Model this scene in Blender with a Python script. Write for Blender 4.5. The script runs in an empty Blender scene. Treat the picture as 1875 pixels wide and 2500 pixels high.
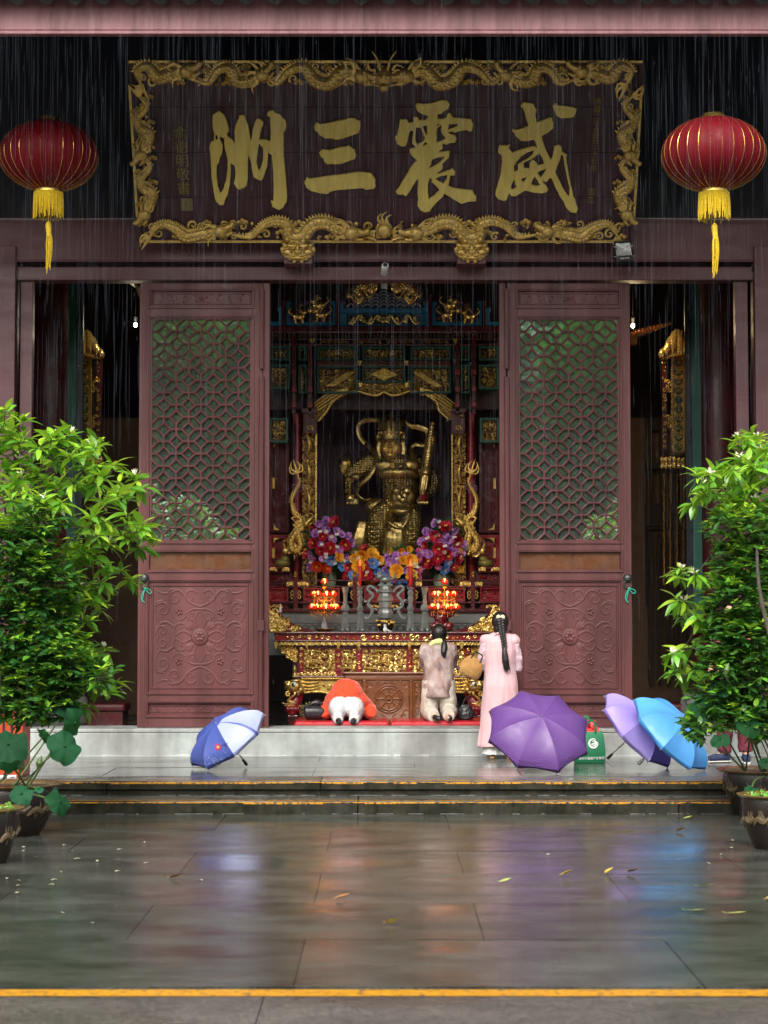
import bpy, bmesh, math, random
from math import sin, cos, pi, radians, sqrt, atan, atan2
from mathutils import Vector, Matrix, Quaternion, noise
SC = bpy.context.scene
COL = SC.collection
# ------------------------------------------------------------------ camera
FPX, CAM_H = 4860.0, 1.79
TH = atan(260.0 / FPX)
cam_data = bpy.data.cameras.new('camera')
cam = bpy.data.objects.new('camera', cam_data)
COL.objects.link(cam)
cam.location = (0, 0, CAM_H)
cam.rotation_euler = (pi / 2 + TH, 0, 0)
cam_data.sensor_fit = 'VERTICAL'
cam_data.sensor_height = 36.0
cam_data.lens = 36.0 * FPX / 2500.0
cam_data.clip_start = 0.1
cam_data.clip_end = 600
cam_data.dof.use_dof = True
cam_data.dof.focus_distance = 22.4
cam_data.dof.aperture_fstop = 4.0
SC.camera = cam
# ------------------------------------------------------------------ sky, sun, exposure
SUN_EL, SUN_AZ = radians(46), radians(192)  # azimuth measured from +Y (north), clockwise
world = bpy.data.worlds.new('World')
SC.world = world
world.use_nodes = True
wn = world.node_tree
for n in list(wn.nodes):
 wn.nodes.remove(n)
sky = wn.nodes.new('ShaderNodeTexSky')
sky.sky_type = 'NISHITA'
sky.sun_disc = False
sky.sun_elevation = SUN_EL
sky.sun_rotation = SUN_AZ
sky.air_density = 1.6
sky.dust_density = 6.0
sky.ozone_density = 1.0
hsv = wn.nodes.new('ShaderNodeHueSaturation')
hsv.inputs['Saturation'].default_value = 0.45  # a grey, rainy sky
bg = wn.nodes.new('ShaderNodeBackground')
bg.inputs['Strength'].default_value = 0.15
wo = wn.nodes.new('ShaderNodeOutputWorld')
wn.links.new(sky.outputs[0], hsv.inputs['Color'])
wn.links.new(hsv.outputs[0], bg.inputs['Color'])
wn.links.new(bg.outputs[0], wo.inputs['Surface'])
sun_d = bpy.data.lights.new('sun', 'SUN')
sun_d.energy = 1.3
sun_d.angle = radians(48)
sun_d.color = (1.0, 0.97, 0.93)
sun = bpy.data.objects.new('sun', sun_d)
COL.objects.link(sun)
_sd = Vector((sin(SUN_AZ) * cos(SUN_EL), cos(SUN_AZ) * cos(SUN_EL), sin(SUN_EL)))  # towards the sun
sun.rotation_euler = (-_sd).to_track_quat('-Z', 'Y').to_euler()
sun.location = (0, 0, 30)
SC.view_settings.view_transform = 'Standard'
SC.view_settings.look = 'None'
SC.view_settings.exposure = 1.0
SC.view_settings.gamma = 1.0
SC.view_settings.use_curve_mapping = False
SC.cycles.max_bounces = 10
SC.cycles.diffuse_bounces = 4
SC.cycles.glossy_bounces = 4
SC.cycles.transparent_max_bounces = 24
SC.cycles.sample_clamp_indirect = 6.0
SC.cycles.use_denoising = True
# ------------------------------------------------------------------ photo measure -> place
def at(u, v, d):
 """point at depth d (metres in front of the lens) seen at photo pixel (u, v) of 1875 x 2500"""
 ry = FPX * cos(TH) - (1250 - v) * sin(TH)
 t = d / ry
 return Vector(((u - 937.5) * t, d, CAM_H + (FPX * sin(TH) + (1250 - v) * cos(TH)) * t))
def ground(u, v, z=0.0):
 """point on the level plane z seen at (u, v)"""
 ry = FPX * cos(TH) - (1250 - v) * sin(TH)
 rz = FPX * sin(TH) + (1250 - v) * cos(TH)
 return at(u, v, (z - CAM_H) / rz * ry)
def X(u, d, v=1250): return at(u, v, d).x
def Z(v, d): return at(937, v, d).z
# ------------------------------------------------------------------ materials
MATS = {}
def M(name, col, rough=0.5, metal=0.0, var=0.18, scale=6.0, bump=0.12, bscale=90.0, col2=None, coat=0.0, rvar=0.12,
      stretch=None, spec=0.5, emit=None, estr=0.0, trans=0.0, sheen=0.0, dist=0.02, detail=5.0, c2lo=0.42, c2hi=0.66):
 if name in MATS:
  return MATS[name]
 m = bpy.data.materials.new(name)
 m.use_nodes = True
 nt = m.node_tree
 b = nt.nodes['Principled BSDF']
 N, L = nt.nodes.new, nt.links.new
 tc = N('ShaderNodeTexCoord')
 mp = N('ShaderNodeMapping')
 L(tc.outputs['Object'], mp.inputs['Vector'])
 if stretch:
  mp.inputs['Scale'].default_value = stretch
 nz = N('ShaderNodeTexNoise'); nz.inputs['Scale'].default_value = scale; nz.inputs['Detail'].default_value = detail
 nz.inputs['Roughness'].default_value = 0.62
 L(mp.outputs[0], nz.inputs['Vector'])
 rp = N('ShaderNodeValToRGB')
 c = Vector(col)
 lo = c * (1 - var)
 hi = Vector(col2) if col2 else c * (1 + var)
 rp.color_ramp.elements[0].position = c2lo if col2 else 0.3
 rp.color_ramp.elements[1].position = c2hi if col2 else 0.7
 rp.color_ramp.elements[0].color = (*(c if col2 else lo), 1)
 rp.color_ramp.elements[1].color = (*hi, 1)
 L(nz.outputs['Fac'], rp.inputs['Fac'])
 L(rp.outputs['Color'], b.inputs['Base Color'])
 mr = N('ShaderNodeMapRange')
 mr.inputs['From Min'].default_value = 0.3; mr.inputs['From Max'].default_value = 0.7
 mr.inputs['To Min'].default_value = max(0.02, rough - rvar); mr.inputs['To Max'].default_value = min(1, rough + rvar)
 nz2 = N('ShaderNodeTexNoise'); nz2.inputs['Scale'].default_value = scale * 2.3; nz2.inputs['Detail'].default_value = 4
 L(mp.outputs[0], nz2.inputs['Vector'])
 L(nz2.outputs['Fac'], mr.inputs['Value'])
 L(mr.outputs[0], b.inputs['Roughness'])
 b.inputs['Metallic'].default_value = metal
 b.inputs['Specular IOR Level'].default_value = spec
 b.inputs['Coat Weight'].default_value = coat
 b.inputs['Coat Roughness'].default_value = 0.12
 if sheen:
  b.inputs['Sheen Weight'].default_value = sheen
 if trans:
  b.inputs['Transmission Weight'].default_value = trans
 if emit:
  b.inputs['Emission Color'].default_value = (*emit, 1)
  b.inputs['Emission Strength'].default_value = estr
 if bump:
  bn = N('ShaderNodeTexNoise'); bn.inputs['Scale'].default_value = bscale; bn.inputs['Detail'].default_value = 4
  L(mp.outputs[0], bn.inputs['Vector'])
  bp = N('ShaderNodeBump'); bp.inputs['Strength'].default_value = bump; bp.inputs['Distance'].default_value = dist
  L(bn.outputs['Fac'], bp.inputs['Height'])
  L(bp.outputs['Normal'], b.inputs['Normal'])
 MATS[name] = m
 return m
def nodes_of(m):
 nt = m.node_tree
 return nt, nt.nodes['Principled BSDF'], nt.nodes.new, nt.links.new
# ------------------------------------------------------------------ objects
def tag(o, label=None, cat=None, group=None, kind=None):
 if label: o['label'] = label
 if cat: o['category'] = cat
 if group: o['group'] = group
 if kind: o['kind'] = kind
 return o
def thing(name, loc, label, cat, group=None):
 o = bpy.data.objects.new(name, None)
 o.empty_display_size = 0.1
 COL.objects.link(o)
 o.location = loc
 return tag(o, label, cat, group)
def world_loc(o):
 v = Vector((0, 0, 0))
 while o:
  v = v + o.location
  o = o.parent
 return v
def copy_tree(o, parent=None):
 c = o.copy()
 COL.objects.link(c)
 if parent: c.parent = parent
 for ch in list(o.children):
  copy_tree(ch, c)
 return c
class MB:
 """collects vertices and faces of one mesh"""
 def __init__(s):
  s.v, s.f, s.m = [], [], []
 def add(s, vs, fs, mi=0, mat=None):
  k = len(s.v)
  s.v.extend([(mat @ Vector(p)) if mat else Vector(p) for p in vs])
  s.f.extend([tuple(i + k for i in f) for f in fs])
  s.m.extend([mi] * len(fs))
  return s
 def join(s, o, mat=None):
  k = len(s.v)
  s.v.extend([(mat @ p) if mat else p.copy() for p in o.v])
  s.f.extend([tuple(i + k for i in f) for f in o.f])
  s.m.extend(o.m)
  return s
 def box(s, x0, x1, y0, y1, z0, z1, mi=0, mat=None):
  vs = [(x0, y0, z0), (x1, y0, z0), (x1, y1, z0), (x0, y1, z0), (x0, y0, z1), (x1, y0, z1), (x1, y1, z1), (x0, y1, z1)]
  return s.add(vs, [(0, 3, 2, 1), (4, 5, 6, 7), (0, 1, 5, 4), (1, 2, 6, 5), (2, 3, 7, 6), (3, 0, 4, 7)], mi, mat)
 def tube(s, pts, rad, n=8, mi=0, mat=None, caps=True, flat=1.0, fdir=None):
  """tube along pts; rad a number or a list; flat squashes it along fdir"""
  pts = [Vector(p) for p in pts]
  if len(pts) < 2: return s
  R = rad if isinstance(rad, (list, tuple)) else [rad] * len(pts)
  vs, fs = [], []
  prev = None
  for i, p in enumerate(pts):
   t = (pts[min(i + 1, len(pts) - 1)] - pts[max(i - 1, 0)])
   if t.length < 1e-9: t = Vector((0, 0, 1))
   t.normalize()
   if prev is None:
    a = Vector((0, 1, 0)) if abs(t.y) < 0.9 else Vector((1, 0, 0))
    if fdir is not None and abs(t.dot(fdir)) < 0.95: a = Vector(fdir)
   else:
    a = prev
   a = (a - t * a.dot(t))
   if a.length < 1e-6: a = t.orthogonal()
   a.normalize(); prev = a
   b = t.cross(a)
   for k in range(n):
    an = 2 * pi * k / n
    vs.append(p + a * cos(an) * R[i] * flat + b * sin(an) * R[i])
  for i in range(len(pts) - 1):
   for k in range(n):
    q = (k + 1) % n
    fs.append((i * n + k, i * n + q, (i + 1) * n + q, (i + 1) * n + k))
  if caps:
   fs.append(tuple(range(n - 1, -1, -1)))
   fs.append(tuple((len(pts) - 1) * n + k for k in range(n)))
  return s.add(vs, fs, mi, mat)
 def ball(s, c, r, nu=10, nv=7, mi=0, mat=None):
  """ellipsoid; r a number or (rx, ry, rz)"""
  c = Vector(c)
  r = (r, r, r) if isinstance(r, (int, float)) else r
  vs = [c + Vector((0, 0, -r[2]))]
  for j in range(1, nv):
   ph = -pi / 2 + pi * j / nv
   for i in range(nu):
    a = 2 * pi * i / nu
    vs.append(c + Vector((r[0] * cos(ph) * cos(a), r[1] * cos(ph) * sin(a), r[2] * sin(ph))))
  vs.append(c + Vector((0, 0, r[2])))
  fs = []
  for i in range(nu):
   q = (i + 1) % nu
   fs.append((0, 1 + q, 1 + i))
   for j in range(nv - 2):
    fs.append((1 + j * nu + i, 1 + j * nu + q, 1 + (j + 1) * nu + q, 1 + (j + 1) * nu + i))
   fs.append((1 + (nv - 2) * nu + i, 1 + (nv - 2) * nu + q, len(vs) - 1))
  return s.add(vs, fs, mi, mat)
 def lathe(s, prof, c=(0, 0, 0), n=20, mi=0, mat=None, sq=None, cap=True):
  """profile [(r, z)...] turned round z at c; sq gives a polygon count with flat sides"""
  c = Vector(c)
  n = sq or n
  off = pi / n if sq else 0
  vs, fs = [], []
  for r, z in prof:
   for k in range(n):
    a = 2 * pi * k / n + off
    vs.append(c + Vector((r * cos(a), r * sin(a), z)))
  for i in range(len(prof) - 1):
   for k in range(n):
    q = (k + 1) % n
    fs.append((i * n + k, i * n + q, (i + 1) * n + q, (i + 1) * n + k))
  if cap:
   fs.append(tuple(range(n - 1, -1, -1)))
   fs.append(tuple((len(prof) - 1) * n + k for k in range(n)))
  return s.add(vs, fs, mi, mat)
 def prism(s, poly, y0, y1, mi=0, mat=None):
  """polygon in (x, z) from depth y0 (front) to y1"""
  n = len(poly)
  vs = [(p[0], y0, p[1]) for p in poly] + [(p[0], y1, p[1]) for p in poly]
  fs = [tuple(range(n)), tuple(range(2 * n - 1, n - 1, -1))]
  fs += [(i, n + i, n + (i + 1) % n, (i + 1) % n) for i in range(n)]
  return s.add(vs, fs, mi, mat)
 def loft(s, rings, mi=0, mat=None, caps=True):
  n = len(rings[0])
  vs = [p for r in rings for p in r]
  fs = []
  for i in range(len(rings) - 1):
   for k in range(n):
    q = (k + 1) % n
    fs.append((i * n + k, i * n + q, (i + 1) * n + q, (i + 1) * n + k))
  if caps:
   fs.append(tuple(range(n - 1, -1, -1)))
   fs.append(tuple((len(rings) - 1) * n + k for k in range(n)))
  return s.add(vs, fs, mi, mat)
 def mesh(s, name, smooth=False, off=None, angle=40):
  me = bpy.data.meshes.new(name)
  vs = [p - off for p in s.v] if off is not None else s.v
  me.from_pydata([tuple(p) for p in vs], [], s.f)
  if any(s.m):
   me.polygons.foreach_set('material_index', s.m)
  bm = bmesh.new(); bm.from_mesh(me)
  bmesh.ops.recalc_face_normals(bm, faces=bm.faces)
  bm.to_mesh(me); bm.free()
  if smooth:
   me.polygons.foreach_set('use_smooth', [True] * len(me.polygons))
   me.set_sharp_from_angle(angle=radians(angle))
  me.update()
  return me
 def build(s, name, mat, parent=None, smooth=False, kind=None, bevel=0.0, label=None, angle=40, segs=2):
  """links the collected mesh as one object; vertices are given in world coordinates"""
  off = world_loc(parent) if parent else None
  me = s.mesh(name, smooth, off, angle)
  for m in (mat if isinstance(mat, (list, tuple)) else [mat]):
   me.materials.append(m)
  return put(name, me, parent, kind, bevel, label, segs)
def put(name, me, parent=None, kind=None, bevel=0.0, label=None, segs=2):
 o = bpy.data.objects.new(name, me)
 COL.objects.link(o)
 if parent: o.parent = parent
 if kind: o['kind'] = kind
 if label: o['label'] = label
 if bevel:
  b = o.modifiers.new('bevel', 'BEVEL')
  b.width = bevel; b.segments = segs; b.limit_method = 'ANGLE'; b.angle_limit = radians(50)
 return o
WORK = bpy.data.scenes.new('workbench')  # a side scene where shapes are fused, removed at the end
def baked(o):
 WORK.collection.objects.link(o)
 with bpy.context.temp_override(scene=WORK, view_layer=WORK.view_layers[0]):
  dg = bpy.context.evaluated_depsgraph_get(); dg.update()
  me = bpy.data.meshes.new_from_object(o.evaluated_get(dg))
 return me
def blob(mb, voxel=0.012, smooth=6, name='body'):
 """fuses overlapping solids into one continuous skin"""
 me = mb.mesh(name)
 o = bpy.data.objects.new(name, me)
 r = o.modifiers.new('r', 'REMESH'); r.mode = 'VOXEL'; r.voxel_size = voxel; r.use_smooth_shade = True
 if smooth:
  q = o.modifiers.new('s', 'SMOOTH'); q.factor = 0.5; q.iterations = smooth
 out = baked(o)
 bpy.data.objects.remove(o); bpy.data.meshes.remove(me)
 out.polygons.foreach_set('use_smooth', [True] * len(out.polygons))
 out.name = name
 return out
def put_blob(name, mb, mat, parent, voxel=0.012, smooth=6, kind=None, warp=None, label=None):
 me = blob(mb, voxel, smooth, name)
 off = world_loc(parent) if parent else Vector((0, 0, 0))
 ns = [v.normal.copy() for v in me.vertices] if warp else None
 cs = [v.co.copy() for v in me.vertices]
 for i, p in enumerate(cs):
  if warp: p = warp(p, ns[i])
  me.vertices[i].co = p - off
 for m in (mat if isinstance(mat, (list, tuple)) else [mat]):
  me.materials.append(m)
 return put(name, me, parent, kind, 0, label)
def smoothpath(pts, k=6):
 """Catmull-Rom through pts"""
 P = [Vector(p) for p in pts]
 out = []
 for i in range(len(P) - 1):
  a, b, c, d = P[max(i - 1, 0)], P[i], P[i + 1], P[min(i + 2, len(P) - 1)]
  for j in range(k):
   t = j / k
   out.append(0.5 * ((2 * b) + (c - a) * t + (2 * a - 5 * b + 4 * c - d) * t * t + (3 * b - a - 3 * c + d) * t ** 3))
 out.append(P[-1])
 return out
def lerp(a, b, t): return a + (b - a) * t
def plane_matrix(o, xa, ya):
 """matrix whose local x, z lie in the plane (x right, z up) and whose local -y stands out of it"""
 xa = Vector(xa).normalized(); za = Vector(ya).normalized()
 yv = za.cross(xa).normalized()
 m = Matrix.Identity(4)
 for i in range(3):
  m[i][0], m[i][1], m[i][2], m[i][3] = xa[i], yv[i], za[i], o[i]
 return m
def text_mesh(body, size, extrude=0.002, bevel=0.0):
 c = bpy.data.curves.new('lettering', 'FONT')
 c.body = body; c.size = size; c.extrude = extrude; c.bevel_depth = bevel
 c.align_x = 'CENTER'; c.align_y = 'CENTER'; c.resolution_u = 2
 o = bpy.data.objects.new('lettering', c); me = baked(o)
 bpy.data.objects.remove(o); bpy.data.curves.remove(c)
 return me
def put_text(name, body, size, mat, parent, mtx, extrude=0.002, label=None, bold=0.0):
 """lettering standing upright in the plane of mtx (local x right, z up, -y outwards)"""
 me = text_mesh(body, size, extrude, bold)
 R = Matrix.Rotation(pi / 2, 4, 'X')
 off = world_loc(parent)
 me.transform(Matrix.Translation(-off) @ mtx @ R)
 me.materials.clear(); me.materials.append(mat)
 return put(name, me, parent, label=label)
# ==== materials used all over
def world_coords(m):
 """read the pattern in scene space so alike pieces do not repeat it"""
 nt, b, N, L = nodes_of(m)
 g = N('ShaderNodeNewGeometry')
 for n in nt.nodes:
  if n.type == 'MAPPING':
   for l in list(n.inputs['Vector'].links): nt.links.remove(l)
   L(g.outputs['Position'], n.inputs['Vector'])
 return m
def wet_stone(name, col, dark, r0, r1, pscale=0.8, bump=0.25, riser=None):
 m = bpy.data.materials.new(name); m.use_nodes = True
 nt, b, N, L = nodes_of(m)
 g = N('ShaderNodeNewGeometry')
 def nz(scale, detail, rough=0.6, st=None):
  n = N('ShaderNodeTexNoise'); n.inputs['Scale'].default_value = scale; n.inputs['Detail'].default_value = detail
  n.inputs['Roughness'].default_value = rough
  if st:
   mp = N('ShaderNodeMapping'); mp.inputs['Scale'].default_value = st
   L(g.outputs['Position'], mp.inputs['Vector']); L(mp.outputs[0], n.inputs['Vector'])
  else:
   L(g.outputs['Position'], n.inputs['Vector'])
  return n
 def ramp(src, p0, c0, p1, c1):
  r = N('ShaderNodeValToRGB'); e = r.color_ramp.elements
  e[0].position, e[1].position = p0, p1
  e[0].color, e[1].color = (*c0, 1), (*c1, 1)
  L(src, r.inputs['Fac']); return r
 blot = nz(1.7, 8, 0.68, (1, 1.6, 1))
 base = ramp(blot.outputs['Fac'], 0.36, dark, 0.64, col)
 grain = nz(62, 5, 0.8)
 gr = ramp(grain.outputs['Fac'], 0.38, (0.25, 0.25, 0.25), 0.64, (2.2, 2.2, 2.12))
 mx = N('ShaderNodeMixRGB'); mx.blend_type = 'MULTIPLY'; mx.inputs[0].default_value = 0.8
 L(base.outputs[0], mx.inputs[1]); L(gr.outputs[0], mx.inputs[2])
 oi = N('ShaderNodeObjectInfo')
 tone = N('ShaderNodeMapRange'); tone.inputs['To Min'].default_value = 0.72; tone.inputs['To Max'].default_value = 1.3
 L(oi.outputs['Random'], tone.inputs['Value'])
 mt = N('ShaderNodeMixRGB'); mt.blend_type = 'MULTIPLY'; mt.inputs[0].default_value = 1
 L(mx.outputs[0], mt.inputs[1]); L(tone.outputs[0], mt.inputs[2])
 colour = mt.outputs[0]
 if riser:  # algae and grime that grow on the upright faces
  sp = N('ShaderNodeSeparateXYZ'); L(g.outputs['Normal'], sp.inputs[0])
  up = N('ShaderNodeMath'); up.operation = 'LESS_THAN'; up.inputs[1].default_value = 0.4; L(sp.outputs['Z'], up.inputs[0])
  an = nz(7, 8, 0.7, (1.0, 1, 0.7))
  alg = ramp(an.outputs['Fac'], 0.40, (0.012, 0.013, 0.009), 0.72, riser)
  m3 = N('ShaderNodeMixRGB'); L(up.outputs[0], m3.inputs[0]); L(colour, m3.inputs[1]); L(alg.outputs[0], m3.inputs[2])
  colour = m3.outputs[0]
 L(colour, b.inputs['Base Color'])
 pud = nz(pscale, 5, 0.6, (0.8, 1.9, 1))
 rr = N('ShaderNodeMapRange'); rr.inputs['From Min'].default_value = 0.40; rr.inputs['From Max'].default_value = 0.62
 rr.inputs['To Min'].default_value = r0; rr.inputs['To Max'].default_value = r1
 L(pud.outputs['Fac'], rr.inputs['Value']); L(rr.outputs[0], b.inputs['Roughness'])
 bs = N('ShaderNodeMapRange'); bs.inputs['From Min'].default_value = 0.38; bs.inputs['From Max'].default_value = 0.62
 bs.inputs['To Min'].default_value = 0.25 * bump; bs.inputs['To Max'].default_value = bump
 L(pud.outputs['Fac'], bs.inputs['Value'])
 fine = nz(48, 7, 0.75); bp = N('ShaderNodeBump'); bp.inputs['Distance'].default_value = 0.006
 L(fine.outputs['Fac'], bp.inputs['Height']); L(bs.outputs[0], bp.inputs['Strength'])
 rip = nz(9, 3, 0.5, (0.5, 1.6, 1)); b2 = N('ShaderNodeBump'); b2.inputs['Distance'].default_value = 0.004; b2.inputs['Strength'].default_value = 0.07
 L(rip.outputs['Fac'], b2.inputs['Height']); L(bp.outputs[0], b2.inputs['Normal'])
 L(b2.outputs[0], b.inputs['Normal'])
 b.inputs['IOR'].default_value = 1.4; b.inputs['Specular IOR Level'].default_value = .42
 MATS[name] = m
 return m
STONE = wet_stone('wet_granite', (0.066, 0.070, 0.062), (0.024, 0.026, 0.022), 0.045, 0.14, 0.7, 0.34)
PORCH = wet_stone('wet_porch_stone', (0.115, 0.118, 0.112), (0.060, 0.062, 0.058), 0.05, 0.17, 0.9, 0.25)
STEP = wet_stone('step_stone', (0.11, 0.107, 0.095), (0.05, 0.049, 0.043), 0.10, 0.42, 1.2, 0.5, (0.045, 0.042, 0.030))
NEAR = wet_stone('damp_platform_stone', (0.105, 0.092, 0.082), (0.060, 0.052, 0.047), 0.22, 0.5, 1.0, 0.6)
SILL = world_coords(M('threshold_stone', (0.285, 0.31, 0.295), 0.55, var=0.30, scale=2.6, bump=0.3, bscale=110, dist=0.004, detail=9))
def worn_paint(name, col, under, amount):
 m = M(name, col, 0.38, var=0.12, scale=12, bump=0.15)
 nt, b, N, L = nodes_of(m)
 src = b.inputs['Base Color'].links[0].from_socket
 g = N('ShaderNodeNewGeometry'); n = N('ShaderNodeTexNoise'); n.inputs['Scale'].default_value = 26; n.inputs['Detail'].default_value = 8
 n.inputs['Roughness'].default_value = 0.75
 L(g.outputs['Position'], n.inputs['Vector'])
 r = N('ShaderNodeValToRGB'); r.color_ramp.elements[0].position = amount; r.color_ramp.elements[1].position = amount + 0.05
 L(n.outputs['Fac'], r.inputs['Fac'])
 mx = N('ShaderNodeMixRGB'); L(r.outputs[0], mx.inputs[0]); mx.inputs[1].default_value = (*under, 1); L(src, mx.inputs[2])
 L(mx.outputs[0], b.inputs['Base Color'])
 return m
YELLOW = worn_paint('yellow_line_paint', (0.56, 0.255, 0.006), (0.07, 0.06, 0.045), 0.41)
YELLOW_OLD = worn_paint('worn_yellow_line_paint', (0.50, 0.225, 0.006), (0.05, 0.045, 0.035), 0.45)
WOOD = M('maroon_door_paint', (0.102, 0.031, 0.032), 0.48, var=0.22, scale=2.5, bump=0.22, bscale=40, stretch=(1.0, 1, 0.25), dist=0.004, spec=.4)
def chips(m, col, cut, scale=34):
 """sparse chips where the paint has worn through to the undercoat"""
 nt, b, N, L = nodes_of(m); src = b.inputs['Base Color'].links[0].from_socket
 g = N('ShaderNodeNewGeometry'); n = N('ShaderNodeTexNoise'); n.inputs['Scale'].default_value = scale; n.inputs['Detail'].default_value = 9; n.inputs['Roughness'].default_value = .8
 L(g.outputs['Position'], n.inputs['Vector']); r = N('ShaderNodeValToRGB'); r.color_ramp.elements[0].position = cut; r.color_ramp.elements[1].position = cut + .03; L(n.outputs['Fac'], r.inputs['Fac'])
 n2 = N('ShaderNodeTexNoise'); n2.inputs['Scale'].default_value = 1.1; n2.inputs['Detail'].default_value = 6; mp = N('ShaderNodeMapping'); mp.inputs['Scale'].default_value = (3.5, 1, .5); L(g.outputs['Position'], mp.inputs[0]); L(mp.outputs[0], n2.inputs['Vector'])
 r2 = N('ShaderNodeValToRGB'); r2.color_ramp.elements[0].position = .35; r2.color_ramp.elements[1].position = .68; r2.color_ramp.elements[0].color = (.66, .62, .62, 1); r2.color_ramp.elements[1].color = (1.2, 1.22, 1.24, 1); L(n2.outputs['Fac'], r2.inputs['Fac'])
 mu = N('ShaderNodeMixRGB'); mu.blend_type = 'MULTIPLY'; mu.inputs[0].default_value = 1; L(src, mu.inputs[1]); L(r2.outputs[0], mu.inputs[2])
 mx = N('ShaderNodeMixRGB'); L(r.outputs[0], mx.inputs[0]); L(mu.outputs[0], mx.inputs[1]); mx.inputs[2].default_value = (*col, 1); L(mx.outputs[0], b.inputs['Base Color'])
chips(WOOD, (.33, .19, .16), .71)
chips(SILL, (.10, .11, .105), .70, 22)
BEAM = M('maroon_beam_paint', (0.090, 0.030, 0.036), 0.5, var=0.22, scale=1.6, bump=0.2, bscale=24, stretch=(0.35, 1, 1.5), dist=0.006)
FASCIA = M('weathered_lit_pink_paint', (0.25, 0.108, 0.124), 0.55, var=0.20, scale=3.0, bump=0.2, bscale=30, stretch=(3.0, 1, 0.35), dist=0.006, detail=9, col2=(0.155, 0.060, 0.070))  # same maroon paint, lightened for weathering and for the sky light on it
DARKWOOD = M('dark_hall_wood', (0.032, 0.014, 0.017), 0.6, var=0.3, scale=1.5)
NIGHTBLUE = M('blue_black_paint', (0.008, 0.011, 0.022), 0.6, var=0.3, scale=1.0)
HALLRED = M('dark_red_lacquer', (0.075, 0.010, 0.013), 0.35, var=0.25, scale=3)
GREENP = M('dark_green_paint', (0.010, 0.085, 0.060), 0.45, var=0.2)
TILE = M('grey_roof_tile', (0.055, 0.058, 0.06), 0.35, var=0.35, scale=9, bump=0.4)
GOLD = M('gilded_wood', (0.62, 0.40, 0.10), 0.34, metal=0.75, var=0.35, scale=26, bump=0.5, bscale=70, dist=0.006)
GOLD2 = M('dull_gilding', (0.58, 0.40, 0.115), 0.42, metal=0.6, var=0.32, scale=14, bump=0.5, bscale=55, dist=0.008)
GOLDP = M('gold_letter_paint', (0.72, 0.56, 0.15), 0.5, metal=0.05, var=0.14, scale=5, bump=0.15, stretch=(4, 1, 0.5))
BROWNP = M('brown_varnish', (0.105, 0.036, 0.012), 0.3, var=0.3, scale=4, coat=0.4)
BLACK = M('black_plastic', (0.012, 0.013, 0.015), 0.35, var=0.2)
IRON = M('dark_bronze', (0.055, 0.062, 0.06), 0.4, metal=0.7, var=0.3, scale=30)
HGREY = M('hall_stone_floor', (0.055, 0.055, 0.055), 0.3, var=0.25, scale=2)
# ==== the ground
def structure(name, bmx, mat, bevel=0.0):
 o = bmx.build(name, mat, None, bevel=bevel)
 o['kind'] = 'structure'
 return o
D1, D2, DS, DH = 18.34, 18.89, 22.27, 22.95
Z1, Z2, ZS, ZF = 0.120, 0.257, 0.563, 0.45
rng = random.Random(7)
g = MB(); g.box(-60, 60, -60, D1 + 0.3, -0.5, -0.012)
court = structure('courtyard', g, STONE)
def slab_rows(parent, edges, z, mat, off, pitch, xr, thick, gap=0.005, name='slab', tilt=0.0016):
 """one object for every paving slab, laid in rows with staggered joints"""
 meshes = {}
 for r in range(len(edges) - 1):
  y0, y1 = edges[r] + gap / 2, edges[r + 1] - gap / 2
  x = off[r % len(off)]
  while x > -xr: x -= pitch
  while x < xr:
   key = round(y1 - y0, 4)
   if key not in meshes:
    q = MB(); q.box(-pitch / 2 + gap / 2, pitch / 2 - gap / 2, -key / 2, key / 2, -thick, 0)
    me = q.mesh(name); me.materials.append(mat); meshes[key] = me
   o = put(name, meshes[key], parent)
   o.location = Vector((x + pitch / 2, (y0 + y1) / 2, z + rng.uniform(-0.0015, 0.0015))) - world_loc(parent)
   o.rotation_euler = (rng.uniform(-tilt, tilt), rng.uniform(-tilt, tilt), 0)
   x += pitch
rows = [ground(937, v).y for v in (2294, 2205, 2134, 2078, 2027)]
EDGE = ground(937, 2417, 0.15).y
rows = [rows[0] - 1.42] + rows + [D1 - 0.005]
slab_rows(court, rows, 0.0, STONE, [-0.44, -1.44], 2.0, 9, 0.08, tilt=0.0008)
near = structure('near_platform', MB().box(-60, 60, -60, EDGE - 0.06, -0.029, 0.08), NEAR)
slab_rows(near, [EDGE - 4.3, EDGE - 2.9, EDGE - 1.45, EDGE], 0.15, NEAR, [-0.52, 0.6], 2.2, 7, 0.17)
yl = MB()
for i in range(40):
 x0 = -7 + i * 0.35
 yl.add([(x0, EDGE - 0.165 + rng.uniform(-.004, .004), 0.1545), (x0 + .35, EDGE - 0.165 + rng.uniform(-.004, .004), 0.1545), (x0 + .35, EDGE - 0.012, 0.1545), (x0, EDGE - 0.012, 0.1545)], [(0, 1, 2, 3)])
yl.build('painted_line', YELLOW, near)
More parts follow.
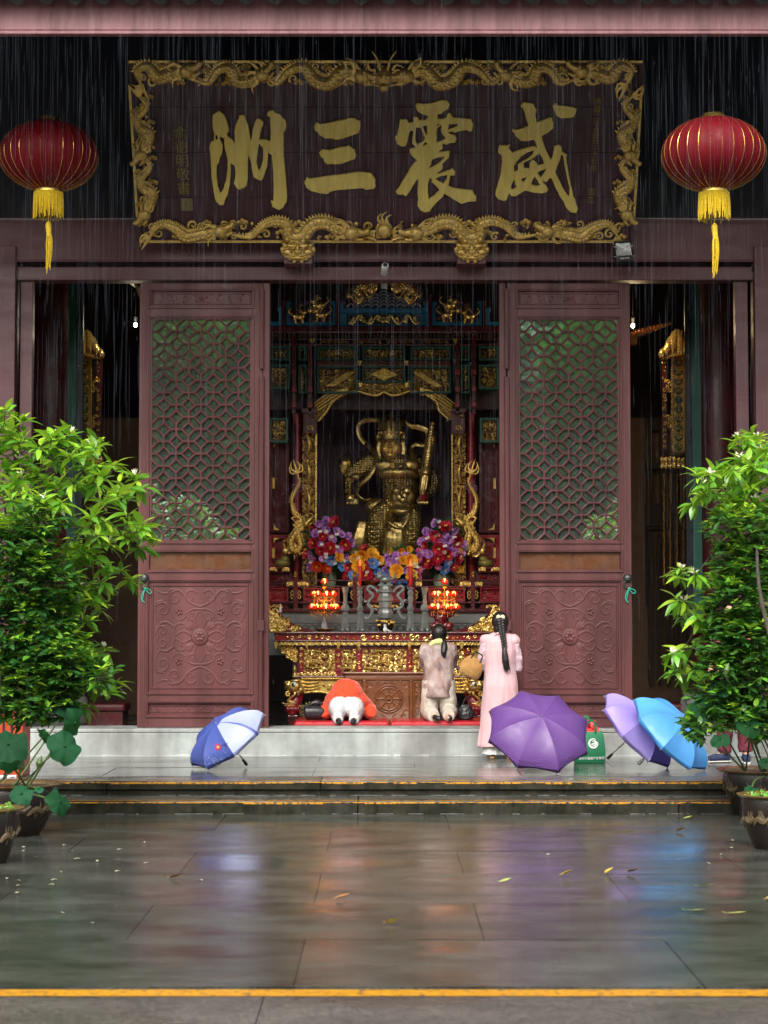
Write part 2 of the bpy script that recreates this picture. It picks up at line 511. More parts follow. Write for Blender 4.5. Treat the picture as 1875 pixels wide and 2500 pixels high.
# two stone steps, each laid from long blocks
def step(name, y0, y1, z0, z1, joints, seed, lip=0.0):
 root = MB().box(-9, 9, y0 + 0.12, y1, z0 - 0.02, z1 - 0.05)
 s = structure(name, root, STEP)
 r = random.Random(seed)
 for a, b in zip(joints[:-1], joints[1:]):
  q = MB()
  if lip:
   q.box(a + .004, b - .004, y0, y1 - .01, z0 + (z1 - z0) * 0.42, z1)
   q.box(a + .004, b - .004, y0 + lip, y1 - .01, z0 - 0.01, z0 + (z1 - z0) * 0.42 - 0.004)
  else:
   q.box(a + .004, b - .004, y0, y1 - .01, z0 - 0.01, z1)
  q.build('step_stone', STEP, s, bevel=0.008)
 q = MB(); x = joints[0]
 while x < joints[-1]:
  w = r.uniform(0.25, 0.6)
  q.add([(x, y0 + .006, z1 + .004), (x + w, y0 + .006, z1 + .004), (x + w, y0 + r.uniform(.055, .085), z1 + .004), (x, y0 + r.uniform(.055, .085), z1 + .004)], [(0, 1, 2, 3)])
  x += w
 q.build('painted_line', YELLOW_OLD, s)
 q = MB(); x = joints[0]  # paint that ran over the edge onto the riser
 while x < joints[-1]:
  w = r.uniform(0.12, 0.4); dz = r.uniform(0.006, 0.020)
  q.add([(x, y0 - .004, z1 - .008), (x + w, y0 - .004, z1 - .008), (x + w, y0 - .004, z1 - .008 - dz), (x, y0 - .004, z1 - .008 - dz)], [(0, 1, 2, 3)])
  x += w
 q.build('paint_drip', YELLOW_OLD, s)
 return s
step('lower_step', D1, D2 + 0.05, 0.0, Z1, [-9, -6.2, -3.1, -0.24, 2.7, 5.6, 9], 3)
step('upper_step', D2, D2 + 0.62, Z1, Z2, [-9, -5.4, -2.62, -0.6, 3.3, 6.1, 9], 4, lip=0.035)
porch = structure('porch_floor', MB().box(-9, 9, D2 + 0.4, DS + 0.5, 0.0, Z2 - 0.05), PORCH)
slab_rows(porch, [D2 + 0.61, D2 + 1.75, D2 + 2.6, DS + 0.03], Z2, PORCH, [-0.70, 0.32], 2.05, 8.6, 0.09, gap=0.005, tilt=0.0008)
# drifting water lines at the foot of the steps: pale strips added for splash foam
def foam(name, y, z, w, seed, parent):
 r = random.Random(seed); q = MB(); x = -6.0
 while x < 6:
  l = r.uniform(.02, .16)
  if r.random() < .35: q.add([(x, y - r.uniform(.2, 1) * w, z), (x + l, y - r.uniform(.2, 1) * w, z), (x + l, y, z + .002), (x, y, z + .002)], [(0, 1, 2, 3)])
  x += l
 q.build(name, M('foam_white', (.24, .25, .245), .4, var=.5, scale=30), parent, kind='stuff')
foam('foam_seam', D1 - .003, .004, .022, 1, court)
foam('foam_seam', D2 + .030, Z1 + .062, .014, 2, court)
foam('foam_seam', D2 - .003, Z1 + .005, .016, 3, court)
sill = structure('threshold', MB().box(-9, 9, DS + 0.02, DH, 0.2, ZS - 0.04), SILL)
for a, b in zip([-9, -4.6, 4.75], [-4.6, 4.75, 9]):
 q = MB(); q.box(a + .002, b - .002, DS, DH - .01, Z2 - 0.02, ZS - 0.045); q.box(a + .002, b - .002, DS - 0.006, DH, ZS - 0.041, ZS)
 q.build('threshold_stone', SILL, sill, bevel=0.008)
q = MB(); x = -9; r = random.Random(5)
while x < 9:
 w = r.uniform(.03, .14); h = r.uniform(.004, .022)
 q.add([(x, DS - r.uniform(.006, .022), Z2 + .001), (x + w, DS - r.uniform(.006, .022), Z2 + .001), (x + w, DS, Z2 + h), (x, DS, Z2 + h)], [(0, 1, 2, 3)]); x += w * 0.9
q.build('mortar', SILL, sill, kind='stuff')
hall_floor = structure('hall_floor', MB().box(-9, 9, DH - 0.02, 33, 0.1, ZF), HGREY)
# ==== the temple hall
temple = thing('temple_hall', (0, 22.6, 0), 'old temple hall with maroon lattice doors standing open behind a deep eave', 'temple')
def T(mbx, name, mat, **k): return mbx.build(name, mat, temple, **k)
XD = 22.5
def bx(u0, u1, d): return X(u0, d), X(u1, d)
# posts beside the side bays and strips beside the doors (measured at the door plane)
for (u0, u1, v0, d0, d1) in ((-26, 32, 600, 22.36, 22.62), (45, 75, 686, 22.48, 22.62), (1800, 1831, 686, 22.48, 22.62), (1848, 1905, 600, 22.36, 22.62)):
 q = MB(); a, b = bx(u0, u1, d0); q.box(a, b, d0, d1, ZS, Z(v0, d0)); T(q, 'door_post', BEAM, bevel=0.006)  # darker paint than the doors puts tree shade into the posts' colour
for s, (u0, u1) in (('l', (641, 657)), ('r', (1220, 1236))):
 q = MB(); a, b = bx(u0, u1, 22.5); m = (a + b) / 2
 q.box(a, b, 22.50, 22.60, ZS, Z(690, 22.5)); T(q, 'door_jamb', WOOD, bevel=0.005)
 q = MB(); xx = a - 0.012 if s == 'l' else b + 0.012
 zz = [ZS, Z(1520, 22.46), Z(1490, 22.46), Z(920, 22.46), Z(900, 22.46), Z(705, 22.46)]
 q.tube([(xx, 22.47, zz[0]), (xx, 22.47, zz[1])], 0.026, 8); q.tube([(xx, 22.47, zz[1] + .02), (xx, 22.47, zz[3])], 0.030, 8)
 q.tube([(xx, 22.47, zz[4]), (xx, 22.47, zz[5])], 0.026, 8)
 q.box(xx - .035, xx + .035, 22.44, 22.5, zz[1] - .09, zz[1] + .03)
 T(q, 'hinge_pole', WOOD, smooth=True)
q = MB(); q.box(-9, 9, 22.42, 22.66, Z(684, 22.42), Z(651, 22.42)); T(q, 'lintel', BEAM, bevel=0.01)
q = MB(); q.box(-9, 9, 22.58, 22.7, Z(652, 22.58), Z(630, 22.58)); T(q, 'dark_batten', DARKWOOD)
q = MB(); q.box(-9, 9, 22.40, 22.72, Z(637, 22.4), Z(530, 22.4)); q.box(-9, 9, 22.385, 22.41, Z(640, 22.4), Z(634, 22.4)); T(q, 'tie_beam', BEAM, bevel=0.012)
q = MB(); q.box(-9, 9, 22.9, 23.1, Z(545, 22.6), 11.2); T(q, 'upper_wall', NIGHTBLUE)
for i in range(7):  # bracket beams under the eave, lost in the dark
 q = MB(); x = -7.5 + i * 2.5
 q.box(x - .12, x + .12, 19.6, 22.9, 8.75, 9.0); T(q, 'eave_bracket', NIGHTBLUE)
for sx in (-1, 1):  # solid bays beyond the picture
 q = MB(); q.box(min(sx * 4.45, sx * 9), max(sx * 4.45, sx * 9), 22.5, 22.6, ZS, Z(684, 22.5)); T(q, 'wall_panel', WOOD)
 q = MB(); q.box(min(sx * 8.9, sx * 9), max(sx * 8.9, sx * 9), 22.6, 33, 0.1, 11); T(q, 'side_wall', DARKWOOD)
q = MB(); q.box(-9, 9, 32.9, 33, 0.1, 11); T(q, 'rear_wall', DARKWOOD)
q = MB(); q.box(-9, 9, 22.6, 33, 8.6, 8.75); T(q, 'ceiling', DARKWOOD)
# roof: fascia board, soffit, rafters, tiles and the drip tiles along its edge
ZB = Z(84, 18.7)
q = MB(); q.box(-10, 10, 18.70, 18.76, Z(73, 18.7), Z(-14, 18.7)); T(q, 'eave_fascia', FASCIA, bevel=0.006)
q = MB(); q.box(-10, 10, 18.685, 18.78, ZB, Z(75, 18.7)); T(q, 'eave_fascia', FASCIA, bevel=0.008)
def slope(y): return Z(-14, 18.7) + 0.05 + (y - 18.7) * 0.52
q = MB()
for a, b, c, d in ((-11, 11, 18.45, 24.5),):
 vs = [(x, y, slope(y) + h) for h in (0.0, 0.16) for x, y in ((a, c), (b, c), (b, d), (a, d))]
 q.add(vs, [(3, 2, 1, 0), (4, 5, 6, 7), (0, 1, 5, 4), (1, 2, 6, 5), (2, 3, 7, 6), (3, 0, 4, 7)])
T(q, 'roof_deck', TILE)
rf = MB()
for i in range(44):
 x = -9.6 + i * 0.45
 vs = [(xx, y, slope(y) - 0.10 * (1 - h) - 0.001) for h in (0, 1) for xx, y in ((x, 18.8), (x + .09, 18.8), (x + .09, 22.9), (x, 22.9))]
 rf.add(vs, [(3, 2, 1, 0), (4, 5, 6, 7), (0, 1, 5, 4), (1, 2, 6, 5), (2, 3, 7, 6), (3, 0, 4, 7)])
T(rf, 'rafter', DARKWOOD, kind='stuff')
tm = MB()  # one drip tile: curved tongue, and the round capped tile beside it
arc = [(-0.11 + 0.22 * k / 8, -0.055 * (1 - ((k - 4) / 4) ** 2)) for k in range(9)]
tm.prism(arc + [(x, z + 0.02) for x, z in reversed(arc)], -0.02, 0.5)
tip = [(-0.10, 0.0)] + [(-0.10 + 0.2 * k / 8, -0.035 - 0.085 * (1 - ((k - 4) / 4) ** 2)) for k in range(9)] + [(0.10, 0.0)]
tm.prism(tip, -0.035, -0.02)
tm.lathe([(0.062, 0), (0.062, 0.55)], n=12, mat=Matrix.Translation((0.137, -0.03, 0.06)) @ Matrix.Rotation(-pi / 2, 4, 'X'))
tme = tm.mesh('drip_tile', True); tme.materials.append(TILE)
zt = Z(9, 18.6) + 0.12
for i in range(46):
 o = put('drip_tile', tme, temple)
 o.location = Vector((-6.2 + i * 0.272, 18.60, zt)) - temple.location
 o.rotation_euler = (0.48, 0, rng.uniform(-.01, .01))
# -- door leaves
GLASS = bpy.data.materials.new('door_glass'); GLASS.use_nodes = True
nt, b, N, L = nodes_of(GLASS)
nt.nodes.remove(b)
tr = N('ShaderNodeBsdfTransparent'); tr.inputs[0].default_value = (0.80, 0.88, 0.84, 1)
gl = N('ShaderNodeBsdfGlossy'); gl.inputs['Roughness'].default_value = 0.015; gl.inputs['Color'].default_value = (0.78, 0.98, 0.86, 1)
mx = N('ShaderNodeMixShader'); mx.inputs[0].default_value = 0.34
bn = N('ShaderNodeTexNoise'); bn.inputs['Scale'].default_value = 3.0
bp = N('ShaderNodeBump'); bp.inputs['Strength'].default_value = 0.02; bp.inputs['Distance'].default_value = 0.05
L(bn.outputs[0], bp.inputs['Height']); L(bp.outputs[0], gl.inputs['Normal'])
haze = N('ShaderNodeBsdfDiffuse'); haze.inputs[0].default_value = (.30, .37, .33, 1); md = N('ShaderNodeMixShader'); md.inputs[0].default_value = .13  # pale haze painted into the pane for the foliage reflection
L(tr.outputs[0], md.inputs[1]); L(haze.outputs[0], md.inputs[2])
L(md.outputs[0], mx.inputs[1]); L(gl.outputs[0], mx.inputs[2]); L(mx.outputs[0], nt.nodes['Material Output'].inputs['Surface'])
def frame_rings(q, x0, x1, z0, z1, prof, fill=True, mi=0):
 """mitred moulding: prof = [(inset, y)...], outer edge first; the last loop is filled by a panel"""
 vs = []
 for i, y in prof:
  vs += [(x0 + i, y, z0 + i), (x1 - i, y, z0 + i), (x1 - i, y, z1 - i), (x0 + i, y, z1 - i)]
 fs = []
 for k in range(len(prof) - 1):
  for j in range(4):
   n = (j + 1) % 4
   fs.append((k * 4 + j, k * 4 + n, (k + 1) * 4 + n, (k + 1) * 4 + j))
 if fill:
  k = (len(prof) - 1) * 4
  fs.append((k, k + 1, k + 2, k + 3))
 q.add(vs, fs, mi)
def spiral(cx, cz, r, turns, a0, sgn=1, n=22, shrink=0.12):
 return [(cx + r * (1 - (1 - shrink) * t) * cos(a0 + sgn * turns * 2 * pi * t), cz + r * (1 - (1 - shrink) * t) * sin(a0 + sgn * turns * 2 * pi * t)) for t in [k / n for k in range(n + 1)]]
def scroll(q, pts, y, r, flat=0.55, taper=True, mi=0):
 """a carved tendril lying on the plane y, in (x, z)"""
 n = len(pts)
 R = [r * (1.0 - 0.45 * k / (n - 1)) if taper else r for k in range(n)]
 q.tube([(p[0], y, p[1]) for p in pts], R, 6, mi, caps=True, flat=flat, fdir=Vector((0, 1, 0)))
def leafpad(q, x, z, y, l, w, a, mi=0, h=0.006):
 ca, sa = cos(a), sin(a)
 loc = [(0, 0), (l * .3, w * .5), (l * .65, w * .42), (l, 0), (l * .65, -w * .42), (l * .3, -w * .5)]
 P = [(x + p[0] * ca - p[1] * sa, y, z + p[0] * sa + p[1] * ca) for p in loc]
 mid = [(x + t * l * ca, y - h, z + t * l * sa) for t in (0.2, 0.75)]
 q.add(P + mid, [(0, 1, 6), (1, 2, 7, 6), (2, 3, 7), (3, 4, 7), (4, 5, 6, 7), (5, 0, 6)], mi)
def carved_square(q, cx, cz, hw, hh, y):
 """the lotus scroll panel: one quarter mirrored four ways around a rosette"""
 S = hw / 0.5
 for mxs in (1, -1):
  for mzs in (1, -1):
   def put_s(pts, r): scroll(q, [(cx + mxs * p[0] * S, cz + mzs * p[1] * hh / 0.5) for p in pts], y, r)
   put_s(spiral(0.10, 0.40, 0.075, 1.15, 2.6, -1), 0.013)  # heart curl above
   put_s(smoothpath([(0.0, 0.30, 0), (0.08, 0.33, 0), (0.16, 0.39, 0), (0.13, 0.47, 0), (0.07, 0.475, 0)], 5), 0.015)
   put_s(spiral(0.27, 0.385, 0.078, 1.3, 1.9, -1), 0.013)
   put_s(smoothpath([(0.16, 0.40, 0), (0.22, 0.46, 0), (0.32, 0.47, 0), (0.35, 0.40, 0), (0.33, 0.33, 0)], 5), 0.015)
   put_s(smoothpath([(0.34, 0.44, 0), (0.40, 0.435, 0), (0.47, 0.46, 0)], 4), 0.014)
   put_s(spiral(0.40, 0.27, 0.08, 1.3, 0.6, 1), 0.013)
   put_s(smoothpath([(0.40, 0.36, 0), (0.475, 0.34, 0), (0.49, 0.25, 0), (0.45, 0.16, 0), (0.41, 0.13, 0)], 5), 0.015)
   put_s(smoothpath([(0.29, 0.10, 0), (0.36, 0.145, 0), (0.43, 0.13, 0), (0.485, 0.06, 0), (0.49, 0.015, 0)], 5), 0.016)
   put_s(spiral(0.405, 0.055, 0.07, 1.25, -0.9, 1), 0.013)
   put_s(smoothpath([(0.09, 0.02, 0), (0.18, 0.055, 0), (0.26, 0.02, 0), (0.285, -0.01, 0)], 5), 0.013)
   put_s(smoothpath([(0.27, 0.02, 0), (0.285, 0.07, 0), (0.24, 0.135, 0), (0.20, 0.15, 0)], 5), 0.014)
   put_s(spiral(0.19, 0.085, 0.055, 1.1, 0.8, 1), 0.011)
   put_s(smoothpath([(0.04, 0.10, 0), (0.06, 0.17, 0), (0.03, 0.235, 0), (0.0, 0.26, 0)], 5), 0.013)
   put_s(smoothpath([(0.0, 0.275, 0), (0.07, 0.275, 0), (0.15, 0.23, 0), (0.12, 0.175, 0), (0.06, 0.16, 0)], 5), 0.014)
   put_s(spiral(0.085, 0.215, 0.045, 1.1, -2.2, 1), 0.010)
   put_s(smoothpath([(0.16, 0.20, 0), (0.21, 0.165, 0), (0.27, 0.185, 0), (0.30, 0.235, 0)], 5), 0.011)
   for k in range(5):
    a = k * 2 * pi / 5
    q.ball((cx + mxs * (0.225 + .026 * cos(a)) * S, y, cz + mzs * (0.25 + .026 * sin(a)) * hh / .5), (.017 * S, .008, .017 * S), 8, 5)
   for a in (0.5, 0.8, 1.1):
    leafpad(q, cx + mxs * 0.07 * S, cz + mzs * 0.07 * S, y, 0.13 * S, 0.035 * S, atan2(mzs * sin(a), mxs * cos(a)))
 q.lathe([(0.092 * S, 0.0), (0.088 * S, 0.014), (0.07 * S, 0.018), (0.0, 0.018)], n=24, mat=Matrix.Translation((cx, y, cz)) @ Matrix.Rotation(pi / 2, 4, 'X'))
 for k in range(6):
  a = k * pi / 3
  q.ball((cx + .035 * S * cos(a), y - .02, cz + .035 * S * sin(a)), (.022 * S, .007, .022 * S), 8, 5)
def carved_strip(q, x0, x1, z0, z1, y, r=0.006, mi=0, seed=1):
 """a mirrored band of running scrolls"""
 cx, h, cz = (x0 + x1) / 2, (z1 - z0), (z0 + z1) / 2
 half = (x1 - x0) / 2
 n = max(2, int(half / (h * 0.95)))
 for s in (1, -1):
  for k in range(n):
   xx = cx + s * (k + 0.5) * half / n; up = 1 if k % 2 else -1
   scroll(q, spiral(xx, cz - up * h * 0.08, h * 0.34, 1.35, up * 1.2, s * up, 20), y, r, mi=mi)
   scroll(q, smoothpath([(xx - s * half / n * .55, cz + up * h * .36, 0), (xx, cz - up * h * .44, 0), (xx + s * half / n * .5, cz - up * h * .30, 0)], 6), y, r, mi=mi)
   leafpad(q, xx, cz + up * h * .30, y, h * .32, h * .16, 0.6 * up * s, mi)
   leafpad(q, xx, cz - up * h * .2, y, h * .28, h * .16, pi - 0.8 * up * s, mi)
 for a in range(5): leafpad(q, cx, cz, y, h * .4, h * .2, a * 2 * pi / 5 + .3, mi)
def lattice(q, x0, x1, z0, z1, y, nx, nz, r):
 gx, gz = (x1 - x0) / nx, (z1 - z0) / nz
 def P(i, j): return Vector((x0 + i * gx, y, z1 - j * gz))
 inside = lambda p: x0 - 1e-4 <= p.x <= x1 + 1e-4 and z0 - 1e-4 <= p.z <= z1 + 1e-4
 def bar(a, b):
  if not (inside(a) or inside(b)): return
  d = b - a; lo, hi = 0.0, 1.0
  for (c, dd, mn, mxx) in ((a.x, d.x, x0, x1), (a.z, d.z, z0, z1)):
   if abs(dd) > 1e-9:
    t0, t1 = sorted(((mn - c) / dd, (mxx - c) / dd)); lo, hi = max(lo, t0), min(hi, t1)
  if hi - lo < 0.02: return
  q.tube([a + d * lo, a + d * hi], r, 6, caps=False)
 for i in range(-1, nx + 2):
  for j in range(-1, nz + 2):
   c = P(i, j)
   if (i + j) % 2 == 1:  # a cross
    for dx, dz in ((1, 0), (-1, 0), (0, 1), (0, -1)):
     bar(c, c + Vector((dx * gx * .45, 0, dz * gz * .45)))
   else:  # a diamond
    k = [c + Vector((gx * .55, 0, 0)), c + Vector((0, 0, gz * .55)), c - Vector((gx * .55, 0, 0)), c - Vector((0, 0, gz * .55))]
    for e in range(4): bar(k[e], k[(e + 1) % 4])
def door(u0, u1, hand, y=22.5):
 """one leaf: frame and rails, lattice over glass, brown board, carved boards, ring handle"""
 x0, x1 = bx(u0, u1, y)
 z = lambda v: Z(v, y)
 leaf = thing('door_leaf', ((x0 + x1) / 2, y, ZS), None, None)
 leaf.parent = temple; leaf.location = leaf.location - temple.location
 q = MB()
 w = 0.118
 q.box(x0, x0 + w, y, y + .08, ZS + .004, z(690)); q.box(x1 - w, x1, y, y + .08, ZS + .004, z(690))
 for va, vb in ((690, 709), (748, 775), (1322, 1347), (1392, 1419), (1690, 1716), (1746, 1776)):
  q.box(x0 + w, x1 - w, y + .003, y + .078, max(z(vb), ZS + .004), z(va))
 q.build('frame', WOOD, leaf, bevel=0.005)
 q = MB()
 for k in (0.028, 0.050, 0.072):  # beads run down the stiles
  for xx in (x0 + k, x1 - k): q.box(xx - .006, xx + .006, y - .008, y + .004, ZS + .01, z(693))
 for va, vb in ((709, 748), (775, 1322), (1347, 1392), (1419, 1690), (1716, 1746)):
  frame_rings(q, x0 + w - .03, x1 - w + .03, z(vb) - .03, z(va) + .03, [(0, y + .004), (.006, y - .014), (.018, y - .014), (.022, y - .004), (.032, y - .004), (.040, y + .03)], fill=False)
 q.build('moulding', WOOD, leaf)
 xa, xb = x0 + w, x1 - w
 q = MB(); frame_rings(q, xa - .002, xb + .002, z(748), z(709), [(0, y + .035), (.022, y + .035), (.028, y + .028), (.036, y + .028), (.040, y + .036)]); carved_strip(q, xa + .06, xb - .06, z(741), z(716), y + .034, .007)
 q.build('carved_panel', WOOD, leaf, smooth=True)
 q = MB(); frame_rings(q, xa - .002, xb + .002, z(1746), z(1716), [(0, y + .035), (.022, y + .035), (.028, y + .028), (.036, y + .028), (.040, y + .036)]); carved_strip(q, xa + .05, xb - .05, z(1742), z(1720), y + .034, .008)
 q.build('carved_panel', WOOD, leaf, smooth=True)
 q = MB(); frame_rings(q, xa - .002, xb + .002, z(1690), z(1419), [(0, y + .04), (.006, y + .022), (.032, y + .022), (.040, y + .012), (.052, y + .012), (.058, y + .026)])
 carved_square(q, (xa + xb) / 2, (z(1690) + z(1419)) / 2, (xb - xa) / 2 - .062, (z(1419) - z(1690)) / 2 - .062, y + .024)
 q.build('carved_panel', WOOD, leaf, smooth=True)
 q = MB(); q.box(xa, xb, y + .045, y + .055, z(1392), z(1347)); q.build('brown_board', BROWNP, leaf)
 q = MB(); lattice(q, xa + .02, xb - .02, z(1318), z(779), y + .030, 8, 18, 0.0125)
 for p in ((xa + .012, z(1322), z(775)), (xb - .012, z(1322), z(775))): q.box(p[0] - .012, p[0] + .012, y + .018, y + .045, p[1], p[2])
 for p in (z(1320), z(777)): q.box(xa, xb, y + .018, y + .045, p - .010, p + .010)
 q.build('lattice', WOOD, leaf, smooth=True)
 q = MB(); q.box(xa, xb, y + .055, y + .061, z(1322), z(775)); q.build('glass', GLASS, leaf)
 hx = x0 + .075 if hand < 0 else x1 - .045
 hz = z(1412)
 q = MB(); q.lathe([(0.052, 0), (0.050, .012), (0.036, .030), (0.012, .038), (0, .038)], n=16, mat=Matrix.Translation((hx, y - .004, hz)) @ Matrix.Rotation(pi / 2, 4, 'X'))
 q.ball((hx - .018, y - .03, hz + .012), .011, 8, 5); q.ball((hx + .018, y - .03, hz + .012), .011, 8, 5); q.ball((hx, y - .036, hz - .014), (.026, .014, .012), 8, 5)
 ring = [(hx + .044 * cos(a), y - .022, hz - .068 + .048 * sin(a)) for a in [2 * pi * k / 20 for k in range(21)]]
 q.tube(ring, .007, 6, caps=False)
 q.build('ring_handle', IRON, leaf, smooth=True)
 q = MB()
 cord = M('green_cord', (0.01, 0.36, 0.24), 0.5)
 sg = hand
 q.ball((hx + .01, y - .03, hz - .118), .014, 8, 6)
 q.tube(smoothpath([(hx + .01, y - .03, hz - .118), (hx + .05, y - .035, hz - .122), (hx + .085, y - .03, hz - .15), (hx + .06, y - .03, hz - .17), (hx + .01, y - .03, hz - .125)], 5), .0055, 5)
 q.tube(smoothpath([(hx + .01, y - .03, hz - .118), (hx - .02, y - .034, hz - .17), (hx - .03, y - .03, hz - .23), (hx + .005, y - .03, hz - .275)], 5), .0055, 5)
 q.tube(smoothpath([(hx + .008, y - .03, hz - .118), (hx - .008, y - .034, hz - .18), (hx - .022, y - .03, hz - .26)], 5), .0055, 5)
 q.build('cord', cord, leaf, smooth=True)
 return leaf
door(338, 640, -1)
door(1240, 1541, 1)
# the second leaves folded back inside, seen only through the glass
for x0 in (-2.72, 1.45):
 q = MB(); lattice(q, x0 + .12, x0 + 1.16, Z(1318, 23.1), Z(779, 23.1), 23.1, 8, 18, 0.014)
 q.box(x0, x0 + .12, 23.06, 23.14, ZF, 5.5); q.box(x0 + 1.16, x0 + 1.28, 23.06, 23.14, ZF, 5.5)
 T(q, 'inner_door', WOOD)
# -- inside the hall
CREAM = M('cream_paint', (0.50, 0.40, 0.20), 0.6)
q = MB(); a = at(305, 682, 24.2); c = at(342, 732, 24.2)
q.add([at(300, 680, 23.6), at(322, 680, 23.6), at(352, 760, 24.4), at(352, 718, 24.4)] + [p + Vector((0, .05, .0)) for p in (at(300, 680, 23.6), at(322, 680, 23.6), at(352, 760, 24.4), at(352, 718, 24.4))], [(0, 1, 2, 3), (7, 6, 5, 4), (0, 4, 5, 1), (1, 5, 6, 2), (2, 6, 7, 3), (3, 7, 4, 0)])
T(q, 'cream_beam', CREAM)
p0, p1 = at(385, 905, 24.6), at(540, 782, 24.6)
q = MB(); q.box(p0.x, p1.x, 24.6, 24.68, p0.z, p1.z); T(q, 'cream_board', CREAM)
BRN = M('brown_curtain_wall', (0.11, 0.062, 0.034), 0.7, var=0.15)
q = MB(); pa, pb = at(1480, 1760, 28), at(1740, 1020, 28); q.box(pa.x, pb.x, 28, 28.08, ZF, pb.z); T(q, 'brown_partition', BRN)
q = MB(); pa, pb = at(150, 1760, 28), at(370, 1020, 28); q.box(pa.x, pb.x, 28, 28.08, ZF, pb.z); T(q, 'brown_partition', BRN)
for sx in (-1, 1):
 # round red column with the couplet board (blue face, green edge) wrapped on its inner side
 f = (lambda u: u) if sx > 0 else (lambda u: 1875 - u)
 xc = at(f(1766), 1300, 24.6).x
 q = MB(); q.lathe([(0.36, ZF), (0.36, 8.6)], (xc, 24.75, 0), 32); T(q, 'column', HALLRED, smooth=True)
 q = MB(); q.lathe([(0.40, ZF), (0.47, ZF + .05), (0.50, ZF + .20), (0.46, ZF + .36), (0.38, ZF + .42)], (xc - sx * .06, 24.7, 0), 28); T(q, 'column_base', M('grey_drum_stone', (0.19, 0.19, 0.195), 0.5), smooth=True)
 ua, ub, uc = at(f(1676), 1300, 24.3).x, at(f(1691), 1300, 24.3).x, at(f(1713), 1300, 24.3).x
 q = MB(); q.box(min(ua, ub), max(ua, ub), 24.30, 24.36, Z(1522, 24.3), 7.2); T(q, 'couplet_board', M('dark_blue_lacquer', (0.006, 0.008, 0.016), 0.35))
 q = MB(); q.box(min(ub, uc) + .001, max(ub, uc), 24.27, 24.36, Z(1528, 24.3), 7.2); T(q, 'board_edge', GREENP)
# ==== carving helpers: dragons, clouds, scroll fields
def cloud(q, x, z, y, s, seed=0):
 """a ruyi cloud: three curled knobs"""
 for k, (dx, dz, r) in enumerate(((-.5, 0, .42), (.45, .05, .45), (0, .35, .38))):
  q.lathe([(r * s, 0), (r * s * .95, .22 * s), (r * s * .55, .30 * s), (r * s * .5, .18 * s), (r * s * .25, .34 * s), (0, .36 * s)], n=12, mat=Matrix.Translation((x + dx * s, y, z + dz * s)) @ Matrix.Rotation(pi / 2, 4, 'X'))
def flame(q, x, z, y, a, l, w, bend=0.5, n=5):
 """a thick waving blade of hair or fire"""
 pts, R = [], []
 for k in range(n + 1):
  t = k / n
  aa = a + bend * sin(t * pi * 1.3)
  pts.append((x + l * t * cos(aa), y, z + l * t * sin(aa))); R.append(w * (1 - t) ** .7 + .001)
 q.tube(pts, R, 6, flat=.5, fdir=Vector((0, 1, 0)))
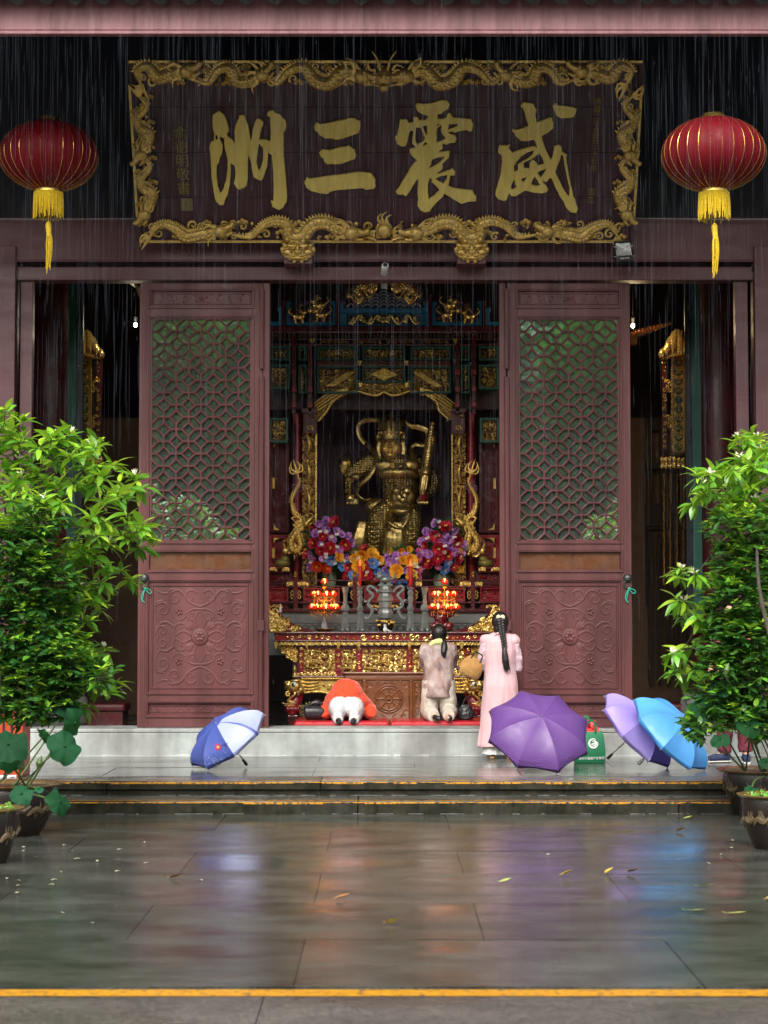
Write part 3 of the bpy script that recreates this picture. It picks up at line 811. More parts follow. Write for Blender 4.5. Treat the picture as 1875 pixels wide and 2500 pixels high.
def dragon(q, path, r, y=0.0, legs=True, k=9, mane=0.75, fins=True, whisk=True):
 """a carved dragon crawling along path (tail first) in the plane x, z; y is its height, negative outwards"""
 P = smoothpath([(p[0], y, p[1]) for p in path], k)
 n = len(P)
 R = []
 for i in range(n):
  t = i / (n - 1)
  R.append(r * min(1.0, 0.18 + 1.5 * t) * (1.0 if t < .8 else 1.0 - 1.1 * (t - .8)))
 q.tube(P, R, 9, flat=.75, fdir=Vector((0, 1, 0)))
 for i in range(3, n - 3):
  t = (P[min(i + 1, n - 1)] - P[i - 1]).normalized(); nn = Vector((-t.z, 0, t.x))
  if nn.z < 0: nn = -nn
  if fins:
   a, b = P[i] + nn * R[i] * .85 - t * r * .22, P[i] + nn * R[i] * .85 + t * r * .22
   c = P[i] + nn * (R[i] + r * .45) - t * r * .2
   q.add([a + Vector((0, -.15 * r, 0)), b + Vector((0, -.15 * r, 0)), c, a + Vector((0, .3 * r, 0)), b + Vector((0, .3 * r, 0))], [(0, 1, 2), (4, 3, 2), (0, 2, 3), (1, 4, 2)])
  if i % 2 == 0:  # raised rows of scales on the near side
   for s in (-.35, .25):
    q.ball(P[i] + nn * R[i] * s + Vector((0, -R[i] * .68, 0)), (R[i] * .34, R[i] * .16, R[i] * .30), 6, 4)
 h, t = P[-1], (P[-1] - P[-4]).normalized()
 a = atan2(t.z, t.x); nn = Vector((-t.z, 0, t.x))
 if nn.z < 0: nn = -nn
 o = Vector((0, -r * .5, 0))
 up = 1 if nn.z >= 0 and t.x >= 0 else -1
 q.ball(h + t * r * .5 + o, (r * 1.15, r * .9, r * 1.0), 10, 7)
 q.tube([h + t * r * .8 + nn * r * .25 + o, h + t * r * 1.9 + nn * r * .35 + o, h + t * r * 2.6 + nn * r * .65 + o], [r * .75, r * .5, r * .42], 8)
 q.ball(h + t * r * 2.55 + nn * r * .75 + o, r * .42, 8, 6)
 q.tube([h + t * r * .6 - nn * r * .5 + o, h + t * r * 1.5 - nn * r * .75 + o, h + t * r * 2.2 - nn * r * .55 + o], [r * .5, r * .34, r * .2], 7)
 q.ball(h + t * r * .95 + nn * r * .62 + o * 2, r * .30, 8, 6)
 for s in (.15, -.25):
  hp = h + nn * r * .8 + o
  q.tube(smoothpath([hp, hp - t * r * 1.1 + nn * r * (.6 + s), hp - t * r * 2.2 + nn * r * (.5 + s * 2)], 4), [r * .24 * (1 - j / 9) + .001 for j in range(9)], 6)
 for j in range(5):
  flame(q, (h - t * r * .3).x, (h - t * r * .3 + nn * r * (.7 - .36 * j)).z, y - r * .6, a + pi + .5 * up * (j - 2) * .42, r * 2.6 * mane, r * .30, .35 * (1 if j % 2 else -1))
 tp, td = P[0], (P[0] - P[3]).normalized(); ta = atan2(td.z, td.x)
 for j in range(5 if whisk else 3): flame(q, tp.x, tp.z, y, ta + (j - 2) * .42, r * (3.4 - .4 * abs(j - 2)) * mane, r * .34, .3 * (j - 2))
 if legs:
  for f in (.34, .72):
   i = int(f * n); p = P[i]; tt = (P[i + 1] - P[i - 1]).normalized(); dn = Vector((tt.z, 0, -tt.x))
   if dn.z > 0: dn = -dn
   kn = p + dn * r * 1.3 - tt * r * .8 + o; ft = kn + dn * r * .4 + tt * r * 1.6
   q.tube([p + o * .5, kn, ft], [r * .5, r * .36, r * .24], 7)
   for j in range(4):
    aa = atan2(tt.z, tt.x) + (j - 1.5) * .55
    flame(q, ft.x, ft.z, ft.y, aa, r * 1.0, r * .15, .4)
 if not whisk: return
 wp = h + t * r * 2.4 + nn * r * .5 + o * 1.6
 q.tube(smoothpath([wp, wp + t * r * .9 + nn * r * .9, wp + t * r * .2 + nn * r * 1.6, wp - t * r * 1.2 + nn * r * 1.7], 5), r * .09, 5)
 q.tube(smoothpath([wp, wp + t * r * .8 - nn * r * .9, wp + t * r * .2 - nn * r * 2.0], 5), r * .09, 5)
def scroll_field(q, x0, x1, z0, z1, y, r, seed, dense=1.0, figures=0):
 """a carved field: curls, leaves, knobs and little figures crowding a panel"""
 rg = random.Random(seed)
 w, h = x1 - x0, z1 - z0
 step = r * 5.2 / dense
 nx, nz = max(1, int(w / step)), max(1, int(h / step))
 for i in range(nx):
  for j in range(nz):
   x = x0 + (i + .5 + rg.uniform(-.25, .25)) * w / nx; z = z0 + (j + .5 + rg.uniform(-.25, .25)) * h / nz
   c = rg.random()
   rad = step * rg.uniform(.34, .52)
   rad = min(rad, x - x0 + r, x1 - x + r, z - z0 + r, z1 - z + r)
   yy = y - rg.uniform(0, r * 1.3)
   if c < .55:
    scroll(q, spiral(x, z, rad, rg.uniform(.9, 1.4), rg.uniform(0, 6.3), rg.choice((1, -1)), 12), yy, r * rg.uniform(.6, .9), flat=.8)
   elif c < .85:
    for a in range(rg.randint(2, 4)): leafpad(q, x, z, yy, rad * 1.3, rad * .7, rg.uniform(0, 6.3), h=r * .8)
   else:
    q.ball((x, yy, z), (rad * .5, r, rad * .5), 7, 5)
 for k in range(figures):
  x, z = x0 + w * (k + .5 + rg.uniform(-.2, .2)) / figures, z0 + h * rg.uniform(.25, .6)
  s = min(h * .36, r * 9)
  q.ball((x, y - r * 2.2, z + s * .55), s * .13, 7, 5)
  q.tube([(x - s * .1, y - r * 1.5, z - s * .35), (x, y - r * 2, z + s * .1), (x, y - r * 2, z + s * .42)], [s * .24, s * .17, s * .10], 7)
  q.tube([(x, y - r * 2, z + s * .3), (x + s * .3 * rg.choice((1, -1)), y - r * 2.4, z + s * rg.uniform(0, .5))], s * .06, 5)
# ==== the great plaque, leaning out from the beam
PB, PT = at(940, 588, 22.15), at(940, 152, 21.15)
PM = plane_matrix((0, PB.y, PB.z), (1, 0, 0), (0, PT.y - PB.y, PT.z - PB.z))
PI_ = PM.inverted()
PN = Vector((PM[0][1], PM[1][1], PM[2][1]))
def onplaque(u, v):
 """photo pixel -> (x, z) in the plaque's own plane"""
 c = Vector((0, 0, CAM_H)); dr = at(u, v, 20) - c
 t = (Vector((0, PB.y, PB.z)) - c).dot(PN) / dr.dot(PN)
 p = PI_ @ (c + dr * t)
 return p.x, p.z
plaque = thing('name_plaque', (0, PB.y, PB.z), 'large leaning maroon name plaque with four big gold brush characters and dragon border', 'plaque')
PANEL = M('plaque_lacquer', (0.044, 0.011, 0.020), 0.5, var=0.22, scale=2.2, bump=0.1, stretch=(3, 1, 0.4))
x0, z0 = onplaque(338, 589); x1, _ = onplaque(1545, 586); _, z1 = onplaque(940, 148)
PX0, PX1, PZ1 = x0, x1, z1
for k in range(4):  # the board is glued up from four wide planks
 q = MB(); a, b = z1 * k / 4, z1 * (k + 1) / 4
 q.box(x0 + .02, x1 - .02, 0.0, 0.06, a + .0015, b - .0015, mat=PM); q.build('board', PANEL, plaque, bevel=0.003)
def glyph(name, loops, ox, oy, label):
 s = 250 / 1659
 c = bpy.data.curves.new('stroke', 'CURVE'); c.dimensions = '2D'; c.fill_mode = 'BOTH'
 c.extrude = 0.012; c.bevel_depth = 0.007; c.bevel_resolution = 1; c.offset = -0.004
 rg = random.Random(len(loops) * 77)
 for lp in loops:
  pts = [onplaque(ox + p[0] * s, oy + p[1] * s) for p in lp]
  fine = []
  for i, p in enumerate(pts):  # ragged brush edge
   n = pts[(i + 1) % len(pts)]
   fine.append(p)
   d = sqrt((n[0] - p[0]) ** 2 + (n[1] - p[1]) ** 2)
   kk = int(d / 0.035)
   for j in range(1, kk + 1):
    t = j / (kk + 1)
    fine.append((p[0] + (n[0] - p[0]) * t + rg.uniform(-.0022, .0022), p[1] + (n[1] - p[1]) * t + rg.uniform(-.0022, .0022)))
  sp = c.splines.new('POLY'); sp.points.add(len(fine) - 1); sp.use_cyclic_u = True
  for k, p in enumerate(fine): sp.points[k].co = (p[0], p[1], 0, 1)
 o = bpy.data.objects.new('stroke', c); me = baked(o)
 bpy.data.objects.remove(o)
 me.transform(Matrix.Translation(-plaque.location) @ PM @ Matrix.Translation((0, -0.018, 0)) @ Matrix.Rotation(pi / 2, 4, 'X'))
 me.materials.clear(); me.materials.append(GOLDP)
 return put(name, me, plaque, label=label)
G1 = [[(370,190),(405,225),(450,262),(480,330),(500,400),(520,470),(525,525),(495,545),(490,580),(520,620),(570,650),(600,690),(615,735),(628,690),(625,560),(618,530),(635,430),(660,370),(690,310),(700,262),(775,258),(790,320),(830,410),(850,500),(865,620),(880,690),(900,600),(920,480),(950,380),(985,315),(1030,325),(1080,375),(1075,430),(1050,480),(1030,560),(1015,670),(1060,655),(1130,660),(1195,690),(1205,600),(1200,420),(1195,290),(1145,262),(1150,235),(1180,190),(1240,180),(1275,225),(1350,245),(1385,300),(1440,340),(1452,420),(1440,490),(1405,545),(1410,700),(1415,950),(1430,1100),(1450,1350),(1465,1560),(1455,1670),(1420,1710),(1400,1760),(1340,1795),(1290,1770),(1235,1745),(1210,1650),(1245,1660),(1250,1560),(1255,1400),(1240,1100),(1225,900),(1180,880),(1150,850),(1155,900),(1145,1080),(1110,1180),(1080,1270),(1045,1320),(1000,1300),(930,1260),(905,1150),(890,1040),(850,910),(835,940),(830,1080),(828,1300),(810,1400),(770,1440),(730,1440),(715,1465),(670,1455),(630,1400),(610,1360),(630,1300),(635,1200),(620,1075),(550,1030),(555,1150),(545,1300),(535,1400),(500,1550),(460,1640),(440,1710),(385,1715),(320,1660),(300,1600),(275,1450),(255,1300),(235,1000),(225,850),(210,800),(240,690),(285,680),(290,600),(295,560),(270,470),(265,330),(270,260),(320,225)],
 [(410,880),(375,960),(365,1020),(325,1080),(325,1250),(345,1420),(385,1540),(440,1460),(490,1290),(505,1150),(510,1000),(485,870),(465,800),(455,690),(460,640),(390,600),(375,625),(390,680),(425,760)],
 [(325,565),(345,600),(348,655),(315,665),(302,620)],
 [(1010,710),(1080,790),(1085,900),(1075,1020),(1030,1140),(1000,1150),(970,1020),(975,930),(990,850)]]
G2 = [[(250,455),(270,400),(290,375),(340,410),(450,395),(650,350),(850,305),(910,310),(950,345),(993,350),(990,470),(968,540),(900,570),(800,605),(700,640),(600,655),(530,635),(430,635),(330,575),(310,530),(265,510)],
 [(330,875),(380,815),(480,830),(660,785),(790,765),(810,748),(850,790),(905,820),(908,880),(930,910),(900,970),(820,995),(680,1050),(560,1050),(450,1050),(410,1010),(405,970),(360,935)],
 [(88,1350),(130,1270),(180,1295),(400,1260),(700,1220),(900,1190),(1000,1185),(1160,1200),(1215,1270),(1235,1310),(1225,1370),(1240,1410),(1215,1450),(1090,1465),(1040,1440),(800,1455),(600,1475),(510,1495),(455,1535),(360,1525),(200,1485),(120,1430)]]
G3 = [[(495,170),(530,135),(620,150),(780,130),(920,85),(1000,95),(1045,150),(1020,225),(930,280),(910,305),(850,310),(850,390),(950,385),(1000,360),(1015,300),(1050,295),(1090,350),(1110,370),(1250,380),(1385,390),(1425,480),(1405,580),(1360,590),(1320,560),(1200,585),(1130,608),(1100,590),(1020,598),(1030,620),(1080,640),(1130,650),(1155,710),(1130,770),(1060,775),(990,800),(965,785),(920,800),(935,855),(890,890),(870,915),(850,935),(1045,905),(1040,960),(1025,1020),(960,1075),(915,1130),(935,1165),(920,1200),(870,1240),(830,1275),(900,1265),(1060,1210),(1090,1190),(1130,1240),(1125,1300),(1055,1300),(1040,1380),(1020,1470),(1100,1510),(1250,1530),(1410,1545),(1440,1610),(1475,1640),(1470,1715),(1330,1730),(1240,1760),(1130,1700),(960,1590),(920,1660),(830,1740),(750,1830),(720,1885),(650,1900),(580,1870),(530,1790),(540,1700),(530,1550),(540,1360),(510,1370),(460,1450),(400,1560),(340,1635),(290,1605),(250,1615),(200,1605),(180,1560),(230,1500),(330,1330),(450,1130),(520,1060),(480,1020),(430,980),(400,930),(405,870),(500,860),(480,820),(440,790),(445,700),(460,620),(460,575),(410,575),(385,620),(365,740),(330,825),(270,830),(200,790),(165,690),(200,640),(230,520),(245,400),(340,390),(385,450),(460,440),(465,360),(510,355),(540,375),(540,410),(640,410),(690,380),(700,330),(620,315),(560,280),(520,250)],
 [(500,530),(570,520),(620,620),(650,700),(620,755),(520,800),(490,740),(490,620)],
 [(600,505),(685,490),(690,620),(680,660),(645,610)], [(595,828),(650,755),(680,780),(712,790),(650,818)],
 [(838,540),(915,480),(912,590),(935,640),(985,700),(900,750),(828,772),(832,600)], [(838,475),(905,465),(840,520)], [(1010,565),(1040,465),(1180,470),(1185,500),(1100,535)],
 [(760,1045),(850,1010),(960,990),(955,1020),(880,1100),(800,1150),(695,1200),(740,1120)],
 [(805,1355),(900,1310),(1010,1290),(1010,1350),(950,1435),(870,1400)],
 [(725,1340),(770,1372),(755,1410),(830,1470),(885,1540),(800,1630),(710,1690),(690,1580),(690,1450),(710,1380)]]
G4 = [[(605,185),(650,120),(740,130),(810,145),(835,210),(855,240),(835,320),(860,450),(960,410),(1080,365),(1115,375),(1105,420),(1130,440),(1125,540),(1040,610),(940,665),(960,760),(1000,870),(1060,1000),(1095,1060),(1130,960),(1150,850),(1145,835),(1210,800),(1260,840),(1270,920),(1300,940),(1350,970),(1335,1000),(1345,1100),(1390,1350),(1430,1530),(1455,1660),(1480,1690),(1500,1780),(1525,1840),(1500,1905),(1410,1895),(1340,1820),(1310,1740),(1240,1640),(1170,1500),(1100,1340),(1060,1350),(1020,1410),(945,1385),(965,1420),(1020,1480),(1045,1530),(1020,1570),(940,1590),(800,1575),(670,1545),(600,1590),(520,1640),(450,1635),(430,1580),(400,1620),(370,1700),(330,1712),(240,1685),(200,1630),(200,1570),(240,1430),(280,1290),(300,1120),(300,980),(245,935),(240,890),(265,815),(400,820),(435,800),(400,860),(460,935),(500,925),(620,880),(780,840),(830,835),(872,868),(850,770),(820,720),(700,745),(610,740),(520,660),(500,610),(465,585),(480,550),(540,565),(650,540),(730,500),(700,400),(670,280),(640,205)],
 [(1125,190),(1150,135),(1190,145),(1200,170),(1330,180),(1450,200),(1505,220),(1490,290),(1465,350),(1400,365),(1250,375),(1180,320),(1140,240)],
 [(815,892),(700,930),(600,1000),(530,1080),(490,1150),(500,1250),(565,1215),(560,1130),(620,1088),(720,1035),(800,960)],
 [(905,935),(805,1010),(720,1055),(640,1095),(650,1190),(750,1195),(760,1090),(795,1055),(865,1110),(870,1150),(985,1120),(960,1020)],
 [(1250,975),(1290,965),(1310,1100),(1350,1300),(1400,1520),(1395,1620),(1375,1650),(1310,1560),(1230,1400),(1160,1250),(1200,1130),(1240,1050)],
 [(870,1250),(1030,1180),(1000,1240),(930,1340),(890,1300)], [(830,1310),(925,1462),(860,1478),(760,1458),(790,1380)],
 [(620,1340),(720,1315),(690,1370),(640,1420),(610,1380)], [(490,1375),(520,1390),(510,1430),(545,1490),(480,1535),(437,1512),(460,1430)]]
glyph('character', G1, 480, 240, 'gold brush character at the left end of the plaque')
glyph('character', G2, 730, 240, 'gold brush character made of three separate bars')
glyph('character', G3, 940, 230, 'gold brush character second from the right')
glyph('character', G4, 1180, 230, 'gold brush character at the right end of the plaque')
INK = M('old_gold_ink', (0.22, 0.17, 0.035), 0.5, metal=0.2)
def vtext(s, u, v0, v1, size, u1=None):
 n = len(s)
 for k, ch in enumerate(s):
  t = k / max(1, n - 1)
  x, z = onplaque(lerp(u, u1 or u, t), lerp(v0, v1, t))
  put_text('inscription', ch, size, INK, plaque, PM @ Matrix.Translation((x, -0.006, z)))
vtext('俞德明敬書', 441, 327, 461, 0.155, 449)
vtext('佛曆二千五百三十七年', 1459, 249, 412, 0.085, 1449)
vtext('吉立', 1444, 468, 488, 0.095, 1442)
sx_, sz_ = onplaque(456, 499)
q = MB(); q.box(sx_ - .066, sx_ + .066, -.010, .002, sz_ - .072, sz_ + .072, mat=PM)
q.build('seal_stamp', M('grey_gold_seal', (0.16, 0.15, 0.10), 0.6, var=.5, scale=60), plaque, bevel=.003)
q = MB()
for k in range(4):
 cx_, cz_ = sx_ + (-.032 if k % 2 else .032), sz_ + (.035 if k < 2 else -.035)
 rg = random.Random(k + 3)
 for j in range(4): q.box(cx_ - .024, cx_ + .024, -.014, -.009, cz_ - .026 + j * .016, cz_ - .020 + j * .016, mat=PM)
 for j in range(2): q.box(cx_ - .016 + j * .026, cx_ - .011 + j * .026, -.015, -.009, cz_ - .026, cz_ + .028, mat=PM)
q.build('seal_carving', INK, plaque, kind='stuff')
# the dragon border, carved in openwork on a backing strip
FW = 0.27
def border(parts, back):
 q = MB()
 for b in back: q.box(b[0], b[1], -0.022, 0.0, b[2], b[3], mat=PM)
 q.build('border_backing', PANEL, plaque, bevel=0.004)
 w = MB(); parts(w)
 z = MB(); z.join(w, PM)
 z.build('dragon_border', GOLD2, plaque, smooth=True, kind='stuff', angle=60)
def run(w, xs, zc, a, r, y, s):
 """a dragon weaving along a rail: xs from tail to head"""
 n = 7
 pts = [(lerp(xs[0], xs[1], k / (n - 1)), zc + a * sin(k * 1.55 + .4) * (0.5 if k in (0, n - 1) else 1)) for k in range(n)]
 dragon(w, pts, r, y, k=8, legs=False, whisk=False)
HX = PX1
def bottom(w):
 zc = 0.135
 for s in (-1, 1):
  dragon(w, [(s * 2.62, .06), (s * 2.50, .20), (s * 2.34, .16), (s * 2.22, .06), (s * 2.08, .08), (s * 1.86, .13)], .073, -.05, k=8, legs=False, whisk=False)
  dragon(w, [(s * 1.48, .12), (s * 1.20, .07), (s * 1.02, .17), (s * .90, .25), (s * .76, .22), (s * .74, .08), (s * .62, .05), (s * .48, .08), (s * .36, .20), (s * .20, .24), (s * .02, .18)][:0] or
               [(s * 1.72, .10), (s * 1.50, .06), (s * 1.36, .18), (s * 1.22, .24), (s * 1.08, .20), (s * 1.06, .07), (s * .92, .06), (s * .80, .20), (s * .66, .23), (s * .52, .16), (s * .40, .13)], .082, -.06, k=6, legs=False, whisk=False)
  for cx_, cz_, sc in ((2.70, .2, .05), (2.66, .05, .05), (1.98, .21, .05), (1.58, .22, .055), (.95, .20, .06), (1.16, .10, .045), (.60, .05, .05), (.30, .06, .05), (2.30, .05, .045), (1.80, .04, .04)):
   cloud(w, s * cx_, cz_, -.02, sc * 1.35)
 scroll_field(w, -2.68, 2.70, .015, .25, -.008, .020, 5, .9)
 w.ball((0, -.07, .14), (.085, .06, .085), 14, 9); w.lathe([(.10, 0), (.10, .02), (.085, .03)], n=18, mat=Matrix.Translation((0, -.02, .14)) @ Matrix.Rotation(pi / 2, 4, 'X'))
 for k in range(3): flame(w, (k - 1) * .035, .22, -.05, pi / 2 + (1 - k) * .22, .12 + .03 * (k == 1), .022, .4)
 for s in (-1, 1):
  w.tube(smoothpath([(s * .09, -.03, .02), (s * .2, -.04, .06), (s * .3, -.03, .02)], 5), [.03] * 11, 6)
  for k in range(3): flame(w, s * .1, .06 + .03 * k, -.04, (0 if s > 0 else pi) + s * (k * .3), .12, .02)
 w.box(-2.72, 2.74, -.035, 0, -.012, .016)
def top(w):
 zc = PZ1 - .15
 for s in (-1, 1):
  dragon(w, [(s * 1.30, zc + .02), (s * 1.16, zc - .08), (s * 1.02, zc + .05), (s * .86, zc + .09), (s * .74, zc - .05), (s * .58, zc - .08), (s * .44, zc + .05), (s * .28, zc + .02)], .082, -.06, k=7, legs=False, whisk=False)
  dragon(w, [(s * 2.05, zc - .04), (s * 1.90, zc - .08), (s * 1.78, zc + .06), (s * 1.66, zc + .08), (s * 1.60, zc - .05), (s * 1.46, zc - .06), (s * 1.34, zc + .0)], .073, -.06, k=7, legs=False, whisk=False)
  dragon(w, [(s * 2.62, zc - .10), (s * 2.66, zc + .04), (s * 2.54, zc + .10), (s * 2.44, zc - .02), (s * 2.30, zc + .02), (s * 2.16, zc + .05)], .079, -.05, k=7, legs=False, whisk=False)
  for cx_, cz_, sc in ((2.40, .09, .05), (2.06, .09, .05), (1.92, .05, .06), (1.50, .08, .06), (1.70, -.09, .05), (1.18, .08, .055), (.92, -.08, .05), (.62, .08, .055), (.38, -.09, .05), (2.2, -.09, .045)):
   cloud(w, s * cx_, zc + cz_, -.02, sc * 1.35)
 scroll_field(w, -2.68, 2.70, zc - .12, zc + .13, -.008, .020, 6, .9)
 w.ball((0, -.11, zc - .02), (.10, .09, .12), 12, 8); w.ball((0, -.19, zc - .09), (.06, .06, .05), 10, 7)
 for s in (-1, 1):
  w.ball((s * .045, -.19, zc + .02), .026, 8, 6)
  w.tube(smoothpath([(s * .04, -.13, zc + .08), (s * .07, -.15, zc + .20), (s * .13, -.2, zc + .30)], 5), [.018 * (1 - j / 12) + .003 for j in range(11)], 6)
  w.tube(smoothpath([(s * .04, -.2, zc - .08), (s * .16, -.2, zc - .04), (s * .22, -.2, zc + .08)], 5), .007, 5)
  for k in range(4): flame(w, s * .09, zc - .04 + k * .035, -.1, (0 if s > 0 else pi) + s * (k - 1) * .3, .13, .02)
 w.box(PX0 + .01, PX1 - .01, -.03, 0, PZ1 - .02, PZ1 + .008)
def side(s):
 def f(w):
  e = (PX1 if s > 0 else -PX0) - .13
  scroll_field(w, *sorted((s * (e - .11), s * (e + .12))), .3, PZ1 - .3, -.008, .020, 7, .9)
  for zb, m in ((.38, 1), (1.06, 1)):
   dragon(w, [(s * (e + .03), zb + .60), (s * (e - .05), zb + .48), (s * (e + .05), zb + .36), (s * (e + .04), zb + .26), (s * (e - .06), zb + .18), (s * (e - .02), zb + .06), (s * (e + .02), zb - .02)], .066, -.05, k=7, legs=False, whisk=False)
   for dz in (.05, .3, .42, .58): cloud(w, s * (e + (.08 if dz in (.05, .42) else -.08)), zb + dz, -.02, .06)
  w.box(s * (e + .125) - .014, s * (e + .125) + .014, -.03, 0, .28, PZ1 - .28)
 return f
border(bottom, [(PX0, PX1, 0.0, .03)])
border(top, [(PX0, PX1, PZ1 - .05, PZ1)])
border(side(-1), [(PX0, PX0 + .04, .03, PZ1 - .05)])
border(side(1), [(PX1 - .04, PX1, .03, PZ1 - .05)])
# lion-mask brackets under the plaque
def lion_bracket(u0, u1, label):
 a, b = at(u0, 586, 22.05), at(u1, 637, 22.05)
 w, h = b.x - a.x, a.z - b.z
 cx, cz, y = (a.x + b.x) / 2, (a.z + b.z) / 2, 22.12
 root = thing('lion_bracket', (cx, y, b.z), label, 'bracket', 'gilded lion-mask brackets under the plaque')
 q = MB(); q.box(cx - w * .40, cx + w * .40, y + .01, 22.42, b.z - .02, a.z - .03); q.build('bracket_block', BEAM, root, bevel=.01)
 q = MB()
 def B(x, z, y_, rx, ry, rz): q.ball((cx + x * w, y + y_, cz + z * h), (rx * w, ry, rz * h), 14, 10)
 B(0, .02, 0, .42, .06, .46); B(0, -.18, -.01, .40, .06, .28); B(0, .33, -.03, .30, .05, .16)
 for s in (-1, 1):
  B(s * .17, .22, -.075, .14, .022, .10); B(s * .13, .08, -.085, .05, .025, .075); B(s * .28, -.06, -.05, .14, .04, .15)
  B(s * .07, -.10, -.11, .055, .03, .075); B(s * .30, .0, -.07, .05, .02, .06)
  q.tube([(cx + s * .44 * w, y - .02, cz + .42 * h), (cx + s * .36 * w, y - .04, cz + .26 * h), (cx + s * .30 * w, y - .04, cz + .20 * h)], [.012, .03, .02], 8)
  q.tube(smoothpath([(cx, y - .085, cz - .24 * h), (cx + s * .16 * w, y - .085, cz - .22 * h), (cx + s * .28 * w, y - .07, cz - .10 * h)], 5), .011, 7)
  for k in range(6): q.ball((cx + s * w * (.44 - .045 * k * k * .3), y - .02, cz + h * (.12 - .12 * k)), .024, 8, 6)
 B(0, .1, -.09, .05, .03, .22); B(0, -.12, -.105, .075, .035, .09); B(0, -.36, -.06, .22, .03, .07)
 put_blob('lion_face', q, GOLD2, root, 0.0065, 3)
lion_bracket(683, 771, 'gilded lion-face bracket under the plaque, left of the security camera')
lion_bracket(1108, 1196, 'gilded lion-face bracket under the plaque, right of the security camera')
# ==== fittings on the beam
p = at(1524, 612, 22.0)
fl = thing('floodlight', (p.x, 22.1, p.z), 'black floodlight with silver reflector hanging off the lower right corner of the plaque', 'floodlight')
FM = Matrix.Translation((p.x, 22.05, p.z)) @ Matrix.Rotation(radians(-4), 4, 'Y') @ Matrix.Rotation(radians(-14), 4, 'X')
q = MB(); w, h = .098, .122
q.box(-w, w, .0, .07, -h, h, mat=FM); q.box(-w, w, -.012, .0, h - .022, h, mat=FM); q.box(-w, w, -.012, .0, -h, -h + .07, mat=FM)
q.box(-w, -w + .014, -.012, 0, -h + .07, h - .022, mat=FM); q.box(w - .014, w, -.012, 0, -h + .07, h - .022, mat=FM)
q.build('housing', BLACK, fl, bevel=.004)
q = MB(); frame_rings(q, -w + .014, w - .014, -h + .07, h - .022, [(0, -.004), (.055, -.0005)]); z = MB(); z.join(q, FM)
z.build('reflector', M('silver_reflector', (0.75, 0.80, 0.80), 0.25, metal=0.6, var=.04), fl)
for sx in (-1, 1):
 for zz in (.055, -.065):
  q = MB(); q.box(sx * w - .012, sx * w + .012, -.016, -.006, zz - .006, zz + .006, mat=FM); q.build('clip', M('steel', (.6, .6, .6), .3, metal=.9), fl)
q = MB(); q.box(-w - .02, -w - .012, .02, .14, -.02, .02, mat=FM); q.box(w + .012, w + .02, .02, .14, -.02, .02, mat=FM); q.box(-w - .02, w + .02, .13, .14, -.02, .02, mat=FM)
q.tube(smoothpath([(w * .6, .08, h), (w + .06, .08, h + .10), (w + .03, .06, h + .2), (w + .0, .1, h + .28)], 6), .005, 5, mat=FM)
q.build('bracket', BLACK, fl)
q = MB(); q.box(-.05, .0, -.0135, -.012, -h + .028, -h + .042, mat=FM); q.box(.006, .055, -.0135, -.012, -h + .030, -h + .040, mat=FM)
q.build('print_mark', M('pale_print', (.4, .4, .4), .5, var=.5, scale=300), fl)
p = at(939, 652, 22.0)
sc_ = thing('security_camera', (p.x, 22.42, p.z), 'small white security camera hanging from the middle of the beam', 'camera')
WHT = M('white_plastic', (0.62, 0.64, 0.63), 0.35, var=.05)
CM = Matrix.Translation((p.x, 22.05, p.z - .01)) @ Matrix.Rotation(radians(12), 4, 'Y') @ Matrix.Rotation(radians(68), 4, 'X')
q = MB(); q.lathe([(.034, -.10), (.040, -.09), (.040, .06), (.032, .08), (0, .08)], n=18, mat=CM); q.build('body', WHT, sc_, smooth=True)
q = MB(); q.lathe([(.026, .079), (.022, .092), (.0, .094)], n=16, mat=CM); q.build('lens', BLACK, sc_, smooth=True)
q = MB(); q.tube([(p.x + .01, 22.1, p.z + .03), (p.x + .015, 22.3, p.z + .085), (p.x + .015, 22.41, p.z + .085)], .011, 8); q.lathe([(.035, 0), (.03, .02)], n=14, mat=Matrix.Translation((p.x + .015, 22.40, p.z + .085)) @ Matrix.Rotation(pi / 2, 4, 'X')); q.build('bracket', WHT, sc_, smooth=True)
p = at(1848, 656, 22.36)
ds = thing('dome_sensor', (p.x, 22.42, p.z), 'small black round sensor on the lintel at the right edge', 'sensor')
q = MB(); q.lathe([(.045, 0), (.045, .012), (.036, .03), (.018, .045), (0, .048)], n=18, mat=Matrix.Translation((p.x, 22.42, p.z)) @ Matrix.Rotation(pi / 2, 4, 'X')); q.build('dome', BLACK, ds, smooth=True)
WIRE = M('pale_wire', (0.30, 0.32, 0.32), 0.5)
for us, lab in (((-120, 344), 'thin pale cable strung from the left edge to the plaque'), ((1540, 2000), 'thin pale cable strung from the plaque to the right edge')):
 a, b = at(us[0], 533, 22.3), at(us[1], 534, 22.3)
 q = MB(); q.tube([a, (a + b) / 2 - Vector((0, 0, .008)), b], .0055, 6)
 tag(q.build('cable', WIRE, None, smooth=True), lab, 'cable', 'cables strung beside the plaque')
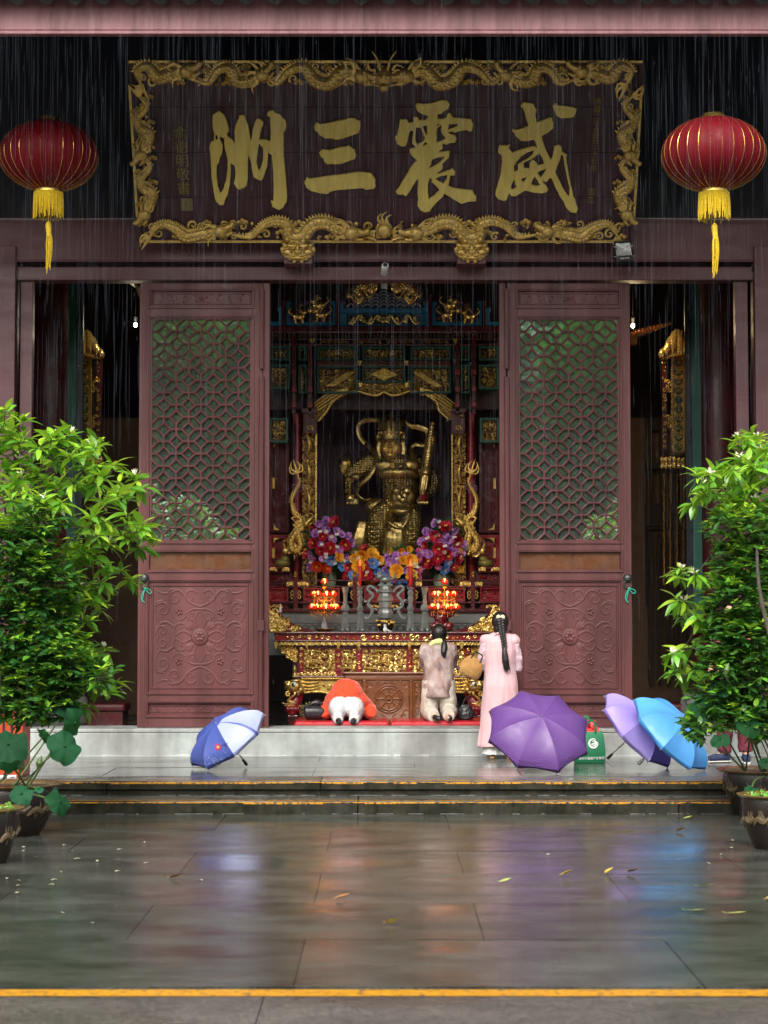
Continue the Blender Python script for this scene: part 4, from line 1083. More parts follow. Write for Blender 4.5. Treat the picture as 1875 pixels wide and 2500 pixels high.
# ==== the two red lanterns
SILK = M('red_silk', (0.120, 0.0008, 0.006), 0.6, var=0.10, scale=5, bump=0.15, bscale=140, dist=.003, spec=.2)
YTAS = M('yellow_tassel', (0.62, 0.43, 0.012), 0.55, var=0.25, scale=40)
BRASS = M('brass', (0.70, 0.48, 0.12), 0.25, metal=0.9, var=.15)
def lantern(u, v, d, label):
 c = at(u, v, d)
 root = thing('red_lantern', c, label, 'lantern', 'red lanterns under the eave')
 RX, RZ, nr = 0.515, 0.362, 28
 q = MB(); rings = []
 m = 22
 for j in range(m + 1):
  ph = lerp(-1.32, 1.32, j / m)
  rr, zz = RX * cos(ph), RZ * sin(ph) * 1.02
  rings.append([c + Vector((rr * (1 - .022 * (abs(sin(nr * a / 2)))) * cos(a), rr * (1 - .022 * abs(sin(nr * a / 2))) * sin(a), zz)) for a in [2 * pi * k / (nr * 4) for k in range(nr * 4)]])
 q.loft(rings); q.build('shade', SILK, root, smooth=True, angle=60)
 ribs = None
 for k in range(nr):
  a = 2 * pi * k / nr
  q = MB(); q.tube([c + Vector(((RX + .002) * cos(ph) * cos(a), (RX + .002) * cos(ph) * sin(a), RZ * 1.02 * sin(ph))) for ph in [lerp(-1.32, 1.32, j / 14) for j in range(15)]], .0022, 4, caps=False)
  q.build('rib', BRASS, root, smooth=True)
 q = MB(); q.lathe([(.12, -.03), (.135, 0), (.12, .03), (.10, .06)], c + Vector((0, 0, .345)), 24); q.build('top_collar', BRASS, root, smooth=True)
 q = MB(); q.lathe([(.142, -.09), (.145, -.05), (.14, 0), (.128, .04)], c + Vector((0, 0, -.345)), 24); q.build('bottom_collar', BRASS, root, smooth=True)
 q = MB(); rg = random.Random(4)
 for k in range(110):
  a = 2 * pi * k / 110; l = .245 + rg.uniform(-.05, .02)
  e = Vector((.146 * cos(a) + rg.uniform(-.012, .012), .146 * sin(a) + rg.uniform(-.012, .012), -.40 - l))
  b0 = Vector((.148 * cos(a), .148 * sin(a), -.385))
  q.tube([c + b0, c + (b0 + e) / 2 + Vector((rg.uniform(-.004, .004), rg.uniform(-.004, .004), 0)), c + e], [.005, .0055, .004], 4)
 q.build('fringe', YTAS, root, kind='stuff')
 q = MB(); q.tube([c + Vector((0, 0, -.36)), c + Vector((.004, 0, -.70))], .004, 5); q.build('cord', YTAS, root)
 q = MB(); q.ball(c + Vector((.004, 0, -.735)), (.032, .032, .05), 10, 8); q.tube([c + Vector((.004, 0, -.75)), c + Vector((.012, 0, -.84))], [.03, .026], 8)
 for k in range(26):
  a = rg.uniform(0, 6.3); l = rg.uniform(.15, .42)
  q.tube(smoothpath([c + Vector((.012 + .022 * cos(a), .022 * sin(a), -.82)), c + Vector((.014 + .03 * cos(a), .03 * sin(a), -.82 - l * .5)), c + Vector((-.004 + .014 * cos(a) + (.02 if k % 3 == 0 else 0), .014 * sin(a), -.82 - l))], 4), .0045, 4)
 q.build('tassel', YTAS, root, smooth=True)
 hang = c.z + .36
 q = MB(); q.tube([c + Vector((0, 0, .38)), Vector((c.x, c.y, slope(c.y) - .05))], .005, 5); q.build('hanging_wire', BLACK, root)
 return root
lantern(119, 381, 20.5, 'red silk lantern with yellow tassel hanging at the left of the plaque')
lantern(1742, 377, 19.5, 'red silk lantern with yellow tassel hanging at the right of the plaque')
# ==== the shrine at the back of the hall
GROUND = M('gilded_ground', (0.10, 0.012, 0.010), 0.35, metal=.55, var=.2, scale=30, col2=(.62, .42, .12), bump=1.0, bscale=34, dist=.03, c2lo=.44, c2hi=.56)
def pbox(q, u0, u1, v0, v1, d0, d1, mi=0):
 """box whose front face at depth d0 covers the photo rectangle u0..u1, v0..v1"""
 a, b = at(u0, v0, d0), at(u1, v1, d0)
 return q.box(min(a.x, b.x), max(a.x, b.x), d0, d1, min(a.z, b.z), max(a.z, b.z), mi)
def pfield(q, u0, u1, v0, v1, d, r, seed, dense=1.0, figures=0):
 a, b = at(u0, v1, d), at(u1, v0, d)
 scroll_field(q, a.x, b.x, a.z, b.z, d, r, seed, dense, figures)
def pstrip(q, u0, u1, v0, v1, d, r):
 a, b = at(u0, v1, d), at(u1, v0, d)
 carved_strip(q, a.x, b.x, a.z, b.z, d, r)
def mir(u): return 1875.5 - u
BLUEP = M('teal_blue_paint', (0.016, 0.20, 0.40), 0.45, var=.2)
LACQ = M('red_lacquer', (0.22, 0.010, 0.016), 0.28, var=0.22, scale=5, coat=.35)
LACQD = M('maroon_lacquer', (0.085, 0.010, 0.014), 0.22, var=0.22, scale=4, coat=.5)
NICHE = M('plum_niche_paint', (0.095, 0.032, 0.052), 0.55, var=.25, scale=2)
WAVE = M('wave_white_paint', (0.30, 0.33, 0.40), 0.5)
GOLDB = M('bright_gilding', (0.78, 0.55, 0.17), 0.26, metal=0.85, var=0.22, scale=20, bump=0.3, bscale=90, dist=.004)
PLUMC = M('plum_cloud_paint', (0.16, 0.055, 0.11), 0.5)
shrine = thing('shrine', (0, 26, ZF), 'tall carved shrine of red lacquer and gilding filling the hall behind the altar', 'shrine')
def SH(q, name, mat, **k): return q.build(name, mat, shrine, **k)
DC = 25.6
# --- blue crest along the top
q = MB(); pbox(q, 828, 1046, 756, 763, DC, DC + .12); pbox(q, 828, 1046, 765, 795, DC, DC + .12)
q.prism([(at(u, v, DC).x, at(u, v, DC).z) for u, v in ((828, 756), (828, 733), (838, 735), (842, 742), (836, 747), (842, 752), (1032, 752), (1038, 747), (1032, 742), (1036, 735), (1046, 733), (1046, 756))], DC, DC + .1)
for u0, u1, vt in ((698, 820, 733), (1055, 1177, 733), (640, 689, 748), (1186, 1240, 748)):
 q.prism([(at(u, v, DC).x, at(u, v, DC).z) for u, v in ((u0, 795), (u0, vt + 6), (u0 + 4, vt + 2), (u0 + 14, vt + 6), (u0 + 8, vt + 14), (u0 + 8, 785), (u1 - 8, 785), (u1 - 8, vt + 12), (u1 - 14, vt + 5), (u1 - 4, vt), (u1, vt + 3), (u1, 795))], DC, DC + .1)
SH(q, 'crest_frame', BLUEP, bevel=.006)
q = MB()
for u0, u1, vt in ((706, 812, 742), (1063, 1169, 742), (836, 1038, 770)): pbox(q, u0, u1, vt, 789, DC + .03, DC + .06)
SH(q, 'crest_board', NIGHTBLUE)
q = MB(); pbox(q, 846, 1028, 768, 792, DC - .004, DC + .02); SH(q, 'crest_board', NIGHTBLUE, bevel=.003)
q = MB(); pstrip(q, 850, 1024, 769, 791, DC - .012, .018); SH(q, 'crest_carving', GOLDB, smooth=True, kind='stuff')
q = MB()
for k in range(5):  # sea waves under the dragons
 for j in range(9 - k * 2):
  uc, vc = 937 + (j - (8 - k * 2) / 2) * 20, 750 - k * 8
  P = [at(uc + 11 * cos(a), vc - 8 * sin(a) ** 2 + 0, DC - .01) for a in [pi * t / 8 for t in range(9)]]
  q.tube(P, .011, 5)
SH(q, 'wave_carving', WAVE, smooth=True, kind='stuff')
q = MB(); a = [at(u, v, DC + .03) for u, v in ((848, 754), (880, 740), (937, 716), (994, 740), (1028, 754))]
q.prism([(p.x, p.z) for p in a], DC + .02, DC + .06); SH(q, 'wave_board', M('deep_blue_paint', (.012, .02, .07), .5))
def pdragon(name, pts, r, d, mat, **k):
 q = MB(); P = [at(u, v, d) for u, v in pts]
 dragon(q, [(p.x, p.z) for p in P], r, d, **k)
 return SH(q, name, mat, smooth=True, angle=60)
pdragon('crest_dragon', [(858, 722), (866, 735), (878, 738), (884, 724), (872, 712), (878, 700), (896, 702), (908, 710), (914, 698), (905, 688)], .05, DC - .05, GOLDB, k=5, legs=True)
pdragon('crest_dragon', [(mir(u), v) for u, v in [(858, 722), (866, 735), (878, 738), (884, 724), (872, 712), (878, 700), (896, 702), (908, 710), (914, 698), (905, 688)]], .05, DC - .05, GOLDB, k=5)
q = MB()
rg = random.Random(31)
for s in (0, 1):
 f = mir if s else (lambda u: u)
 for u, v in ((838, 738), (848, 730), (860, 742), (880, 745), (895, 735), (905, 728), (868, 700), (856, 706), (890, 690), (918, 720)):
  p = at(f(u), v, DC); cloud(q, p.x, p.z, DC - .005, .042)
 for u, v in ((712, 780), (718, 765), (735, 745), (752, 740), (770, 742), (790, 748), (804, 760), (806, 778), (790, 783), (760, 784), (735, 786)):
  p = at(f(u), v, DC); cloud(q, p.x, p.z, DC + .01, .045)
SH(q, 'cloud_carving', PLUMC, smooth=True, kind='stuff')
for f in ((lambda u: u), mir):  # beasts flanking a gold sun
 q = MB(); p = at(f(757), 757, DC); q.ball(p, (.05, .05, .05), 10, 8)
 for u, v, s in ((730, 772, 1), (785, 768, -1), (778, 745, -1)):
  p = at(f(u), v, DC - .03); sg = s if f(1) == 1 else -s
  q.ball(p, (.075, .04, .05), 9, 6); q.ball(p + Vector((sg * .07, -.01, .05)), (.038, .035, .036), 8, 6)
  for dx in (-.05, .04): q.tube([p + Vector((dx, 0, -.02)), p + Vector((dx + .02 * sg, 0, -.1))], [.022, .014], 6)
  q.tube(smoothpath([p + Vector((-sg * .07, 0, .01)), p + Vector((-sg * .13, 0, .06)), p + Vector((-sg * .10, 0, .11))], 4), [.018 - .0015 * j for j in range(9)], 6)
  for j in range(3): flame(q, (p + Vector((sg * .05, 0, .08))).x, (p + Vector((0, 0, .06))).z, p.y, pi / 2 + sg * (.4 + j * .5), .09, .014)
 SH(q, 'beast_carving', GOLDB, smooth=True, kind='stuff')
for u in (692, 824, 1051, 1182):
 q = MB(); pbox(q, u - 4, u + 4, 722 if u in (824, 1051) else 738, 797, DC - .04, DC + .1); p = at(u, 720 if u in (824, 1051) else 736, DC); q.ball((p.x, DC, p.z), .03, 8, 6); SH(q, 'crest_post', LACQD, bevel=.004)
# --- entablature: beams, bracket rows and carved rows in green frames
q = MB(); pbox(q, 620, 1255, 796, 812, 25.55, 26.1); SH(q, 'upper_beam', LACQD, bevel=.01)
q = MB(); pbox(q, 620, 1255, 812, 1000, 26.0, 26.2); SH(q, 'upper_panel', M('shrine_dark_red', (.030, .008, .012), .5))
q = MB()
for k in range(62):
 u = 668 + k * 8.7; pbox(q, u, u + 3, 812, 825, 25.75, 25.98)
SH(q, 'bracket_row', M('dull_bronze_paint', (.13, .07, .02), .5), kind='stuff')
q = MB(); pbox(q, 620, 1255, 826, 829, 25.75, 26.05); pbox(q, 620, 1255, 839, 843, 25.7, 26.05); pbox(q, 774, 1100, 881, 893, 25.7, 26.05); SH(q, 'middle_beam', LACQD, bevel=.006)
q = MB()
for k in range(4):
 u = 776 + k * 82; pstrip(q, u + 4, u + 74, 830, 838, 25.9, .010)
SH(q, 'thin_carving', M('copper_gilding', (.45, .20, .06), .4, metal=.6), smooth=True, kind='stuff')
PAN = ((774, 873), (884, 990), (1002, 1101))
FR = ((658, 706, 845, 880), (728, 750, 845, 880), (1125, 1147, 845, 880), (1169, 1218, 845, 880), (658, 706, 890, 950), (728, 750, 890, 960), (1125, 1147, 890, 960), (1169, 1218, 890, 950), (658, 703, 1020, 1080), (1172, 1218, 1020, 1080))
frames = [(u0, u1, 846, 880) for u0, u1 in PAN] + [(u0, u1, 893, 934 if (u0, u1) == PAN[1] else 960) for u0, u1 in PAN] + list(FR)
for n, (u0, u1, v0, v1) in enumerate(frames):
 q = MB(); a, b = at(u0, v1, 25.72), at(u1, v0, 25.72)
 frame_rings(q, a.x, b.x, a.z, b.z, [(0, 25.95), (0, 25.72), (.026, 25.72), (.030, 25.84)], fill=False); SH(q, 'carved_frame', GREENP)
 q = MB(); q.box(a.x + .01, b.x - .01, 25.83, 25.87, a.z + .01, b.z - .01); SH(q, 'carved_board', GROUND)
 if (u0, u1, v0) == (774, 873, 893) or (u0, u1, v0) == (1002, 1101, 893): v1 -= 6
 q = MB(); pfield(q, u0 + 6, u1 - 6, v0 + 6, v1 - 6, 25.81, .021, n + 5, 1.25, figures=1 if n < 6 else 0)
 if n == 4:
  p = at(937, 914, 25.78); q.prism([(p.x - .17, p.z), (p.x, p.z - .085), (p.x + .17, p.z), (p.x, p.z + .085)], 25.77, 25.84)
 if n in (3, 5):
  s = 1 if n == 3 else -1
  for j in range(4): q.tube([at(823 if n == 3 else 1052, 940 - 0, 25.76) + Vector((-s * .14 + j * .03 * s, 0, -.02 + .0 * j)), at(823 if n == 3 else 1052, 905, 25.76) + Vector((s * .14 + j * .03 * s, 0, -.02))], .012, 5)
 SH(q, 'gilt_carving', GOLD, smooth=True, kind='stuff')
for u, v in ((879, 886), (992, 886), (880, 940), (993, 940), (763, 832), (1111, 832)):
 q = MB(); p = at(u, v, 25.65); q.prism([(p.x - .03, p.z + .025), (p.x - .012, p.z - .03), (p.x + .012, p.z - .03), (p.x + .03, p.z + .025)], 25.6, 25.68); SH(q, 'gilt_stud', GOLDB, bevel=.004)
for u in (718, 757, 1117, 1157):
 q = MB(); pbox(q, u - 5, u + 5, 812, 1010, 25.7, 25.8); SH(q, 'red_pole', LACQD, bevel=.008)
 for v in (908, 950, 988):
  q = MB(); pbox(q, u - 6, u + 6, v - 6, v + 6, 25.62, 25.7); SH(q, 'red_block', LACQ, bevel=.006)
# --- the cusped arch with gilt scrolls
inner = [(779, 1026), (797, 1005), (808, 986), (824, 971), (842, 960), (871, 955), (900, 963), (922, 965), (937, 957), (955, 965), (976, 963), (1002, 955), (1031, 960), (1052, 967), (1067, 985), (1072, 1002), (1094, 1022)]
outer = [(766, 1026), (768, 985), (790, 962), (815, 952), (842, 945), (871, 932), (900, 929), (922, 928), (937, 926), (955, 928), (976, 929), (1002, 932), (1031, 945), (1058, 952), (1085, 962), (1106, 985), (1108, 1022)]
q = MB(); q.prism([(at(u, v, 25.85).x, at(u, v, 25.85).z) for u, v in inner + outer[::-1]], 25.86, 25.95); SH(q, 'arch_board', GROUND)
q = MB()
q.tube(smoothpath([at(u, v, 25.8) for u, v in inner], 4), .018, 7)
rg = random.Random(3)
for k in range(len(inner) - 1):
 for j in range(3):
  t = (j + .5) / 3
  for m in range(2):
   u = lerp(lerp(inner[k][0], outer[k][0], .28 + .45 * m), lerp(inner[k + 1][0], outer[k + 1][0], .28 + .45 * m), t); v = lerp(lerp(inner[k][1], outer[k][1], .28 + .45 * m), lerp(inner[k + 1][1], outer[k + 1][1], .28 + .45 * m), t)
   p = at(u, v, 25.83); scroll(q, spiral(p.x, p.z, .05, 1.2, rg.uniform(0, 6), rg.choice((1, -1)), 12), 25.83, .012, flat=.8)
   leafpad(q, p.x, p.z, 25.82, .07, .03, rg.uniform(0, 6.3))
for s in (0, 1):
 f = mir if s else (lambda u: u)
 for j in range(4): q.tube(smoothpath([at(f(768 + j * 2), 985 + j * 6, 25.8), at(f(800 + j * 8), 962 + j * 3, 25.78), at(f(850), 948 + j * 2, 25.8)], 5), .012, 5)
SH(q, 'arch_carving', GOLD, smooth=True, kind='stuff')
# --- niche behind the statue
q = MB(); pbox(q, 740, 1135, 940, 1470, 27.35, 27.45); SH(q, 'niche_back', NICHE)
q = MB(); pbox(q, 740, 760, 940, 1470, 26.2, 27.34); pbox(q, 1115, 1135, 940, 1470, 26.2, 27.34); SH(q, 'niche_side', NICHE)
q = MB()
for (u, v) in ((832, 1035), (815, 1080), (1080, 1205), (840, 1260), (1070, 1020), (1040, 1150)):
 p = at(u, v, 27.3)
 for k, (dx, dz) in enumerate(((-.09, 0), (0, .04), (.09, 0))): scroll(q, spiral(p.x + dx, p.z + dz, .045, 1.3, 1, 1, 12), 27.34, .006)
 q.tube([(p.x - .3, 27.34, p.z - .06), (p.x + .25, 27.34, p.z - .05)], .006, 5)
SH(q, 'painted_cloud', M('faded_blue_paint', (.035, .06, .10), .5), kind='stuff')
# --- each side: red column, gilt openwork strip, crawling dragon, panelled screen
for f, lab in (((lambda u: u), 'left'), (mir, 'right')):
 sg = 1 if lab == 'left' else -1
 p = at(f(725), 1300, 26.0)
 q = MB(); q.lathe([(.052, Z(1450, 26)), (.052, Z(1010, 26))], (p.x, 26.0, 0), 18); SH(q, 'red_column', LACQ, smooth=True)
 q = MB(); pbox(q, *sorted((f(736), f(774))), 996, 1006, 25.7, 25.95); pbox(q, *sorted((f(740), f(774))), 1006, 1058, 25.78, 25.95); SH(q, 'capital', LACQD, bevel=.008)
 q = MB(); pfield(q, *sorted((f(740), f(773))), 1008, 1056, 25.76, .017, 9); SH(q, 'capital_carving', GOLD2, smooth=True, kind='stuff')
 q = MB(); pbox(q, *sorted((f(738), f(774))), 1058, 1440, 25.92, 25.98); SH(q, 'strip_board', GROUND)
 q = MB(); pbox(q, *sorted((f(769.5), f(773.5))), 1030, 1425, 25.84, 25.92); SH(q, 'gilt_edge', GOLDB, bevel=.004)
 q = MB(); pfield(q, *sorted((f(739), f(768))), 1062, 1436, 25.9, .014, 21, .95)
 for k in range(5):
  v = 1085 + k * 68; p0 = at(f(752), v, 25.86)
  q.tube(smoothpath([at(f(750), v - 24, 25.86), at(f(756), v, 25.84), at(f(751), v + 28, 25.86)], 4), [.012 + .016 * sin(pi * j / 8) for j in range(9)], 7)
  q.ball(at(f(750), v - 28, 25.85), (.022, .02, .026), 7, 5)
 SH(q, 'openwork_carving', GOLD, smooth=True, kind='stuff')
 zz = lambda pts: [(f(640 + x / 5.53), 1040 + y / 5.53) for x, y in pts]
 pdragon('column_dragon', zz([(475, 640), (505, 780), (440, 900), (400, 1030), (430, 1180), (520, 1270), (470, 1420), (395, 1540), (400, 1650), (460, 1690), (520, 1610), (490, 1480), (500, 1380), (575, 1330)]), .046, 25.72, GOLD, k=5, mane=1.25)
 q = MB(); p = at(f(726), 1200, 25.75)
 for dx, dz in ((0, 0), (.06, .03), (-.04, .05), (.03, .09)): scroll(q, spiral(p.x + dx, p.z + dz, .04, 1.3, 1, 1, 12), 25.72, .009)
 SH(q, 'cloud_knot', PLUMC, smooth=True, kind='stuff')
 q = MB(); p = at(f(690), 1375, 25.8)  # little green rock with a gilt bird
 q.ball(p, (.10, .06, .06), 10, 7); q.ball(p + Vector((sg * .03, 0, .05)), (.06, .05, .05), 9, 6); SH(q, 'green_rock', M('mossy_gilt', (.20, .17, .035), .45, metal=.3), smooth=True)
 q = MB(); p = at(f(697), 1345, 25.76)
 q.ball(p, (.045, .03, .05), 9, 6); q.tube(smoothpath([p + Vector((0, 0, .03)), p + Vector((-sg * .03, 0, .10)), p + Vector((sg * .0, -.01, .14))], 4), [.02 - .001 * j for j in range(9)], 6)
 for j in range(4): flame(q, p.x + sg * .03, p.z - .02, 25.76, (0 if sg > 0 else pi) + (j - 1) * .5 * sg, .13, .018)
 SH(q, 'gilt_bird', GOLDB, smooth=True, kind='stuff')
 q = MB(); a, b = at(min(f(655), f(706)), 1300, 25.98), at(max(f(655), f(706)), 1065, 25.98)
 frame_rings(q, a.x, b.x, a.z, b.z, [(0, 26.05), (0, 25.95), (.045, 25.95), (.05, 26.03)]); SH(q, 'screen_panel', LACQD)
 q = MB(); a, b = at(min(f(655), f(706)), 1385, 25.98), at(max(f(655), f(706)), 1306, 25.98)
 frame_rings(q, a.x, b.x, a.z, b.z, [(0, 26.05), (0, 25.95), (.05, 25.95), (.055, 26.03)]); SH(q, 'screen_panel', LACQ)
 q = MB()
 for (cu, cv, du, dv) in ((668, 1077, 1, 1), (668, 1294, 1, -1), (668, 1313, 1, 1), (668, 1180, 0, 0), (668, 1350, 0, 0)):
  p = at(f(cu), cv, 25.94); dx = sg * .085 if du else .0
  if du: q.prism([(p.x, p.z), (p.x + dx, p.z), (p.x + dx * .3, p.z - dv * .03), (p.x, p.z - dv * .09)], 25.93, 25.96)
  else: q.box(p.x - .016, p.x + .016, 25.93, 25.96, p.z - .07, p.z + .07)
 SH(q, 'gilt_corner', GOLD, bevel=.003)
 q = MB(); pbox(q, *sorted((f(640), f(708))), 1384, 1390, 25.4, 25.9); pbox(q, *sorted((f(640), f(708))), 1394, 1398, 25.42, 25.9); pbox(q, *sorted((f(640), f(712))), 1398, 1440, 25.5, 25.9); SH(q, 'side_stand', LACQD, bevel=.006)
 q = MB(); pfield(q, *sorted((f(657), f(705))), 1402, 1420, 25.48, .014, 5); SH(q, 'fretwork', LACQ, smooth=True, kind='stuff')
 q = MB(); pstrip(q, *sorted((f(655), f(676))), 1386, 1394, 25.4, .012); pstrip(q, *sorted((f(690), f(706))), 1386, 1394, 25.4, .012); SH(q, 'gilt_strip', GOLD, smooth=True, kind='stuff')
# --- the red balustrade in front of the niche
DB = 25.25
q = MB()
for v0, v1, d0 in ((1415.5, 1418.5, DB - .04), (1430.5, 1433.5, DB - .04), (1469, 1473, DB - .05), (1486, 1494, DB - .07)):
 pbox(q, 640, 1240, v0, v1, d0, DB + .12)
SH(q, 'rail', LACQD, bevel=.006)
for u in (721, 858, 875, 1001, 1018, 1155):
 pass
for u in (721.5, 866, 1010, 1154.5):
 q = MB(); pbox(q, u - 5, u + 5, 1408, 1488, DB - .05, DB + .1); SH(q, 'rail_post', LACQD, bevel=.005)
 p = at(u, 1404, DB); q = MB(); q.lathe([(.022, 0), (.03, .02), (.018, .04), (.026, .06), (.012, .085), (0, .09)], (p.x, DB + .02, p.z - .04), 12); SH(q, 'post_knob', GOLDB, smooth=True)
for n, (u0, u1) in enumerate(((646, 704), (740, 829), (889, 988), (1046, 1135), (1172, 1230))):
 q = MB(); a, b = at(u0, 1468, DB), at(u1, 1435, DB)
 frame_rings(q, a.x, b.x, a.z, b.z, [(0, DB + .05), (0, DB - .02), (.018, DB - .02), (.022, DB + .04)]); SH(q, 'fretwork_frame', LACQ)
 q = MB(); pfield(q, u0 + 4, u1 - 4, 1439, 1464, DB + .03, .012, 60 + n, 1.0); SH(q, 'fretwork', LACQ, smooth=True, kind='stuff')
 q = MB(); pbox(q, u0, u1, 1475, 1485, DB, DB + .08); SH(q, 'lower_board', LACQD)
 q = MB(); pstrip(q, u0 + 14, u1 - 14, 1476, 1484, DB - .005, .011); SH(q, 'gilt_strip', GOLD, smooth=True, kind='stuff')
q = MB()
for u in (713, 731, 860, 873, 1002.5, 1015.5, 1145, 1163):
 for dv in (-4.2, 4.2):
  p = at(u, 1452 + dv, DB - .03)
  for s in range(4):
   a, b = (s * pi / 2, (s + 1) * pi / 2)
   q.tube([(p.x + .022 * cos(a), DB - .03, p.z + .034 * sin(a)), (p.x + .022 * cos(b), DB - .03, p.z + .034 * sin(b))], .0065, 5)
SH(q, 'gilt_diamond', GOLDB, kind='stuff')
q = MB()
for u0, u1 in ((700, 719), (726, 752), (850, 880), (1000, 1030), (1124, 1150), (1158, 1178)): pstrip(q, u0, u1, 1419.5, 1429.5, DB + .0, .014)
for u0, u1 in ((700, 719), (726, 752), (850, 880), (1000, 1030), (1124, 1150), (1158, 1178)): pbox(q, u0, u1, 1421, 1428.5, DB + .01, DB + .02)
SH(q, 'gilt_bracket', GOLDB, smooth=True, kind='stuff')
# --- grey stone bench under it with a carved cloud band
GST = M('grey_green_stone', (0.155, 0.175, 0.170), 0.45, var=.12, scale=6)
q = MB(); pbox(q, 650, 1225, 1494, 1600, DB - .02, DB + .5); pbox(q, 704, 1172, 1519, 1521, DB - .035, DB); SH(q, 'stone_bench', GST, bevel=.006)
q = MB()
for k in range(28):
 u = 712 + k * 16.6; p = at(u, 1533, DB - .02)
 scroll(q, [(p.x - .035, p.z - .03), (p.x - .04, p.z + .02), (p.x, p.z + .04), (p.x + .04, p.z + .02), (p.x + .035, p.z - .03)], DB - .02, .009, taper=False)
SH(q, 'stone_band', M('dark_grey_stone', (.075, .085, .085), .5), kind='stuff')
# ==== the gilded warrior statue
STG = M('antique_gold', (0.46, 0.33, 0.115), 0.33, metal=0.85, var=0.32, scale=7, bump=0.35, bscale=30, dist=.01)
SCALE = M('scale_armour_gold', (0.46, 0.33, 0.115), 0.30, metal=0.85, var=0.3, scale=9, bump=0.0)
nt, b, N, L = nodes_of(SCALE)
tc = N('ShaderNodeTexCoord'); vo = N('ShaderNodeTexVoronoi'); vo.inputs['Scale'].default_value = 26; vo.inputs['Randomness'].default_value = 0.35
mp = N('ShaderNodeMapping'); mp.inputs['Scale'].default_value = (1, .4, 1.15); L(tc.outputs['Object'], mp.inputs[0]); L(mp.outputs[0], vo.inputs['Vector'])
bp = N('ShaderNodeBump'); bp.inputs['Strength'].default_value = 0.9; bp.inputs['Distance'].default_value = .03; bp.invert = True
L(vo.outputs['Distance'], bp.inputs['Height']); L(bp.outputs[0], b.inputs['Normal'])
FACEG = M('bright_gold_skin', (0.72, 0.47, 0.12), 0.30, metal=0.7, var=.06, bump=0)
st = thing('guardian_statue', at(940, 1400, 26.6), 'gilded armoured guardian statue leaning on a long club inside the arched niche', 'statue')
def S(x, y, dd=0.0): return at(820 + x / 5.53, 980 + y / 5.53, 26.6 + dd)
def lim(q, pts, rad, n=10): q.tube(smoothpath([S(*p) for p in pts], 5), [lerp(rad[min(int(i / 5), len(rad) - 1)], rad[min(int(i / 5) + 1, len(rad) - 1)], (i % 5) / 5) for i in range(5 * (len(pts) - 1) + 1)], n)
q = MB()  # trunk, arms and legs fused
lim(q, [(800, 720, .05), (820, 860, 0), (850, 1050, -.02), (870, 1280, -.06), (880, 1450, -.04)], [.10, .25, .26, .235, .21], 16)
q.ball(S(480, 850, .02), (.17, .16, .16), 12, 9); q.ball(S(1080, 850, .05), (.14, .15, .15), 12, 9)
lim(q, [(500, 830, 0), (330, 900, 0), (200, 990, -.03), (165, 1130, -.08), (165, 1265, -.12)], [.14, .13, .11, .07, .055])
lim(q, [(1080, 850, .05), (1240, 960, .08), (1330, 1080, .02), (1280, 1200, -.08), (1190, 1280, -.16)], [.13, .12, .10, .08, .055])
lim(q, [(740, 1450, -.05), (600, 1560, -.20), (540, 1750, -.26), (500, 1960, -.22), (480, 2090, -.2)], [.17, .17, .155, .14, .10])
lim(q, [(960, 1450, -.05), (1020, 1560, -.18), (1030, 1750, -.22), (1020, 1960, -.18), (1010, 2090, -.2)], [.155, .145, .12, .105, .08])
lim(q, [(700, 1500, .1), (420, 1700, .1), (280, 2000, .1)], [.13, .08, .07]); lim(q, [(760, 1550, 0), (740, 1800, .0), (720, 2100, .0)], [.13, .08, .08])
lim(q, [(880, 1500, 0), (860, 1800, 0), (840, 2100, 0)], [.11, .07, .07])
put_blob('body', q, SCALE, st, .016, 5)
q = MB()  # plates, belts, belly mask
lim(q, [(600, 1010, -.26), (700, 960, -.30), (860, 960, -.34), (1000, 960, -.30), (1090, 1010, -.22)], [.05, .065, .06, .06, .05])
q.ball(S(880, 890, -.27), (.095, .06, .055), 12, 8); q.ball(S(660, 870, -.22), (.15, .08, .10), 12, 8); q.ball(S(1000, 870, -.22), (.13, .08, .10), 12, 8)
q.ball(S(900, 1280, -.26), (.17, .08, .17), 16, 12); q.ball(S(850, 1290, -.42), (.045, .04, .05), 9, 7); q.ball(S(930, 1275, -.42), (.045, .04, .05), 9, 7); q.ball(S(905, 1330, -.43), (.06, .05, .05), 9, 7); q.ball(S(880, 1380, -.40), (.11, .05, .045), 10, 7)
for dx in (-70, 70): q.ball(S(890 + dx, 1210, -.36), (.06, .04, .05), 9, 7)
lim(q, [(700, 1420, -.22), (830, 1480, -.32), (960, 1480, -.32), (1050, 1410, -.22)], [.035, .045, .045, .035])
lim(q, [(650, 1450, -.2), (690, 1600, -.34), (800, 1690, -.40), (900, 1720, -.40)], [.028, .034, .034, .02])
lim(q, [(1010, 1450, -.2), (990, 1560, -.34), (900, 1700, -.40)], [.025, .03, .02])
q.ball(S(560, 1430, -.10), (.17, .09, .12), 14, 9); q.ball(S(120, 860, 0), (.10, .10, .12), 10, 8)
lim(q, [(100, 780, 0), (70, 880, -.04), (110, 1000, -.05)], [.03, .05, .02])
lim(q, [(345, 990, -.14), (280, 1020, -.16), (200, 1010, -.15)], [.03, .05, .03])
for k in range(5): q.tube([S(415, 1640 + k * 62, -.34), S(520, 1665 + k * 62, -.43), S(630, 1640 + k * 62, -.36)], [.014, .018, .014], 6)
for k in range(6): q.tube([S(955, 1690 + k * 55, -.29), S(1030, 1700 + k * 55, -.35), S(1095, 1680 + k * 55, -.28)], [.012, .016, .012], 6)
lim(q, [(395, 1980, -.32), (500, 2010, -.37), (600, 1990, -.33)], [.04, .05, .04])
put_blob('armour_plates', q, STG, st, .010, 3)
q = MB()  # skirt folds
